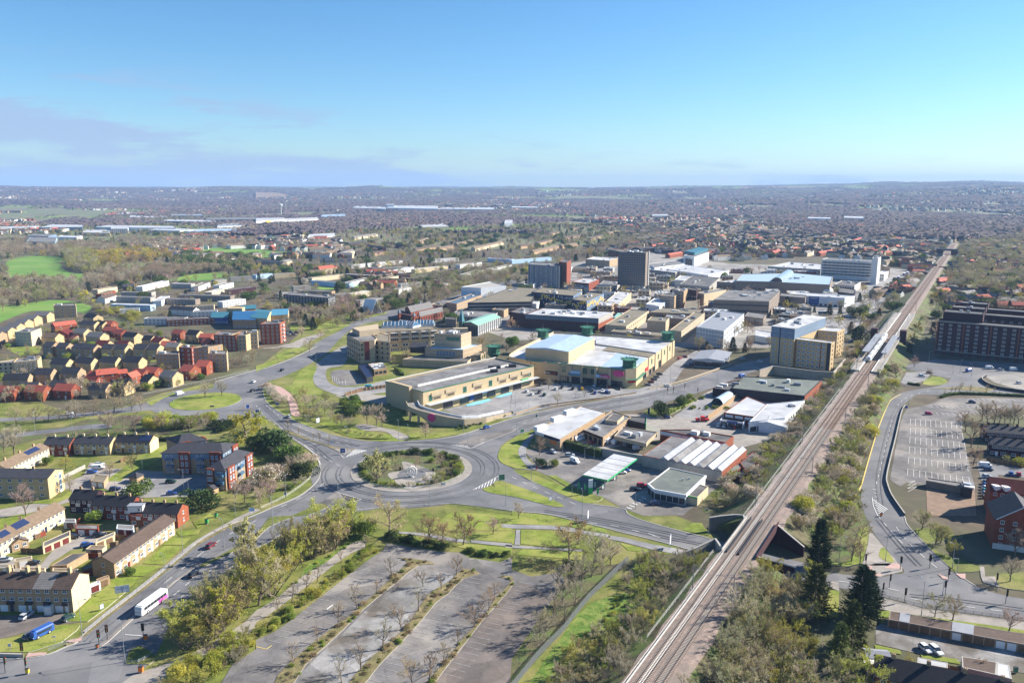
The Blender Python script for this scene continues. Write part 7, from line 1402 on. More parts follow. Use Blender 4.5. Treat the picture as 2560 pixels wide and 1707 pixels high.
for k,co_ in enumerate(('white','white','grey','red')):place_car('B3',1880+50*k,748+6*k,70,co_,'hatch','%s car parked at the trade unit front%s'%(co_,', leftmost' if k==0 else ''),'cars at the trade units',.19)
for k in range(6):place_car('B4',2000-k,1270+26*k,0,('grey','blue','white','cyan','silver','black')[k],'hatch','%s car in the column left of the brick apartments'%('grey','blue','white','turquoise','silver','black')[k],'cars beside the brick apartments',.19)
for k in range(9):place_car('A4',690+30*(k%4),1285+14*(k//4)-5*(k%4),10+3*k,('maroon','silver','white','black')[k%4],'hatch','%s car on the oval bus station island'%('dark red','silver','white','black')[k%4],'cars on the oval island',.3)
for k in range(8):place_car('A4',1505+(k%2)*12,1340+24*k,10,('white','silver','grey')[k%3],'hatch','%s car in the shaded row left of the office complex'%('white','silver','grey')[k%3],'cars left of the office complex',.19)
for k in range(3):place_car('A2',(1190,1225,970)[k],(1196,1192,1248)[k],5,('silver','white','navy')[k],'estate','%s car near the A-frame hall'%('silver','white','navy')[k],'cars near the A-frame hall',.19)
for k in range(5):place_car('A2',270+25*k,1430+(k%2)*20,5,('black','silver','navy','grey','maroon')[k],'hatch','%s car behind the corner apartments'%('black','silver','navy','grey','dark red')[k],'cars behind the corner apartments',.19)
EP=P('B1 100,420 800,400 1300,360 1800,230 A1 2200,1540 1500,1440 900,1320 500,1350 100,1500');er=random.Random(8);ne=0
while ne<26:
 x,y=er.uniform(-330,-100),er.uniform(420,640)
 if inside((x,y),EP)and all(dist((x,y),e)>7 for e in ESTC):
  ne+=1;co_=er.choice(['white','silver','black','blue','red','grey']);r=place_car('N',1280,900,er.choice((5,95,185)),co_,'hatch','%s car parked among the houses of the new estate'%co_,'cars of the new estate');r.location=(x,y,.12)
for q in PROTO.values():
 for c in list(q.children):bpy.data.objects.remove(c)
 bpy.data.objects.remove(q)
def bus(x0,label,loc,ang,L,W,Hh,body,roofm,accent,name,cat):
 root=thing(name,label,cat,loc,ang);b=MB();c=.18
 rg=lambda x,k,zt:[(x,-W/2*k,.35),(x,W/2*k,.35),(x,W/2*k,zt-.25),(x,W/2*k-.2,zt),(x,-W/2*k+.2,zt),(x,-W/2*k,zt-.25)]
 loft(b,[rg(-L/2,.97,Hh-.1),rg(-L/2+.3,1,Hh),rg(L/2-.9,1,Hh),rg(L/2-.25,.97,Hh-.15),rg(L/2,.88,Hh-.9)]);part(root,'body',b,body)
 b=MB();b.prism([(-L/2+.1,-W/2+.22),(L/2-.7,-W/2+.22),(L/2-.7,W/2-.22),(-L/2+.1,W/2-.22)],Hh-.02,Hh+.06);part(root,'roof',b,roofm)
 for s in(-1,1):
  nw=max(3,int(L/1.5))
  for k in range(nw):xx=-L/2+.7+(L-1.7)*(k+.5)/nw;b=MB();b.box((xx,s*(W/2+.005),Hh*.63),((L-1.7)/nw*.93,.05,Hh*.3));part(root,'side_window',b,'glass')
  if accent:b=MB();b.box((-L/2+L*.2,s*(W/2+.006),1.0),(L*.36,.04,1.1));part(root,'rear_panel',b,accent);b=MB();b.box((L*.1,s*(W/2+.006),.85),(L*.3,.04,.7));part(root,'side_panel',b,'lilac')
 b=MB();b.face([(L/2+.02,-W*.42,1.25),(L/2+.02,W*.42,1.25),(L/2-.22,W*.43,Hh-.45),(L/2-.22,-W*.43,Hh-.45)]);part(root,'windscreen',b,'glass')
 b=MB();b.box((-L/2-.01,0,Hh*.65),(.04,W*.8,Hh*.25));part(root,'rear_window',b,'glass')
 wheels(root,(-L*.26,L*.28),W/2+.05,.46);lights(root,-L/2,L/2-.02,W/2,.75);return root
p=G('C1',1385,872,0.2);bus(0,'white and pink single deck bus driving down the dual carriageway',(*p,.2),math.radians(hd('C1 1520,790 1290,960')),11.2,2.55,3.0,'render_white','panel_white','pink_bus','bus','bus')
p=G('C1',385,1128,.2);bus(0,'blue minibus parked on the brown estate road',(*p,.2),math.radians(hd('C1 420,1110 320,1160')),5.8,2.0,2.35,'car_blue','car_blue',None,'minibus','minibus')
p=G('D3',1065,245,.2);bus(0,'blue bus waiting at the bus station',(*p,.2),math.radians(-8),11,2.5,3.2,'roof_blue','panel_white',None,'bus','bus')
for k,s_ in enumerate(('A4 1240,905','A4 1190,935','A4 1270,895')):p=P(s_,.2)[0];bus(0,'blue bus standing at the far bus stops, %s'%('middle','nearest','farthest')[k],(*p,.2),math.atan2(RD[1],RD[0]),11,2.5,3.2,'blue_sign','panel_white',None,'bus','bus')
p=G('B3',1730,700,.2);sk=thing('red_skip_truck','red skips and trailer standing at the yard corner','trailer',(*p,.2));
for dx,h in((-2.2,1.5),(.4,2.6),(2.6,1.4)):b=MB();loft(b,[ringx(dx-1.0,1.0,.4,h),ringx(dx+1.0,1.15,.4,h)]);part(sk,'skip',b,'red_sign')
wheels(sk,(-2.2,2.4),1.1,.4)
# ================================================================== street furniture
def make_lamp():
 r=thing('street_lamp','lamp','street lamp',(0,-520,0));b=MB();b.tube((0,0,0),(0,0,1.4),.13,.13,8);b.tube((0,0,1.4),(0,0,10),.085,.055,8);part(r,'pole',b,'galv');b=MB();b.tube((0,0,9.9),(1.3,0,10.25),.045,.04,6);part(r,'arm',b,'galv')
 b=MB();b.box((1.55,0,10.27),(.75,.28,.14));part(r,'lamp_head',b,'galv');b=MB();b.box((1.55,0,10.18),(.55,.22,.05));part(r,'lens',b,'lamp_glass');return kids(r)
LAMP=make_lamp()
LP={'dual carriageway in the lower left':[('C1',752,1152,11,20),('C1',1140,1370,11,130),('C1',1520,700,11,150),('C1',1668,380,10,-30),('C1',2047,352,11,150),('C2',155,130,11,150),('C2',205,268,10,150),('B2',152,1562,10,-30),('B2',275,1395,10,-40)],
'large roundabout':[('B2',535,1150,10,-10),('B2',752,1465,11,60),('B2',1583,1470,10,90),('B2',1518,1118,6,180),('B2',837,970,12,-120),('B2',468,840,11,-100),('B2',125,675,11,160),('B2',485,712,9,-80),('B2',1302,882,11,-90),('B2',1388,832,6,-90),('B2',2170,1290,11,180),('B2',2278,1470,10,90),('B2',1932,907,9,-80),('B2',1657,1150,5,0)],
'western roads and estate':[('B1',1570,432,10,-80),('B1',2147,402,10,-80),('B1',2225,600,11,180),('B1',320,792,10,90),('B1',665,832,9,90),('B1',838,822,8,90),('B1',1303,1172,7,0),('B1',1680,1358,10,180),('B1',1720,1362,6,180),('B1',1055,1362,6,90),('B1',2147,1562,9,-30),('B2',100,352,10,0),('B2',550,192,10,-60),('B2',470,112,9,-60),('B2',330,130,9,-60),('B1',850,1280,5,0),('C1',395,385,6,0),('A2',630,1440,8,0),('A2',455,1380,8,0),('A2',885,1310,8,0),('A1',1060,1370,6,0),('A1',1170,1380,6,0),('A1',1380,1420,6,0)],
'shopping car park and north east road':[('B2',1893,802,9,60),('B3',42,838,9,90),('B3',30,575,8,0),('B3',148,632,8,0),('B3',270,500,8,0),('B3',580,492,8,180),('B3',375,392,7,0),('B3',865,422,8,180),('B3',985,582,9,90),('B3',1443,332,9,180),('B3',1320,420,7,180),('B3',1870,378,9,100),('B3',670,650,8,-100),('B3',1620,330,8,0),('B3',1375,560,8,90)],
'filling station':[('B3',178,1242,10,-60),('B3',640,1560,10,100),('B3',1125,1502,6,100),('B3',460,1002,6,180),('B3',748,1045,6,180),('B3',662,1062,6,0),('B3',547,1392,5,0),('B3',318,1110,5,0),('C3',640,62,8,100),('C3',1790,217,10,200)],
'right hand roads':[('B4',1465,165,8,0),('B4',1685,272,9,-90),('B4',1750,262,9,-90),('B4',1855,292,8,180),('C4',645,497,10,-20),('C4',1070,462,10,-20),('C4',1397,952,11,100),('C4',1680,522,9,190),('C4',1725,562,5,190),('C4',1592,762,5,0),('C4',692,62,9,-10),('B4',1280,560,6,180),('B4',2110,448,7,0)]}
for reg,L in LP.items():
 for k,(T_,x,y,h,an)in enumerate(L):
  p=G(T_,x,y,.12);dup(LAMP,(*p,.1),math.radians(an),(1,1,h/10.3),'%s grey street lamp by the %s'%('tall' if h>9 else 'short',reg),'street lamps by the '+reg)
for c in list(LAMP.children):bpy.data.objects.remove(c)
bpy.data.objects.remove(LAMP)
def make_signal():
 r=thing('traffic_light','signal','traffic light',(0,-530,0));b=MB();b.tube((0,0,0),(0,0,4.2),.09,.08,8);part(r,'pole',b,'charcoal')
 for z in(2.9,4.0):
  b=MB();b.box((0,-.18,z),(.75,.06,1.15));part(r,'backboard',b,'black');b=MB();b.box((0,-.3,z),(.36,.2,.95));part(r,'signal_head',b,'black')
  for k,m_ in enumerate(('tail_red','orange','bp_green')):b=MB();b.tube((0,-.40,z+.3-.3*k),(0,-.43,z+.3-.3*k),.1,.1,8);part(r,'lens',b,m_)
 return kids(r)
SIG=make_signal()
for reg,L in{'lower left junction':[('C1',905,1222,30),('C1',980,1172,30),('C1',237,1482,100),('C1',48,1472,100),('C1',210,1342,20),('C1',1310,1165,210)],'lower right junction':[('C4',1105,697,30),('C4',1245,827,10),('C4',1040,777,40),('C4',1640,642,10),('C4',1615,762,190),('C4',2165,842,90),('C4',890,512,200),('C4',1205,535,120),('C4',1472,520,150),('C4',2075,690,90)],'crossing by the shopping centre':[('B3',1415,458,60),('B3',1470,452,60),('B3',1572,422,60),('B3',1695,465,240)]}.items():
 for k,(T_,x,y,an)in enumerate(L):
  p=G(T_,x,y,.12);dup(SIG,(*p,.1),math.radians(an),1.0,'black traffic light at the %s'%reg,'traffic lights at the '+reg)
for c in list(SIG.children):bpy.data.objects.remove(c)
bpy.data.objects.remove(SIG)
def sign(T_,x,y,w,h,z,ang,m_,label,posts=2,name='road_sign',extra=None):
 p=G(T_,x,y,.1);an=math.radians(ang);r=thing(name,label,'road sign',(*p,.1),an)
 for k in range(posts):dx=0 if posts==1 else(-w*.33,w*.33)[k];b=MB();b.tube((dx,0,0),(dx,0,z+h),.06,n=6);part(r,'post',b,'galv')
 b=MB();b.box((0,-.1,z+h/2),(w,.06,h));part(r,'sign_panel',b,m_)
 b=MB()
 for dx,dz,sx,sz in((0,h/2-.04,w,.08),(0,-h/2+.04,w,.08),(-w/2+.04,0,.08,h),(w/2-.04,0,.08,h)):b.box((dx,-.145,z+h/2+dz),(sx,.02,sz))
 part(r,'border',b,'frame_white' if m_ not in('frame_white','panel_white')else 'blue_sign')
 if extra:extra(r,z+h/2)
 return r
def mapsign(r,zc):
 b=MB();n=20
 for k in range(n):t0,t1=2*math.pi*k/n,2*math.pi*(k+1)/n;b.face([(.38*math.cos(t),-.15,zc+.2+.38*math.sin(t))if q else(.22*math.cos(t),-.15,zc+.2+.22*math.sin(t))for t,q in((t0,1),(t1,1),(t1,0),(t0,0))][::-1])
 for x0,x1,z0,z1 in((-1.5,-.36,.12,.28),(.36,1.5,.12,.28),(-.09,.09,-.95,-.16)):b.face([(x0,-.15,zc+z0),(x1,-.15,zc+z0),(x1,-.15,zc+z1),(x0,-.15,zc+z1)])
 part(r,'junction_diagram',b,'blue_sign')
def arrow(r,zc):
 b=MB();b.face([(-.5,-.15,zc-.12),(.2,-.15,zc-.12),(.2,-.15,zc+.12),(-.5,-.15,zc+.12)]);b.face([(.2,-.15,zc-.35),(.65,-.15,zc),(.2,-.15,zc+.35)]);part(r,'arrow',b,'frame_white')
sign('C1',1122,790,3.9,2.2,1.8,20,'panel_white','large pale direction sign with a roundabout diagram beside the dual carriageway',2,extra=mapsign);sign('C1',930,905,1.2,1.4,.6,60,'panel_white','small white board on the verge by the railings',2);sign('C1',500,1205,.9,.3,1.9,10,'panel_white','small pale street sign on the grass verge',1);sign('C1',95,1275,.8,.8,1.4,10,'panel_white','white plate on a post at the lower left',1)
sign('B2',792,1003,2.3,2.2,.7,0,'blue_sign','tall blue direction sign on the splitter island of the roundabout',2,extra=arrow);sign('B2',695,920,1.6,1.0,1.0,10,'panel_white','small white sign on the splitter island',2);sign('B2',195,570,2.0,1.2,1.0,10,'blue_sign','small blue sign beside the blossom bushes',2);sign('B2',565,735,2.2,2.4,1.2,60,'panel_white','pale two panel sign among the bare trees',2);sign('B2',1200,995,1.6,.7,.4,0,'blue_sign','blue chevron sign on the far side of the roundabout',2,extra=arrow);sign('B2',1707,1290,1.8,.8,.4,0,'blue_sign','blue chevron sign on the near side of the roundabout',2,extra=arrow);sign('B2',2240,1265,2.6,2.6,1.2,20,'green_trim','dark green direction sign at the east splitter',2);sign('B2',268,1395,1.0,1.6,.8,30,'blue_sign','small blue sign on the left verge',1);sign('B2',15,640,2.0,1.6,1.0,10,'blue_sign','blue sign beside the yellow tree',2)
sign('C3',690,95,2.4,3.0,1.2,75,'panel_white','white sign seen edge on by the road to the bridge',2);sign('C3',1438,340,2.8,3.2,1.6,70,'panel_white','tall white sign edge on near the railway bridge',2);sign('B3',350,1440,1.4,1.4,.8,30,'panel_white','white sign on the grass splitter by the forecourt',2);sign('B3',405,1440,.5,.5,2.4,30,'panel_white','small plate on a thin post by the forecourt',1);sign('B3',92,830,2.2,1.8,1.4,30,'green_trim','green direction sign by the white showroom',2);sign('B3',222,690,1.0,1.6,1.4,20,'green_trim','narrow green sign on the north east road',1);sign('B3',1245,640,1.4,3.4,.2,20,'navy','navy totem sign at the yard entrance',1,'totem_sign');sign('B1',2260,605,1.8,2.2,1.2,30,'blue_sign','dark blue sign at the grass roundabout',2);sign('B1',2297,1560,2.0,1.4,1.6,20,'sky_panel','pale blue sign on the verge by the apartments',2);sign('B1',1935,575,2.4,.8,.3,0,'black','black and white chevron board on the grass roundabout',2);sign('B1',1575,535,.8,1.0,.8,0,'panel_white','small white sign at the left of the grass roundabout',1)
p=G('B4',1258,590,.1);sign('B4',1258,600,1.6,1.4,1.0,0,'blue_sign','blue car park sign at the right hand entrance',2)
for k,(T_,x,y,m_,w,h,l_)in enumerate((('C1',1287,1470,'orange',1.1,1.3,'orange litter bin on a post near the lower left crossing'),('C1',1330,1175,'orange',.9,1.2,'orange box on the pole beside the shaded trees'),('C1',252,1480,'yellow_panel',.8,1.0,'yellow grit bin at the lower left junction'),('C1',888,1250,'orange',.6,.7,'orange box at the foot of a traffic light'),('C1',1885,115,'bp_green',1.1,1.4,'green cable cabinet on the lawn'),('C1',1970,55,'bp_green',.9,1.2,'second green cabinet further up the verge'),('B2',1315,1150,'black',.7,1.1,'black bin inside the roundabout garden, left'),('B2',1615,1160,'black',.7,1.1,'black bin inside the roundabout garden, right'),('B3',222,1145,'red_sign',.5,1.2,'red post beside the forecourt entrance'),('B4',1030,1567,'orange',.8,.9,'orange grit bin by the right hand road'),('C4',2255,1470,'green_trim',.9,1.2,'green wheelie bin by the garage lane'),('C3',950,1567,'panel_white',1.6,2.0,'white relay cabinet beside the railway'))):
 p=G(T_,x,y,.1 if T_!='C3' else 2.5);r=thing('litter_bin' if 'bin' in l_ else 'cabinet',l_,'bin' if 'bin' in l_ else 'cabinet',(*p,.1 if T_!='C3' else 0));b=MB();b.box((0,0,h/2+(.3 if T_!='C3' else 1.2)),(w,w*.7,h));part(r,'box',b,m_);b=MB();b.box((0,0,h+(.35 if T_!='C3' else 1.25)),(w*1.1,w*.8,.1));part(r,'lid',b,'charcoal');b=MB();b.box((0,0,.2 if T_!='C3' else .7),(w*.6,w*.5,.5 if T_!='C3' else 1.4));part(r,'base',b,'concrete')
p=G('B2',1420,1210,.3);sc_=thing('sculpture','white looping ring sculpture at the centre of the roundabout','sculpture',(*p,.3));b=MB();n=40;mr=14
def loop(rad,tilt,rr,zc,sq=1.0,ph=0.0):
 b=MB();pts=[]
 for k in range(n):
  t=2*math.pi*k/n;v=Vector((rad*sq*math.cos(t),.35*math.sin(2*t+ph),rad*math.sin(t)));v.rotate(Matrix.Rotation(tilt,3,'Z'));pts.append(v+Vector((0,0,zc)))
 for k in range(n):b.tube(pts[k],pts[(k+1)%n],rr,rr,6,caps=False)
 return b
part(sc_,'outer_ring',loop(2.1,.4,.24,2.5),'render_white');part(sc_,'inner_ring',loop(1.5,-.7,.16,2.5,.8,1.0),'render_white');b=MB();b.tube((-1,-.4,.9),(1.1,.4,4.1),.14,.14,6);b.tube((1,-.3,1.2),(-1,.3,3.9),.12,.12,6);part(sc_,'cross_bars',b,'render_white');b=MB();b.lathe([(1.1,0),(.9,.5)],n=12);part(sc_,'foot',b,'concrete')
def railing(label,path,h=1.1,step=2.0,m_='galv',rails=(.35,.7,1.05),z=.15,name='guard_rail',pr=.035,cat='railing'):
 r=thing(name,label,cat,(*path[0],z));pts=resample(path,step);pm=None
 for q in pts:
  b=MB()
  if pm is None:b.tube((0,0,0),(0,0,h),pr*1.2,n=5);pm=b.mesh('post',m_)
  o=bpy.data.objects.new('post',pm);COL.objects.link(o);o.parent=r;o.location=(q[0]-path[0][0],q[1]-path[0][1],0)
 for zr in rails:
  b=MB()
  for a,c in zip(path,path[1:]):b.tube((*a,z+zr),(*c,z+zr),pr,n=4)
  b.build('rail',m_,r)
 return r
arc=lambda c,rad,a0,a1,n=40:[(c[0]+rad*math.cos(math.radians(a0+(a1-a0)*k/n)),c[1]+rad*math.sin(math.radians(a0+(a1-a0)*k/n)))for k in range(n+1)]
railing('grey pedestrian railing along the dual carriageway',smooth(P('C1 1790,318 1560,500 1290,710 990,945 775,1122')),1.1,2.0);railing('grey railing round the lower left corner',smooth(P('C1 680,1195 560,1240 440,1290')),1.1,2.0);railing('grey railing on the island with traffic lights',P('C1 1150,1395 1260,1395 1340,1350 1400,1300'),1.1,1.5);railing('white railing round the near rim of the roundabout garden',arc(RB,23.2,215,340),1.1,2.0,'render_white');railing('white railing along the left verge of the roundabout exit',smooth(P('B2 50,1505 250,1410 400,1310 500,1220 525,1120')),1.1,2.0,'render_white');railing('grey railing on the subway parapet south of the roundabout',smooth(P('B2 1390,1490 1600,1475 1800,1470 2334,1545 B3 200,1567')),1.1,2.0,'galv');railing('white handrail along the railway bank near the bridge',[R(s_,-7.6)for s_ in np.linspace(GAP[0]-60,GAP[0]-3,20)],1.2,2.4,'render_white',(.6,1.15),RZ-.5);railing('white handrail along the upper railway bank',[R(s_,-6.6)for s_ in np.linspace(GAP[1]+2,GAP[1]+210,40)],1.2,4,'render_white',(.6,1.15),RZ-.4);railing('grey rail fence beside the road below the estate',smooth(P('B1 1300,470 1500,430 1700,380 1960,330 2270,250')),1.2,4,'metal_pale',(.6,1.1),.15);railing('low white rail at the forecourt edge',P('B3 400,1215 540,1280'),1.0,2,'render_white');railing('dark railing along the lower right pavement',smooth(P('C4 1030,790 1240,840 1420,885 1900,950 2334,1010')),1.1,2.2,'charcoal');railing('timber post fence along the curve north of the roundabout',smooth(P('B2 740,790 850,835 1000,862 1200,870 1290,868')),.9,2.0,'timber',(.45,.85));railing('timber post fence below the pink tree',smooth(P('B2 1480,862 1580,850 1670,828')),.9,2.0,'timber',(.45,.85))
pf=smooth(P('C3 -40,1680 50,1567 270,1300 460,1110 560,980 700,810 820,690 950,560 1050,470 1110,440'));pts=resample(pf,2.75);r=thing('palisade_fence','pale grey steel palisade fence between the car park and the railway','fence',(*pts[0],0));b=MB()
for k in range(14):b.prism([((k+.3)/14*2.75,-.02),((k+.65)/14*2.75,-.02),((k+.65)/14*2.75,.02),((k+.3)/14*2.75,.02)],.1,2.2)
for z in(.5,1.8):b.prism([(0,.02),(2.75,.02),(2.75,.06),(0,.06)],z,z+.08)
b.tube((0,.05,0),(0,.05,2.3),.06,n=4);pm=b.mesh('fence_panel','galv')
for a,c in zip(pts,pts[1:]):o=bpy.data.objects.new('fence_panel',pm);COL.objects.link(o);o.parent=r;o.location=(a[0]-pts[0][0],a[1]-pts[0][1],0);o.rotation_euler=(0,0,math.atan2(c[1]-a[1],c[0]-a[0]))
def lowwall(label,s_,h,m_,w=.35,z0=0.0,sm=True,cope='concrete'):
 p=P(s_);p=smooth(p)if sm else p;r=thing('low_wall',label,'wall',(*p[0],0));b=MB();b.wall(p,w,z0,h);b.build('wall',m_,r)
 if cope:b=MB();b.wall(p,w+.14,h,h+.12);b.build('coping',cope,r)
lowwall('dark retaining wall between the right hand road and the car park','B4 1245,1567 1130,1400 1090,1300 1080,1230 1110,1080 1160,880 1215,640 1250,570',1.1,'charcoal');lowwall('black curved wall round the concrete forecourt','B4 1990,300 1950,330 1990,370 2100,410 2334,445 2700,490',1.8,'charcoal');lowwall('low brick wall beside the north east road','B3 1250,410 1540,345 1830,248 2000,190',.9,'beige_plain');lowwall('low brick wall along the shopping car park','B3 30,645 250,575 520,535 800,500 1130,450',.9,'brick_tan',.4)
p=P('C1 -200,1320 0,1320 205,1325');lowwall('grey bridge parapet at the left edge','C1 -200,1330 0,1330 210,1335',1.0,'concrete',sm=False)
b=MB();ovr=smooth(P('A4 655,1260 690,1235 800,1235 825,1290 790,1370 740,1395 690,1360 660,1310'),True,4);sheet('bus_station_island',ovr,'paving',z=.3,thick=.2);pm=offset(ccw(ovr),1.6);sheet('oval_parking',pm,'asphalt_old',z=.33)
# ================================================================== trees
def tmat(n,c,v=.2,r=.28,t=None):mat(n,c,v,.6,.9,rand=r,trans=t)
tmat('twig_brown',(.42,.32,.21),t=.2);tmat('twig_grey',(.48,.42,.30),t=.2);tmat('twig_pink',(.56,.42,.35),t=.2);tmat('twig_olive',(.46,.43,.14),t=.2);tmat('bud_yellow',(.46,.43,.06),t=.3);tmat('bud_green',(.34,.37,.07),t=.3);tmat('leaf_green',(.17,.25,.035),t=.25);tmat('leaf_dark',(.045,.075,.018));tmat('needle',(.035,.06,.022));tmat('needle_light',(.11,.13,.03));tmat('willow',(.62,.50,.055),t=.3);tmat('orange_twig',(.46,.29,.10));tmat('blossom',(.80,.76,.66),.1,.12,.25);tmat('pale_leaf',(.44,.44,.17),t=.25);tmat('dead_grass',(.34,.27,.14));tmat('ivy_leaf',(.17,.29,.035),t=.2)
class TB:
 def __init__(s,seed):s.r=random.Random(seed);s.t=MB();s.c=MB();s.tips=[]
 def twig(s,p,d,L,w,m=0):
  q=d.orthogonal();q.rotate(Matrix.Rotation(s.r.uniform(0,6.3),3,d));q=q.normalized()*w/2;e=p+d*L;i=len(s.c.v)
  s.c.v+=[tuple(p-q),tuple(p+q),tuple(e)];s.c.f.append((i,i+1,i+2));s.c.m.append(m);return e
 def leaf(s,p,sz,m=1):
  a=Vector((s.r.gauss(0,1),s.r.gauss(0,1),s.r.gauss(0,1))).normalized();b=a.orthogonal().normalized();c=a.cross(b);i=len(s.c.v);k=sz*s.r.uniform(.6,1.3)
  s.c.v+=[tuple(p+b*k),tuple(p+c*k*.7),tuple(p-b*k),tuple(p-c*k*.7)];s.c.f.append((i,i+1,i+2,i+3));s.c.m.append(m)
def vjit(r,d,a):return(d+Vector((r.gauss(0,a),r.gauss(0,a),r.gauss(0,a)))).normalized()
def grow(seed,H=10,spread=.55,trunk=.28,limbs=8,sub=6,fine=5,tw=9,wid=.05,up=.25,leaf=0,lsz=.16,multi=1,lean=0):
 """a bare or budding crown: limbs -> branches -> twigs"""
 T=TB(seed);r=T.r;stems=[]
 for k in range(multi):
  d=Vector((r.gauss(0,.08)+lean,r.gauss(0,.08),1)).normalized()if multi==1 else vjit(r,Vector((math.cos(6.28*k/multi)*.55,math.sin(6.28*k/multi)*.55,1)),.15)
  p=Vector((0,0,-.2))if multi==1 else Vector((math.cos(6.28*k/multi)*.3,math.sin(6.28*k/multi)*.3,-.2));r0=H*.022/(1 if multi==1 else 1.6);top=H*(.62 if multi==1 else .5);n=4;pts=[p]
  for j in range(n):d=vjit(r,d,.06);p=p+d*top/n;pts.append(p)
  for j in range(n):T.t.tube(pts[j],pts[j+1],r0*(1-.2*j),r0*(1-.2*(j+1)),7 if multi==1 else 5,caps=False)
  stems.append((pts,r0))
 for si in range(limbs):
  pts,r0=stems[si%multi];t=trunk+(1-trunk)*(si//multi+r.random()*.5)/max(1,(limbs/multi));t=min(t,.99)if multi==1 else r.uniform(.15,.95);seg=min(int(t*4),3);f=t*4-seg;base=pts[seg].lerp(pts[seg+1],f)
  an=si*2.4+r.random();el=r.uniform(.25,.75)+t*.35;d=Vector((math.cos(an)*math.cos(el),math.sin(an)*math.cos(el),math.sin(el)));L=H*spread*(1.05-.5*t)*r.uniform(.8,1.15);p=base;lr=r0*.55*(1.1-.5*t)
  lp=[p]
  for j in range(3):d=vjit(r,d+Vector((0,0,up*.3)),.12);p=p+d*L/3;lp.append(p)
  for j in range(3):T.t.tube(lp[j],lp[j+1],lr*(1-.3*j),lr*(1-.3*(j+1)),5,caps=False)
  for b in range(sub):
   u=r.uniform(.2,1.0)*3;sg=min(int(u),2);bp=lp[sg].lerp(lp[sg+1],u-sg);bd=vjit(r,d+Vector((0,0,up)),.55);bl=L*r.uniform(.32,.55)*(1.15-u/6);e=bp+bd*bl;T.t.tube(bp,e,lr*.32,lr*.1,3,caps=False)
   for q in range(fine):
    v=r.uniform(.15,1);fp=bp.lerp(e,v);fd=vjit(r,bd+Vector((0,0,up)),.55);fl=bl*r.uniform(.35,.65);fe=T.twig(fp,fd,fl,wid*1.5)
    for z in range(tw):
     g=fp.lerp(fe,r.uniform(.1,1));gd=vjit(r,fd+Vector((0,0,up*.6)),.6);te=T.twig(g,gd,fl*r.uniform(.3,.7),wid)
     if leaf and r.random()<leaf:
      T.leaf(te,lsz)
      if leaf>.6:T.leaf(g.lerp(te,.6),lsz)
 return T
def conifer(seed,H=10,w=.24,n=2600):
 T=TB(seed);r=T.r;T.t.tube((0,0,-.2),(0,0,H*.95),H*.016,.02,6)
 for k in range(n//6):
  z=H*(.03+.94*r.random()**1.2);an=r.random()*6.283;R_=H*w*((1-z/H)**.7+.03)*r.uniform(.68,1.2)*(1+.2*math.sin(an*2+z+seed));d=Vector((math.cos(an),math.sin(an),r.uniform(-.1,.45)))
  for q in range(13):t=.3+.7*r.random();T.twig(Vector((0,0,z))+d*R_*t,vjit(r,d+Vector((0,0,.25)),.5),H*r.uniform(.035,.075),H*.017)
 return T
def leafbush(seed,H=3,w=1.0,n=2600,sz=.13,twigs=500,m2=.5):
 T=TB(seed);r=T.r
 for k in range(5):T.t.tube((0,0,-.1),(r.uniform(-.4,.4)*H*w,r.uniform(-.4,.4)*H*w,H*.6),.06,.02,4)
 lob=[(r.uniform(-.45,.45)*H*w,r.uniform(-.45,.45)*H*w,H*r.uniform(.35,.68),H*r.uniform(.25,.42))for k in range(9)]
 for k in range(n):
  x,y,z,R_=lob[r.randrange(9)];v=Vector((r.gauss(0,1),r.gauss(0,1),r.gauss(0,1))).normalized()*R_*(.65+.4*r.random());p=Vector((x+v.x*w,y+v.y*w,max(z+v.z,.05)));T.leaf(p,sz,0 if r.random()<m2 else 1)
 for k in range(twigs):
  x,y,z,R_=lob[r.randrange(9)];v=Vector((r.gauss(0,1),r.gauss(0,1),abs(r.gauss(0,1)))).normalized();T.twig(Vector((x,y,z))+v*R_*.5,vjit(r,v,.3),R_*r.uniform(.5,.9),.03,0)
 return T
PL={}
def proto(name,T,mats,tm='bark'):PL[name]=(T.t.mesh(name+'_trunk',tm),T.c.mesh(name+'_crown',mats),max(v[2]for v in T.c.v))
for k in range(3):
 proto('bare%d'%k,grow(10+k,10,.5,.25,11,6,6,13,.036),[('twig_brown','twig_grey','twig_brown')[k]])
 proto('bud%d'%k,grow(20+k,10,.48,.18,12,6,6,10,.04,leaf=.55,lsz=.09),[('twig_olive','twig_brown','twig_grey')[k],('bud_yellow','bud_green','bud_green')[k]])
 proto('scrub%d'%k,grow(30+k,5,.52,.1,16,6,6,9,.032,.5,leaf=(.0,.35,.2)[k],lsz=.065,multi=4),[('twig_grey','twig_olive','twig_brown')[k],('bud_green','bud_green','leaf_green')[k]])
for k in range(3):proto('thick%d'%k,grow(70+k,10,.46,.1,20,6,6,9,.04,.4,leaf=(.5,.32,.12)[k],lsz=.09,multi=5),[('twig_olive','twig_brown','twig_grey')[k],('bud_yellow','bud_green','bud_green')[k]])
proto('pink0',grow(40,10,.5,.22,12,6,6,13,.036,.35),['twig_pink']);proto('oak0',grow(41,10,.62,.2,9,7,6,7,.055,.1,leaf=.35,lsz=.13),['twig_brown','orange_twig']);proto('oak1',grow(42,10,.62,.2,9,7,6,7,.055,.1,leaf=.2,lsz=.13),['twig_brown','bud_green'])
proto('young0',grow(43,6,.36,.32,9,5,5,9,.026,.5),['twig_grey']);proto('young1',grow(44,6,.34,.3,9,5,5,9,.026,.6),['twig_brown'])
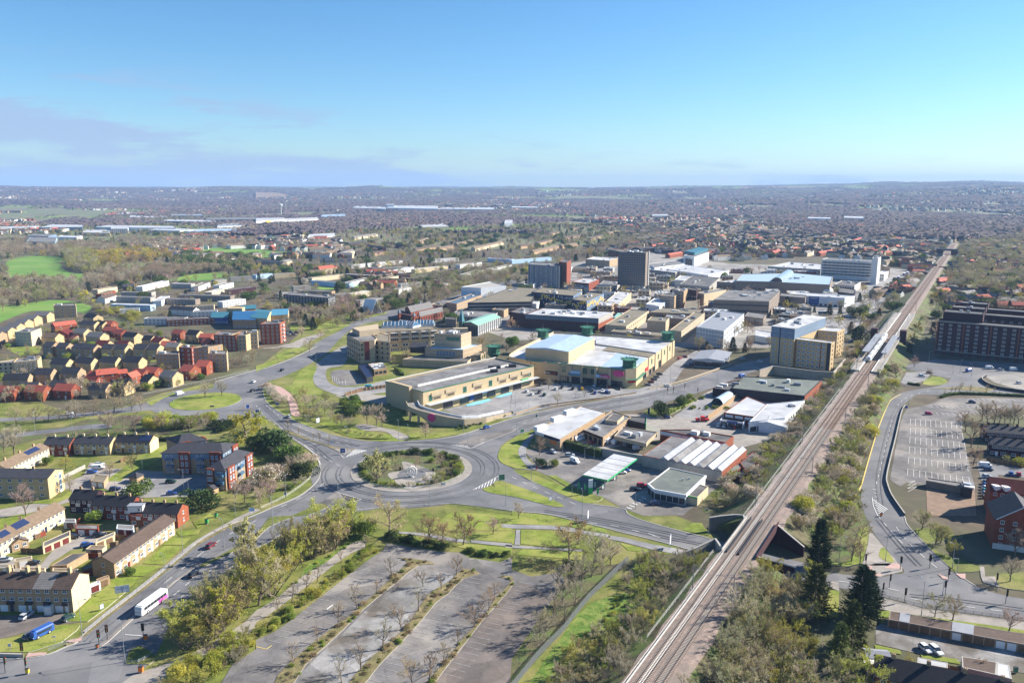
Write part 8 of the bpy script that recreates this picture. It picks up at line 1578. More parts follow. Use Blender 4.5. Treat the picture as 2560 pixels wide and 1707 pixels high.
proto('willow0',grow(45,10,.45,.12,12,6,6,7,.05,-.35,leaf=.95,lsz=.13),['twig_olive','willow']);proto('pale0',grow(46,10,.36,.12,12,6,6,7,.05,.3,leaf=.85,lsz=.12),['twig_grey','pale_leaf']);proto('yellow0',grow(47,10,.46,.12,12,6,6,7,.05,.2,leaf=.95,lsz=.12),['twig_olive','bud_yellow'])
proto('conifer0',conifer(50,10,.21,3000),['needle']);proto('conifer1',conifer(51,10,.3,3000),['needle']);proto('conifer2',conifer(52,10,.3,2800),['needle_light'])
proto('ever0',leafbush(60,3,1.1),['leaf_dark','leaf_green']);proto('ever1',leafbush(61,3,1.0),['leaf_green','bud_green']);proto('ever2',leafbush(62,3,1.2),['leaf_dark','leaf_dark']);proto('blossom0',leafbush(63,3,1.1,2400,.10,900),['twig_grey','blossom']);proto('blossom1',leafbush(64,3,1.2,1500,.10,1500),['twig_brown','blossom']);proto('greenbush0',leafbush(65,3,1.1,2200,.12,900),['bud_yellow','bud_green']);proto('grassbush0',leafbush(66,1.2,1.6,900,.07,1400),['dead_grass','dead_grass'])
PLANTS=[]
tr=random.Random(21)
def tree(T_,x,y,h,kinds,name='tree',label='bare tree',cat='tree',group=None,z=0.0):
 p=G(T_,x,y,z);k=tr.choice(kinds.split());PLANTS.append([p[0],p[1],z,h,k,name,label,cat,group])
def trees(s,h,kinds,label,group=None,name='tree',cat='tree',j=.27):
 for p in P(s):PLANTS.append([p[0],p[1],0,h*tr.uniform(1-j,1+j),tr.choice(kinds.split()),name,label,cat,group])
def scatter(poly,step,h,kinds,label,group,name='shrub',cat='shrub',avoid=None,zf=None,hj=.35):
 xs=[p[0]for p in poly];ys=[p[1]for p in poly];x=min(xs)
 while x<max(xs):
  y=min(ys)
  while y<max(ys):
   q=(x+tr.uniform(-.45,.45)*step,y+tr.uniform(-.45,.45)*step)
   if inside(q,poly)and not(avoid and avoid(q)):PLANTS.append([q[0],q[1],zf(q)if zf else 0,h*tr.uniform(1-hj,1+hj),tr.choice(kinds.split()),name,label,cat,group])
   y+=step
  x+=step
BARE='bare0 bare1 bare2';BUD='bud0 bud1 bud2';SCR='scrub0 scrub1 scrub2 scrub0 scrub1'
trees('C1 1700,1260 1850,1230 1640,1180',10,'thick1 thick0','round budding tree at the low end of the roadside row','row of trees beside the dual carriageway');trees('C1 2040,1090 2230,820',11.5,'yellow0','yellow green tree in the row beside the dual carriageway','row of trees beside the dual carriageway')
trees('C1 1960,1150 1900,900 2000,760 2150,980 2290,700 2310,560',11,'thick1 thick2 thick0 thick1','brownish budding tree in the row beside the dual carriageway','row of trees beside the dual carriageway')
trees('C2 20,860 60,640 150,770 240,640 330,540 420,470 300,420 520,430 600,380 700,350 560,250 640,240 760,250 480,300',12.5,'thick0 thick1 thick2 thick1 bud0','tall budding tree in the thick belt left of the car park','row of trees beside the dual carriageway');trees('C1 2260,425',13,'pale0','pale green tree leaning over the dual carriageway')
trees('C2 870,200 980,240',6,'ever0 ever1','dark green bush at the top of the tree belt','row of trees beside the dual carriageway','shrub','shrub')
for s_,h,k_,l_ in(('C2 1215,228',15,'oak1','big spreading oak with a yellow green crown at the head of the car park'),('C2 1588,278',11,'oak0','bare spreading oak on the lawn, left of three'),('C2 1712,292',9.5,'oak0','slim bare oak on the lawn, middle of three'),('C2 1888,308',12,'oak0','tan budding oak on the lawn, right of three'),('C2 2160,212',7,'pink0','small bare tree near the lawn paths'),('C3 522,442',13.5,'oak0','large tan oak right of the lawn paths'),('C3 603,302',10,'oak0','bare oak behind the large tan oak'),('C3 765,458',12,'bare1','tall grey bare tree beside the sidewalk'),('C3 897,490',10,'bare1','thin grey tree near the steel fence'),('C3 60,70',7,'bare1','small bare tree at the roundabout verge'),('C1 240,40',14,'pink0','large pinkish bare tree in front of the flats'),('B2 1110,1255',15,'pale0','tall pale green tree on the roundabout'),('B2 1450,1140',6,'bare2','small bare tree inside the roundabout garden'),('B2 1690,1145',8,'bare0','bare tree at the back right of the roundabout garden'),('B2 1275,1130',7,'bud2','budding tree at the back left of the roundabout garden'),('B2 1545,850',8.5,'pink0','pinkish bare tree beside the ramp wall'),('B2 1015,728',11,'bare1','large bare tree left of the arcade, first'),('B2 1100,735',12,'bare1','large bare tree left of the arcade, second'),('B2 1150,755',8,'pink0','smaller bare tree left of the arcade'),('B1 2250,870',14,'willow0','bright yellow willow beside the western approach'),('B2 40,800',11,'yellow0','yellow green tree next to the willow'),('B2 190,965',11,'ever2','dark ivy covered tree below the willow'),('B2 130,1440',10,'pink0','pink budding tree on the left verge'),('B2 30,1485',9,'pink0','pinkish tree at the lower left verge'),('B1 985,812',13,'pink0','round reddish bare tree north of the terraces'),('B1 1235,805',11.5,'pink0','second round reddish tree north of the terraces'),('B1 130,1005',15,'bare1','huge grey bare tree at the left edge'),('B1 40,990',12,'bare1','grey bare tree left of the huge one'),('B1 1000,1215',8,'bare0','bare tree on the estate court'),('B1 1210,1145',8,'bud1','green budding tree on the lawn'),('B1 640,1345',8,'bare1','bare tree by the buff flats'),('B1 2230,1445',11,'pink0','pinkish tree right of the apartments'),('B1 2150,1400',8,'pink0','smaller pink tree behind the apartments'),('B1 1275,1375',6.5,'ever0','dense dark evergreen behind the red terrace'),('B1 1850,1490',8,'ever2','dark evergreen thicket beside the apartments'),('B1 710,960',8,'bud2','olive bush like tree in the gardens'),('B1 600,1150',7,'bud0','olive tree by the pale fence'),('B1 430,1100',4.5,'ever1','green round bush in a back garden'),
 ('B3 335,412',7,'bare1','bare tree in the shopping car park near the facade'),('B3 415,558',8,'bare1','bare tree at the front edge of the shopping car park'),('B3 660,482',5,'young0','young tree in the shopping car park'),('B3 1370,645',7.5,'ever2','dark evergreen tree at the yard entrance'),('B3 1540,552',5.5,'ever0','smaller evergreen on the yard verge'),('B3 1610,500',4,'ever1','low bush on the yard verge'),('B3 250,1015',9,'bare0','bare brown tree in front of the white showroom'),('B3 262,1112',4,'ever2','dark round bush on the forecourt'),('B3 380,1115',4.2,'ever1','yellow green round bush on the forecourt'),('A3 1830,1290',10,'bare0','bare tree beside the glazed building'),('A3 740,930',12,'bare0','bare tree below the tower block'),('A3 690,900',9,'bare0','smaller bare tree below the tower block'),
 ('C4 1520,968',8,'oak1','yellow green tree beside the garages'),('C4 1682,998',9,'bare0','bare tree beside the garages'),('C4 2195,1098',7.5,'pink0','pink budding tree at the garage row'),('C4 760,458',11,'bare0','thin bare tree on the bright verge'),('C4 838,485',9,'bare0','bare tree at the tip of the bright verge'),('C4 830,305',9,'bare0','thin tree above the bright verge'),('C4 1525,315',9,'bud1','budding green tree on the right verge'),('C4 1575,290',8,'bud1','second budding tree on the right verge'),('C4 1680,400',5.5,'scrub1','grey shrub on the right verge'),('C4 2205,645',9,'bare1','bare tree at the right edge lawn'),('C4 2250,410',11,'pink0','pinkish tree before the brick apartment house'),('C4 1400,170',9,'bud2','budding tree by the dark retaining wall'),('C4 1290,1440',4.5,'bud1','round green bush by the garden room'),('C4 1940,1450',4,'oak0','orange brown shrub beside the workshop'),('B4 2170,1085',4.5,'bud2','round pale shrub in a front garden'),('B4 2300,1110',4.5,'greenbush0','green shrub in a front garden'),('B4 1925,1070',4,'bud1','shrub at the garden corner'),('C1 860,90',5,'ever1','small garden conifer behind the sheds'),('C1 1180,575',2.6,'ever0','round bush at the end of the long terrace'),
 ('C4 455,530',18,'conifer0','tall dark conifer beside the railway cutting'),('C4 835,985',17,'conifer1','broad dark conifer at the road junction'),('C4 905,940',14,'conifer1','dark conifer right of the broad one'),('C4 760,1240',14,'conifer2','olive conifer below the broad dark one'),('C4 640,1430',13,'conifer2','lowest olive conifer near the garden room'),('C4 420,940',16,'conifer2','yellow topped conifer left of the bright lawn strip'),('C4 350,800',12,'bud0','yellow green tree next to the yellow topped conifer'),('C4 830,1700',13,'bud0','olive tree at the bottom edge'),('C4 690,1650',11,'bud2','grey olive tree at the bottom edge'),
 ('B4 1850,940',15,'bare0','large bare tree between car park and dark terraces'),('B4 1800,800',12,'bare0','bare tree at the car park corner'),('B4 1870,1100',10,'bare0','bare tree at the garden fence'),('B4 1170,325',12,'bare0','bare tree right of the station'),('B4 1095,285',8,'ever0','dark evergreen by the station'),('B4 1330,215',9,'pink0','pinkish tree at the shaded car park'),('B4 1480,300',6,'bare0','small tree on the little lawn'),('B4 780,160',11,'bare0','bare tree between station and apartments'),('B4 720,110',9,'bare0','bare tree behind the podium wall'),('A4 830,1500',12,'ever2','dark ivy clad tree by the station'),('A4 900,1480',11,'bare0','bare tree by the station forecourt'),('A4 780,1500',9,'bare0','small bare tree by the station forecourt'),('A2 730,1080',11,'conifer1','dark conifer among the white terraces'),('A2 545,1025',8,'yellow0','yellow tree among the white terraces'),('A2 1210,1190',9,'oak0','orange tinged tree near the A-frame hall'),('A2 440,985',9,'blossom0','white blossoming tree among the terraces'),('A1 790,1150',13,'willow0','orange willow at the edge of the park')):
 T_,xy=s_.split();x,y=xy.split(',');tree(T_,float(x),float(y),h,k_,'tree' if 'bush' not in l_ and 'shrub' not in l_ else 'shrub',l_,'tree' if 'bush' not in l_ and 'shrub' not in l_ else 'shrub')
g_='young trees on the planting strips';trees('C2 1097,757 930,897 752,1062 562,1202 350,1402 1245,607',7,'young0 young1','young bare tree on the left planting strip',g_);trees('C2 1690,712 1525,692 1485,917 1325,1082 1150,1262 962,1457 785,1567 1825,577',7.5,'young0 young1 bare0','young bare tree on the middle planting strip',g_);trees('C2 2175,802 2125,907 1990,1052 1838,1237 1705,1402 1583,1562 1430,1610',7.5,'young0 young1 bare2','young bare tree on the right planting strip',g_);trees('C2 210,942 325,832 555,652 455,742 780,472 1000,332',6,'young0','pale young tree beside the footpath','young trees along the footpath')
trees('B2 290,782 390,822 520,872 585,892 660,912',5,'young0 young1','young tree on the long splitter island','young trees on the splitter island');trees('B2 430,690 490,700 530,680 600,690 680,700 560,620 630,640 700,650 460,600 520,560 740,745 780,740 860,760 380,560 440,520 640,560',8,'bud2 bare1 bud1','slender budding tree in the grove left of the arcade','grove left of the arcade')
trees('B1 150,725 330,718 540,702 690,682 770,672 855,645 1040,622 1115,602 1205,612 1290,600 620,690 440,705',9,BARE,'bare roadside tree along the western road','trees along the western road');trees('B1 1870,487 2025,472',8,'bare1','bare tree on the grass roundabout','trees on the grass roundabout');trees('B1 100,520 200,500 300,510 420,500 560,480 650,460 740,440 780,420 840,470 920,480 1000,470 1080,470 1150,480 1230,450 50,540 380,530 700,510',9,'bare1 bare1 bud1 bare0','bare tree in front of the red roofed houses','trees before the new estate')
trees('B1 1290,430 1360,420 1450,390 1540,390 1640,350 1750,330 1830,320 1330,400 1600,380',5,'ever1 bud1 ever0','green roadside thicket below the estate','thicket below the estate','shrub','shrub');trees('B1 2120,200 2180,210 2250,180 2300,160 2200,150 2290,200',8,'bare0 bare1','brown bare tree by the upper road','trees by the upper road')
trees('B1 1060,740 1120,760 1380,770 1450,760 1560,770 1640,740 1720,760 1800,740 1880,730 1920,700 1340,730 1500,720',6.5,'ever1 bud1 greenbush0 bare1','green shrub in the thicket south of the grass roundabout','thicket south of the grass roundabout','shrub','shrub');trees('B1 1500,790 1600,790 1430,780 1720,800 1860,790',9,'bare1 bare0','slender bare tree in the thicket south of the grass roundabout','thicket south of the grass roundabout')
trees('B1 1980,770 2020,800 2060,780 2090,760 1960,740',4.5,'ever2','dark hedge bush beside the subway','hedge beside the subway','shrub','shrub');trees('B2 330,1080 380,1120 420,1160 460,1200 380,1200 340,1150 470,1120 300,1010 360,1040',5.5,'ever2 scrub0','dark evergreen bush left of the roundabout','dark thicket left of the roundabout','shrub','shrub');trees('B2 450,1050 490,1090 120,440 170,500 210,540 90,410 150,470 240,520',4.5,'blossom0 blossom1','white blossoming bush beside the approach road','blossom beside the approach road','shrub','shrub');trees('B2 300,1320 360,1290 420,1270 250,1330',3,'scrub0 ever0','low brown bush left of the roundabout','dark thicket left of the roundabout','shrub','shrub')
trees('B4 2000,722 2060,720 2110,717 2160,722 2205,722 2240,724 2285,727 1950,700',10,BARE,'bare tree in the row behind the dark terraces','row behind the dark terraces');trees('B4 1610,472 1665,447 1700,447 1770,402 1835,442 1990,442 1740,440 2060,445',5,'young1 young0','young tree by the car park hedge','young trees by the car park hedge')
trees('A4 1600,1060 1680,1050 1750,1030 1850,1040 1950,1060 2050,1050 1700,980 1820,960 1930,960 1660,1000 2020,1000',14,'bud2 bare1 bud1','tall olive tree behind the office complex','trees behind the office complex');trees('C3 575,855 290,1172 480,1022 400,720 640,640 720,600 820,570 540,700 460,860 380,960 330,1080 250,1260',8,'bare1 young0 bud2','slender birch like tree beside the steel fence','birches beside the steel fence')
for k in range(34):
 an=math.radians(-20+k*6.2);q=(RB[0]+20.6*math.cos(an),RB[1]+20.6*math.sin(an));PLANTS.append([q[0],q[1],.2,tr.uniform(1.8,3.4),tr.choice(['ever2','ever0','ever1','scrub2']),'shrub','dense shrub at the back rim of the roundabout garden','shrub','shrubs of the roundabout garden'])
for k in range(30):
 an=math.radians(195+k*5.2);rr2=tr.uniform(19.5,21.2);q=(RB[0]+rr2*math.cos(an),RB[1]+rr2*math.sin(an));PLANTS.append([q[0],q[1],.2,tr.uniform(1.0,1.9),tr.choice(['ever1','scrub2','scrub1','ever0']),'shrub','low shrub at the near rim of the roundabout garden','shrub','shrubs of the roundabout garden'])
for s_ in('B2 1540,1250 1620,1240 1700,1220 1760,1180 1820,1150 1160,1290 1240,1290 1320,1300 1090,1230 1040,1260 980,1180 1000,1120 1720,1120 1780,1100 1640,1280 1560,1290 1850,1110 1600,1080',):trees(s_,2.6,'scrub0 scrub2 ever1 scrub1','brown shrub bed inside the roundabout','shrubs of the roundabout garden','shrub','shrub')
def ez(q):
 s_,o_=rs(q)
 if GAP[0]<s_<GAP[1]:return 0
 a=abs(o_);return 0 if a>19 else RZ*min(1,max(0,(19-a)/12.5))*.95
tooclose=lambda q:abs(rs(q)[1])<7.2 or GAP[0]-4<rs(q)[0]<GAP[1]+4
scatter(P('C3 1130,450 1700,395 1950,350 1480,900 1000,1700 250,1800 420,1400 700,1130 980,1010 1000,780'),4.2,4.2,SCR+' thick2','brown scrub bush on the left railway bank','scrub on the near left railway bank',avoid=tooclose,zf=ez);scatter(P('C3 560,1250 800,960 1000,760 1180,800 1020,1010 700,1140 420,1420 250,1700 150,1700'),2.3,1.1,'ever1 greenbush0 ever1 scrub1 scrub0','bright green bramble mound beside the steel fence','brambles beside the steel fence')
scatter(P('C3 1560,1900 1760,1200 2010,800 2334,400 C4 60,420 230,540 540,640 520,760 430,1000 300,1150 450,1500 480,1900'),4.8,6.8,'scrub0 scrub1 scrub2 thick1 thick2 thick0 thick2','tall tangled bush on the right railway bank','scrub on the near right railway bank',avoid=lambda q:abs(rs(q)[1])<8.4 or GAP[0]-6<rs(q)[0]<GAP[1]+4,zf=ez)
scatter(P('B3 1760,1470 1940,1270 2240,1080 2334,920 B4 330,580 500,380 600,350 700,200 860,50 950,60 780,280 300,900 0,1290 B3 2200,1540 1900,1560'),5.0,4.0,SCR+' blossom1','grey brown scrub bush below the trade units','scrub between trade units and railway',avoid=tooclose,zf=ez)
scatter(P('B4 1000,340 1230,400 1060,510 980,740 880,1000 820,1330 870,1500 C4 800,140 620,420 300,330 40,160 B4 220,1500 500,980 900,400'),4.8,4.6,SCR+' blossom1 thick1 greenbush0','mixed scrub bush between the railway and the right hand road','scrub right of the railway',avoid=lambda q:abs(rs(q)[1])<8.4 or GAP[0]-4<rs(q)[0]<GAP[1]+4,zf=ez)
trees('B4 600,960 700,1000 790,1000 850,1010 480,1260 1010,330 1080,370 1120,360 980,470 1030,440 450,610 390,640 500,400 580,430 C4 240,60 300,120 260,170 330,180 200,100 350,60 C3 1090,1330 1040,1390 980,1370',4.6,'blossom0','white blossoming blackthorn on the railway bank','blackthorn on the railway bank','shrub','shrub')
scatter(P('A4 960,1310 1110,1150 1260,950 1390,890 1600,700 1690,640 1680,600 1500,640 1320,790 1380,960 1200,1070 1000,1210'),8,8,BARE+' bud2','bare tree on the left of the distant railway','trees left of the distant railway','tree','tree',avoid=lambda q:abs(rs(q)[1])<10);scatter(P('A4 1380,1150 1480,1190 1600,1090 1690,780 1790,640 1720,620 1690,720 1560,900'),8,7,BARE+' bud1','bare tree on the right of the distant railway','trees right of the distant railway','tree','tree',avoid=lambda q:abs(rs(q)[1])<10)
scatter(P('A4 1640,1060 2334,1100 2700,1100 2700,600 2334,560 1800,620 1640,960'),15,12,'bud2 bare1 bud1 bare0 thick2 thick1 thick2','tree in the wood right of the railway','wood right of the railway','tree','tree')
scatter(P('C2 0,1175 170,1090 330,980 560,800 800,610 1050,420 1160,360 1060,335 850,480 620,650 380,830 150,1010 -60,1120 C1 2100,1330 2200,1400'),2.0,1.9,'scrub1 ever1 greenbush0 scrub1','olive bush of the long hedge left of the car park','long hedge left of the car park');scatter(P('C2 0,900 330,690 480,480 640,420 800,300 900,240 960,260 830,340 500,570 200,780 0,930'),3.5,.9,'ever1 greenbush0','bright green undergrowth at the foot of the tree belt','undergrowth of the tree belt')
scatter(P('C1 1480,1567 1600,1420 1900,1300 2100,1180 2250,1080 2334,1060 2334,1250 2150,1390 2000,1550 1700,1700 1400,1700'),3.4,3.2,'scrub1 greenbush0 scrub2 scrub0','olive bush at the bottom left of the car park','bushes at the bottom of the footpath');scatter(P('C2 1150,225 1400,275 1700,330 1720,355 1400,315 1160,260'),2.2,2.2,'ever2 ever0','dark hedge bush at the head of the car park','hedge at the head of the car park');scatter(P('C2 1900,345 2280,400 2290,440 2100,440 1910,375'),2.2,1.8,'ever2 ever0','hedge bush at the upper right of the car park','hedge at the head of the car park');scatter(P('C3 0,430 420,530 520,470 560,520 400,560 180,560 0,480'),2.6,2.0,'ever2 scrub2','dark bush below the lawn oaks','hedge at the head of the car park')
scatter(P('B1 0,440 800,420 1300,380 1950,230 A1 2200,1500 1500,1430 900,1300 500,1330 0,1480'),9,4,'bare1 bare0 young0 bud1 ever1 bud0','garden tree between the houses of the new estate','garden trees of the new estate','tree','tree',avoid=lambda q:any(dist(q,e)<7.5 for e in ESTC),hj=.5)
for k in STRIPS:scatter(k,2.3,1.0,'grassbush0 grassbush0 grassbush0 scrub2 ever1 scrub0','tuft of dry grass on a planting strip','dry grass tufts of the planting strips','grass_tuft','grass')
scatter(P('B2 1800,760 2334,620 2334,640 1860,790'),2.4,1.1,'ever2 ever0','low bush below the ramp wall','bushes below the ramp wall');scatter(P('B2 740,800 1000,850 1280,855 1270,840 1000,830 760,780'),2.4,1.3,'scrub2','brown shrub behind the curved timber fence','shrubs behind the timber fence');scatter(P('B2 760,540 900,520 960,600 900,680 800,600'),4,4,'ever0 ever1','evergreen shrub below the service yard','shrubs below the service yard');scatter(P('B2 0,900 250,1000 330,1080 250,1100 0,960'),5,6,'bud1 ever0 bare1','budding tree left of the roundabout verge','trees left of the roundabout','tree','tree');scatter(P('B1 2334,1150 B2 250,1300 200,1400 0,1380'),6,7,'pink0 blossom1 bud2','pinkish budding tree on the left verge','trees left of the roundabout','tree','tree')
scatter(P('B3 2334,600 1450,560 1740,480 1760,500 1480,600'),3,1.6,'ever1','yard hedge bush beside the lawn','yard hedge')
def hedge(label,s_,w,h,m_=('leaf_dark','leaf_dark'),dens=70):
 p=resample(P(s_),1.0);r=thing('hedge',label,'hedge',(*p[0],0));T=TB(len(label));L=len(p)
 for a,b in zip(p,p[1:]):
  u=unit(a,b);n=(-u[1],u[0])
  for k in range(dens):
   t=T.r.random();c=lerp(a,b,t);e=T.r.random();hh=h*(1+.12*math.sin(c[0]*1.7)+.08*math.sin(c[1]*2.9))
   if e<.4:o=T.r.uniform(-w/2,w/2);z=hh
   else:o=(w/2)*T.r.choice((-1,1));z=T.r.uniform(.1,hh)
   o*=T.r.uniform(.88,1.12);T.leaf(Vector((c[0]+n[0]*o,c[1]+n[1]*o,z+T.r.uniform(-.15,.15))),.2,T.r.randrange(2))
 T.c.build('foliage',list(m_),r);b=MB();b.wall(P(s_),w*.82,0,h*.86);b.build('core','leaf_dark',r)
hedge('tall dark evergreen hedge between showroom and forecourt','B3 420,930 560,960 700,1000 815,1030',3.2,4.0);hedge('clipped green hedge along the right hand car park','B4 1580,490 1640,470 1750,458 2000,465 2334,480 2700,500',1.8,1.4,('leaf_dark','leaf_green'));hedge('low clipped hedge on the small car park','B4 1270,365 1390,380',1.6,1.2,('leaf_dark','leaf_green'));hedge('dark hedge behind the buff terrace','B1 1450,880 1640,885',1.6,1.8)
hedge('green hedge row in front of the civic offices','D1 680,980 740,1010 780,1060',2.0,2.0,('leaf_green','bud_green'))
# ================================================================== open country and woods beyond the town
AV=[P(q)for q in('A1 60,780 310,730 590,750 560,830 640,880 800,900 740,960 420,960 200,940 90,930','A1 1800,700 1950,655 2334,670 2334,745 1990,735 1820,722','A1 1600,930 1830,888 2130,890 2010,948 1560,955','A1 2080,555 2334,520 2334,575 2200,580','A2 0,510 320,500 300,560 0,572','A2 0,670 200,690 330,690 570,700 570,720 200,740 0,735','A2 1340,470 1700,460 1990,462 1960,490 1700,500 1380,490','A4 1030,735 1310,740 1240,795 1080,785','A4 2120,730 2210,722 2200,790 2130,790',
'A2 1290,1215 1640,1150 1870,1075 2334,950 A3 500,790 1250,690 2000,780 A4 500,720 1280,850 1400,880 1360,900 1060,1050 650,1230 600,1700 B3 1500,0 B2 1900,200 690,200 A2 490,1567 760,1415','A2 600,1000 1000,985 1000,1010 620,1040','A1 1060,655 1200,660 1220,700 1080,700',
'B1 -300,100 -300,480 1300,420 2000,300 A2 300,1500 250,1340 A1 2000,1180 1500,1380 1000,1290 700,1150 480,1150 -300,1400')]
wr_=random.Random(77)
def blocked(q):
 if any(inside(q,a)for a in AV):return True
 if abs(rs(q)[1])<14:return True
 return False
FG={}
for c,r_ in FOOT:FG.setdefault((int(c[0]//60),int(c[1]//60)),[]).append((c,r_))
def onhouse(q):
 i,j=int(q[0]//60),int(q[1]//60)
 for a in(-1,0,1):
  for b in(-1,0,1):
   for c,r_ in FG.get((i+a,j+b),()):
    if dist(q,c)<r_:return True
 return False
def wood(s_,step,h,kinds,label,group):scatter(P(s_),step,h,kinds,label,group,'tree','tree',avoid=lambda q:any(inside(q,a)for a in AV[:12])or onhouse(q))
wood('A1 -300,1000 60,960 300,960 700,980 760,1100 400,1160 100,1200 -300,1400',11,12,'bare1 bare0 bud2','bare tree in the park left of the estate','trees in the park');wood('A1 580,700 720,690 880,760 900,880 760,890 620,860',9,14,'bud0 bud2 bare1','olive tree in the park grove','trees in the park');wood('A1 800,740 1100,700 1540,700 1560,760 1300,780 1000,830 860,800',10,12,'oak0 oak0 bud0 willow0','orange tinted tree in the park belt','orange trees in the park');wood('A1 270,880 400,830 560,850 590,930 300,945',9,11,'oak0 bud0 bare1','tree in the rounded grove on the meadow','trees in the park');wood('A1 760,960 1000,870 1600,850 2100,870 1600,930 1300,960 1000,1010 800,1040',10,12,'bare0 bare1 bare2','bare tree in the belt above the white terraces','belt above the terraces');wood('A1 -300,640 300,610 1000,640 1100,700 560,740 300,720 0,770 -300,780',12,13,'bare1 bare0 bare2','bare tree in the far park wood','far park wood');wood('A1 1000,590 1700,600 2334,620 2334,660 1950,650 1700,690 1200,660',12,12,'bare1 bare0','bare tree in the far park wood','far park wood');wood('A1 1700,700 2000,750 2334,740 2334,860 1700,880 1560,800',11,10,'bare0 bare2 bud1 ever0','bare tree beside the playing field','trees beside the playing field');wood('A1 880,1200 1090,1230 1250,1290 1300,1370 1100,1300 900,1250',6,6,'greenbush0 bud0','yellow green hedge tree above the estate','hedge above the estate');wood('A2 1400,1000 1870,880 2334,820 2334,930 1870,1060 1640,1130 1320,1170 1300,1060',9,10,'bare0 bare1 bud2','bare tree along the upper road','trees along the upper road');wood('A2 720,1150 960,1130 940,1250 860,1290 640,1290 330,1290 300,1250 560,1240',9,9,'bare0 pink0 bare1','bare tree around the black framed flats','trees around the gridded flats');wood('A3 450,720 700,660 960,600 1130,560 1550,490 1560,520 1300,590 960,680 700,740 500,780',11,10,'bare1 bare0','grey tree along the distant road','trees along the distant road')
MID=[]
my=560+2000*_rs.rand(27000)**.8;mx=_rs.uniform(-.72,.72,27000)*my;mf=fbm(mx/160,my/160,2)
for k,(x,y)in enumerate(zip(mx.tolist(),my.tolist())):
 if k%3 and mf[k]<.36:continue
 q=(x,y)
 if blocked(q)or onhouse(q):continue
 MID.append(q)
for k in range(1500):
 q=(wr_.uniform(-120,420),wr_.uniform(520,1150))
 if inside(q,AV[9])and not any(inside(q,b_)for b_ in BPOLY)and abs(rs(q)[1])>25 and wr_.random()<.3:MID.append(q)
for q in MID:PLANTS.append([q[0],q[1],0,wr_.uniform(6,12),wr_.choice(['bare0','bare1','bare2','bare0','bare1','pink0','bud1','bud2','bud0','ever0','conifer1','oak0']if wr_.random()>.02 else['willow0','yellow0']),'tree',None,'tree','mid'])
# ---- build the plants: the ones that show largest are objects, the rest are one instanced mass for each kind
def size(p):return p[3]/max(40,math.hypot(p[0],p[1]))
PLANTS.sort(key=size,reverse=True);cnt={};rest={};CAPS={'tree':300,'shrub':300,'grass_tuft':90}
def infront(p):return p[1]>60 and abs(p[0]/p[1])<.72
for p in PLANTS:
 x,y,z,h,k,name,label,cat,group=p
 fam=(name,k.rstrip('0123456789'))
 if group!='mid' and infront(p)and cnt.get(name,0)<CAPS[name]and cnt.get(fam,0)<CAPS[name]:
  cnt[name]=cnt.get(name,0)+1;cnt[fam]=cnt.get(fam,0)+1
  tm,cm_,H_=PL[k];s_=h/H_;r=thing(name,label,cat,(x,y,z),tr.uniform(0,6.28),group);r.scale=(s_*tr.uniform(.9,1.12),s_*tr.uniform(.9,1.12),s_)
  for nm,me in(('trunk' if name=='tree' else 'stems',tm),('crown' if name=='tree' else 'foliage',cm_)):o=bpy.data.objects.new(nm,me);COL.objects.link(o);o.parent=r
 else:rest.setdefault(k,[]).append((x,y,z,h))
def scatter_object(name,label,pts,me):
 src=bpy.data.objects.new(name+'_source',me)
 m=bpy.data.meshes.new(name);m.from_pydata([(x,y,z)for x,y,z,s_ in pts],[],[])
 at=m.attributes.new('sz','FLOAT','POINT');at.data.foreach_set('value',[s_ for*_,s_ in pts]);at=m.attributes.new('rot','FLOAT','POINT');at.data.foreach_set('value',[wr_.uniform(0,6.28)for _ in pts])
 o=bpy.data.objects.new(name,m);COL.objects.link(o);tag(o,label,None,None,'stuff')
 ng=bpy.data.node_groups.new(name,'GeometryNodeTree');ng.interface.new_socket('Geometry',in_out='INPUT',socket_type='NodeSocketGeometry');ng.interface.new_socket('Geometry',in_out='OUTPUT',socket_type='NodeSocketGeometry')
 gi,go=ng.nodes.new('NodeGroupInput'),ng.nodes.new('NodeGroupOutput');mp_=ng.nodes.new('GeometryNodeMeshToPoints');ip=ng.nodes.new('GeometryNodeInstanceOnPoints');oi=ng.nodes.new('GeometryNodeObjectInfo');oi.inputs['Object'].default_value=src;oi.inputs['As Instance'].default_value=True
 a1=ng.nodes.new('GeometryNodeInputNamedAttribute');a1.data_type='FLOAT';a1.inputs['Name'].default_value='sz';a2=ng.nodes.new('GeometryNodeInputNamedAttribute');a2.data_type='FLOAT';a2.inputs['Name'].default_value='rot';cx_=ng.nodes.new('ShaderNodeCombineXYZ')
 L=ng.links;L.new(gi.outputs[0],mp_.inputs[0]);L.new(mp_.outputs[0],ip.inputs['Points']);L.new(oi.outputs['Geometry'],ip.inputs['Instance']);L.new(a1.outputs[0],ip.inputs['Scale']);L.new(a2.outputs[0],cx_.inputs[2]);L.new(cx_.outputs[0],ip.inputs['Rotation']);L.new(ip.outputs[0],go.inputs[0])
 o.modifiers.new('scatter','NODES').node_group=ng;return o
KN={'bare':'bare brown trees','bud':'budding olive trees','scrub':'brown scrub','pink':'pinkish bare trees','oak':'tan budding trees','young':'young bare trees','willow':'yellow willows','thick':'dense budding trees','pale':'pale green trees','yellow':'yellow green trees','conifer':'dark conifers','ever':'evergreen bushes','blossom':'blossoming bushes','greenbush':'fresh green bushes','grassbush':'dry grass tufts'}
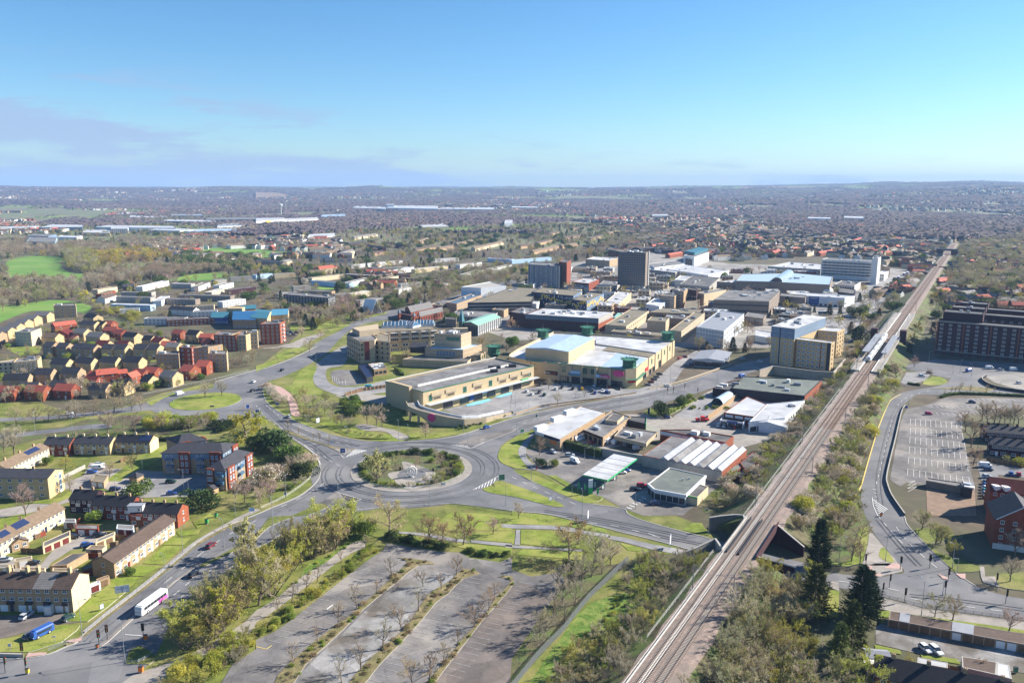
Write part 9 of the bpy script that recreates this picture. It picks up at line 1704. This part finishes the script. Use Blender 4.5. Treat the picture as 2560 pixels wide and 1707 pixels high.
def joined(k):
 tm,cm_,H_=PL[k];m=MB();mats=[x.name for x in tm.materials]+[x.name for x in cm_.materials];n=len(tm.materials)
 for me,off in((tm,0),(cm_,n)):
  i=len(m.v);m.v+=[tuple(v.co)for v in me.vertices]
  for f in me.polygons:m.f.append(tuple(i+t for t in f.vertices));m.m.append(f.material_index+off)
 return m.mesh(k+'_joined',mats),H_
for k,L_ in rest.items():
 me,H_=joined(k);base=k.rstrip('0123456789');scatter_object('woodland' if base not in('grassbush','scrub','ever','greenbush','blossom')else 'undergrowth','mass of %s spread through town and parks'%KN[base],[(x,y,z,h/H_)for x,y,z,h in L_],me)
# ---- distant canopy and fields: ground cover with real relief, growing coarser with distance
def canopy():
 na,nr=620,300;A=np.radians(np.linspace(-44,44,na));R_=np.geomspace(2050,16500,nr);RR,AA=np.meshgrid(R_,A,indexing='ij');X,Y=RR*np.sin(AA),RR*np.cos(AA)
 X=X+_rs.uniform(-.4,.4,X.shape)*RR*.0022;Y=Y+_rs.uniform(-.4,.4,X.shape)*RR*.006
 base=hz(X,Y);f=fbm(X/620+3,Y/900+1,4);f2=fbm(X/210+40,Y/330+11,3);tx=_rs.rand(*X.shape)
 field=sstep(.545,.57,f);up=(1-field)*(5+9*tx)*(f2>.30);Z=base+up-1.5
 wood=np.stack([.072+.05*(tx-.5)+.05*(f2-.45),.054+.035*(tx-.5)+.04*(f2-.45),.055+.025*(tx-.5)],-1);olive=np.array([.08,.085,.035]);ol=sstep(.5,.6,fbm(X/400+90,Y/600,2))[...,None];wood=wood*(1-.6*ol)+olive*.6*ol
 green=np.stack([.15+0*X,.20+.05*f2,.055+0*X],-1);brown=np.stack([.30+0*X,.20+.03*f2,.13+0*X],-1);br=sstep(.52,.56,fbm(X/1500+7,Y/1500+77,2))[...,None]
 col=wood*(1-field[...,None])+(green*(1-br)+brown*br)*field[...,None];dk=(tx<.12)[...,None]*(1-field[...,None]);col=col*(1-.5*dk)
 V=np.stack([X,Y,Z],-1).reshape(-1,3);idx=np.arange(nr*na).reshape(nr,na);F=np.stack([idx[:-1,:-1],idx[:-1,1:],idx[1:,1:],idx[1:,:-1]],-1).reshape(-1,4)
 me=bpy.data.meshes.new('distant_woodland');me.from_pydata(V.tolist(),[],F.tolist());ca=me.color_attributes.new('tint','FLOAT_COLOR','POINT');ca.data.foreach_set('color',np.concatenate([col.reshape(-1,3),np.ones((nr*na,1))],1).astype(np.float32).ravel())
 m=bpy.data.materials.new('distant_woodland');m.use_nodes=True;n=m.node_tree.nodes.new('ShaderNodeVertexColor');n.layer_name='tint';m.node_tree.links.new(n.outputs[0],m.node_tree.nodes['Principled BSDF'].inputs['Base Color']);m.node_tree.nodes['Principled BSDF'].inputs['Roughness'].default_value=.95;m.node_tree.nodes['Principled BSDF'].inputs['Specular IOR Level'].default_value=.1
 me.materials.append(m);o=bpy.data.objects.new('distant_woodland',me);COL.objects.link(o);tag(o,'distant woods, fields and hedges reaching to the hills',None,None,'stuff')
canopy()
# ---- distant houses: the nearest are things, the great mass is one object
def far_houses():
 pts=[];hr=random.Random(5)
 ys=640+7400*_rs.rand(52000)**1.75;xs=_rs.uniform(-.7,.7,52000)*ys;n1=fbm(xs/500+2,ys/700+4,2);n2=fbm(xs/320,ys/320,1)
 for x,y,f1,f2 in zip(xs.tolist(),ys.tolist(),n1,n2):
  q=(x,y)
  if f1<.33 or(y<2300 and(blocked(q)or onhouse(q))):continue
  s_,o_=rs(q)
  if(x<-150-(y-640)*.1 and y<1350)or(s_<800 and-190<o_<30)or(o_>0 and y<780):continue
  pts.append((q,f2*6.0+hr.choice((0,1.57))+hr.gauss(0,.1)))
 pts.sort(key=lambda t:t[0][1]);occ=set();near=[];far=[]
 for q,an in pts:
  cell=(int(q[0]//26),int(q[1]//17))
  if cell in occ:continue
  occ.add(cell);(near if len(near)<190 else far).append((q,an))
 styles=[('brick_tan','roof_tan'),('brick_tan','roof_brown'),('cream','roof_grey'),('brick_red','roof_brown'),('cream','roof_tan'),('brick_orange','roof_red'),('render_white','roof_slate'),('brick_dark','roof_charcoal')];P_=[]
 for w_,rf in styles:
  pr=[]
  for L in(16,28):
   r=thing('terraced_house_row','x','terraced houses',(0,0,0));gable(r,[(-L/2,-4.2),(L/2,-4.2),(L/2,4.2),(-L/2,4.2)],5.2,2.7,w_,rf);pr.append([c.data for c in r.children]);
   for c in list(r.children):bpy.data.objects.remove(c)
   bpy.data.objects.remove(r)
  P_.append((w_,rf,pr))
 for q,an in near:
  w_,rf,pr=P_[hr.randrange(8)];r=thing('terraced_house_row','%s houses with %s roof in the far suburbs'%(WN_[w_],RN_[rf]),'terraced houses',(*q,float(hz(np.array(q[0]),np.array(q[1])))),an,'houses of the far suburbs')
  for nm,me in zip(('wall','roof'),hr.choice(pr)):o=bpy.data.objects.new(nm,me);COL.objects.link(o);o.parent=r
 mats=sorted({m_ for s_ in styles for m_ in s_});b=MB();zz=hz(np.array([q[0]for q,_ in far]),np.array([q[1]for q,_ in far]))
 for(q,an),z in zip(far,zz):
  w_,rf=styles[hr.randrange(8)]if hr.random()>.3 else('render_white','roof_tan');L=hr.choice((9,12,20,30));W_=8.4 if L<30 else 10;ca,sa=math.cos(an),math.sin(an);f=lambda x,y,zz_:(q[0]+ca*x-sa*y,q[1]+sa*x+ca*y,z+zz_);e,r_=6.2,9.6;wi,ri=mats.index(w_),mats.index(rf);hx,hy=L/2,W_/2
  b.face([f(-hx,-hy,-2),f(hx,-hy,-2),f(hx,-hy,e),f(-hx,-hy,e)],wi);b.face([f(hx,hy,-2),f(-hx,hy,-2),f(-hx,hy,e),f(hx,hy,e)],wi);b.face([f(hx,-hy,-2),f(hx,hy,-2),f(hx,hy,e),f(hx,0,r_),f(hx,-hy,e)],wi);b.face([f(-hx,hy,-2),f(-hx,-hy,-2),f(-hx,-hy,e),f(-hx,0,r_),f(-hx,hy,e)],wi);b.face([f(-hx,-hy,e),f(hx,-hy,e),f(hx,0,r_),f(-hx,0,r_)],ri);b.face([f(hx,hy,e),f(-hx,hy,e),f(-hx,0,r_),f(hx,0,r_)],ri)
 tag(b.build('distant_houses',mats),'countless small houses of the distant suburbs',None,None,'stuff')
far_houses()
# ---- the air between: pale even haze over the whole place
b=MB();b.prism([(-17300,-17300),(17300,-17300),(17300,17300),(-17300,17300)],-60,330,0,0,True);HZ=b.build('haze','paint')
hm=bpy.data.materials.new('haze_air');hm.use_nodes=True;hn=hm.node_tree;hn.nodes.remove(hn.nodes['Principled BSDF']);pv=hn.nodes.new('ShaderNodeVolumePrincipled');pv.inputs['Color'].default_value=(.38,.60,.95,1);pv.inputs['Density'].default_value=0.00007;pv.inputs['Anisotropy'].default_value=.0
hn.links.new(pv.outputs[0],hn.nodes['Material Output'].inputs['Volume']);HZ.data.materials.clear();HZ.data.materials.append(hm);tag(HZ,'pale blue haze in the air',None,None,'stuff')
# ================================================================== look-alikes told apart by their order across the picture
ORD=['leftmost']+[w_+' from left' for w_ in 'second third fourth fifth sixth seventh eighth ninth tenth eleventh twelfth thirteenth fourteenth'.split()]
same={}
for o in bpy.data.objects:
 if o.parent is None and o.get('label')and o.get('category'):same.setdefault(o['label'],[]).append(o)
for lab,L_ in same.items():
 if 1<len(L_)<=14 and len(lab.split())<=12:
  L_.sort(key=lambda o:o.location.x/max(o.location.y,1))
  for k,o in enumerate(L_):o['label']=lab+', '+('rightmost' if k==len(L_)-1 else ORD[k])
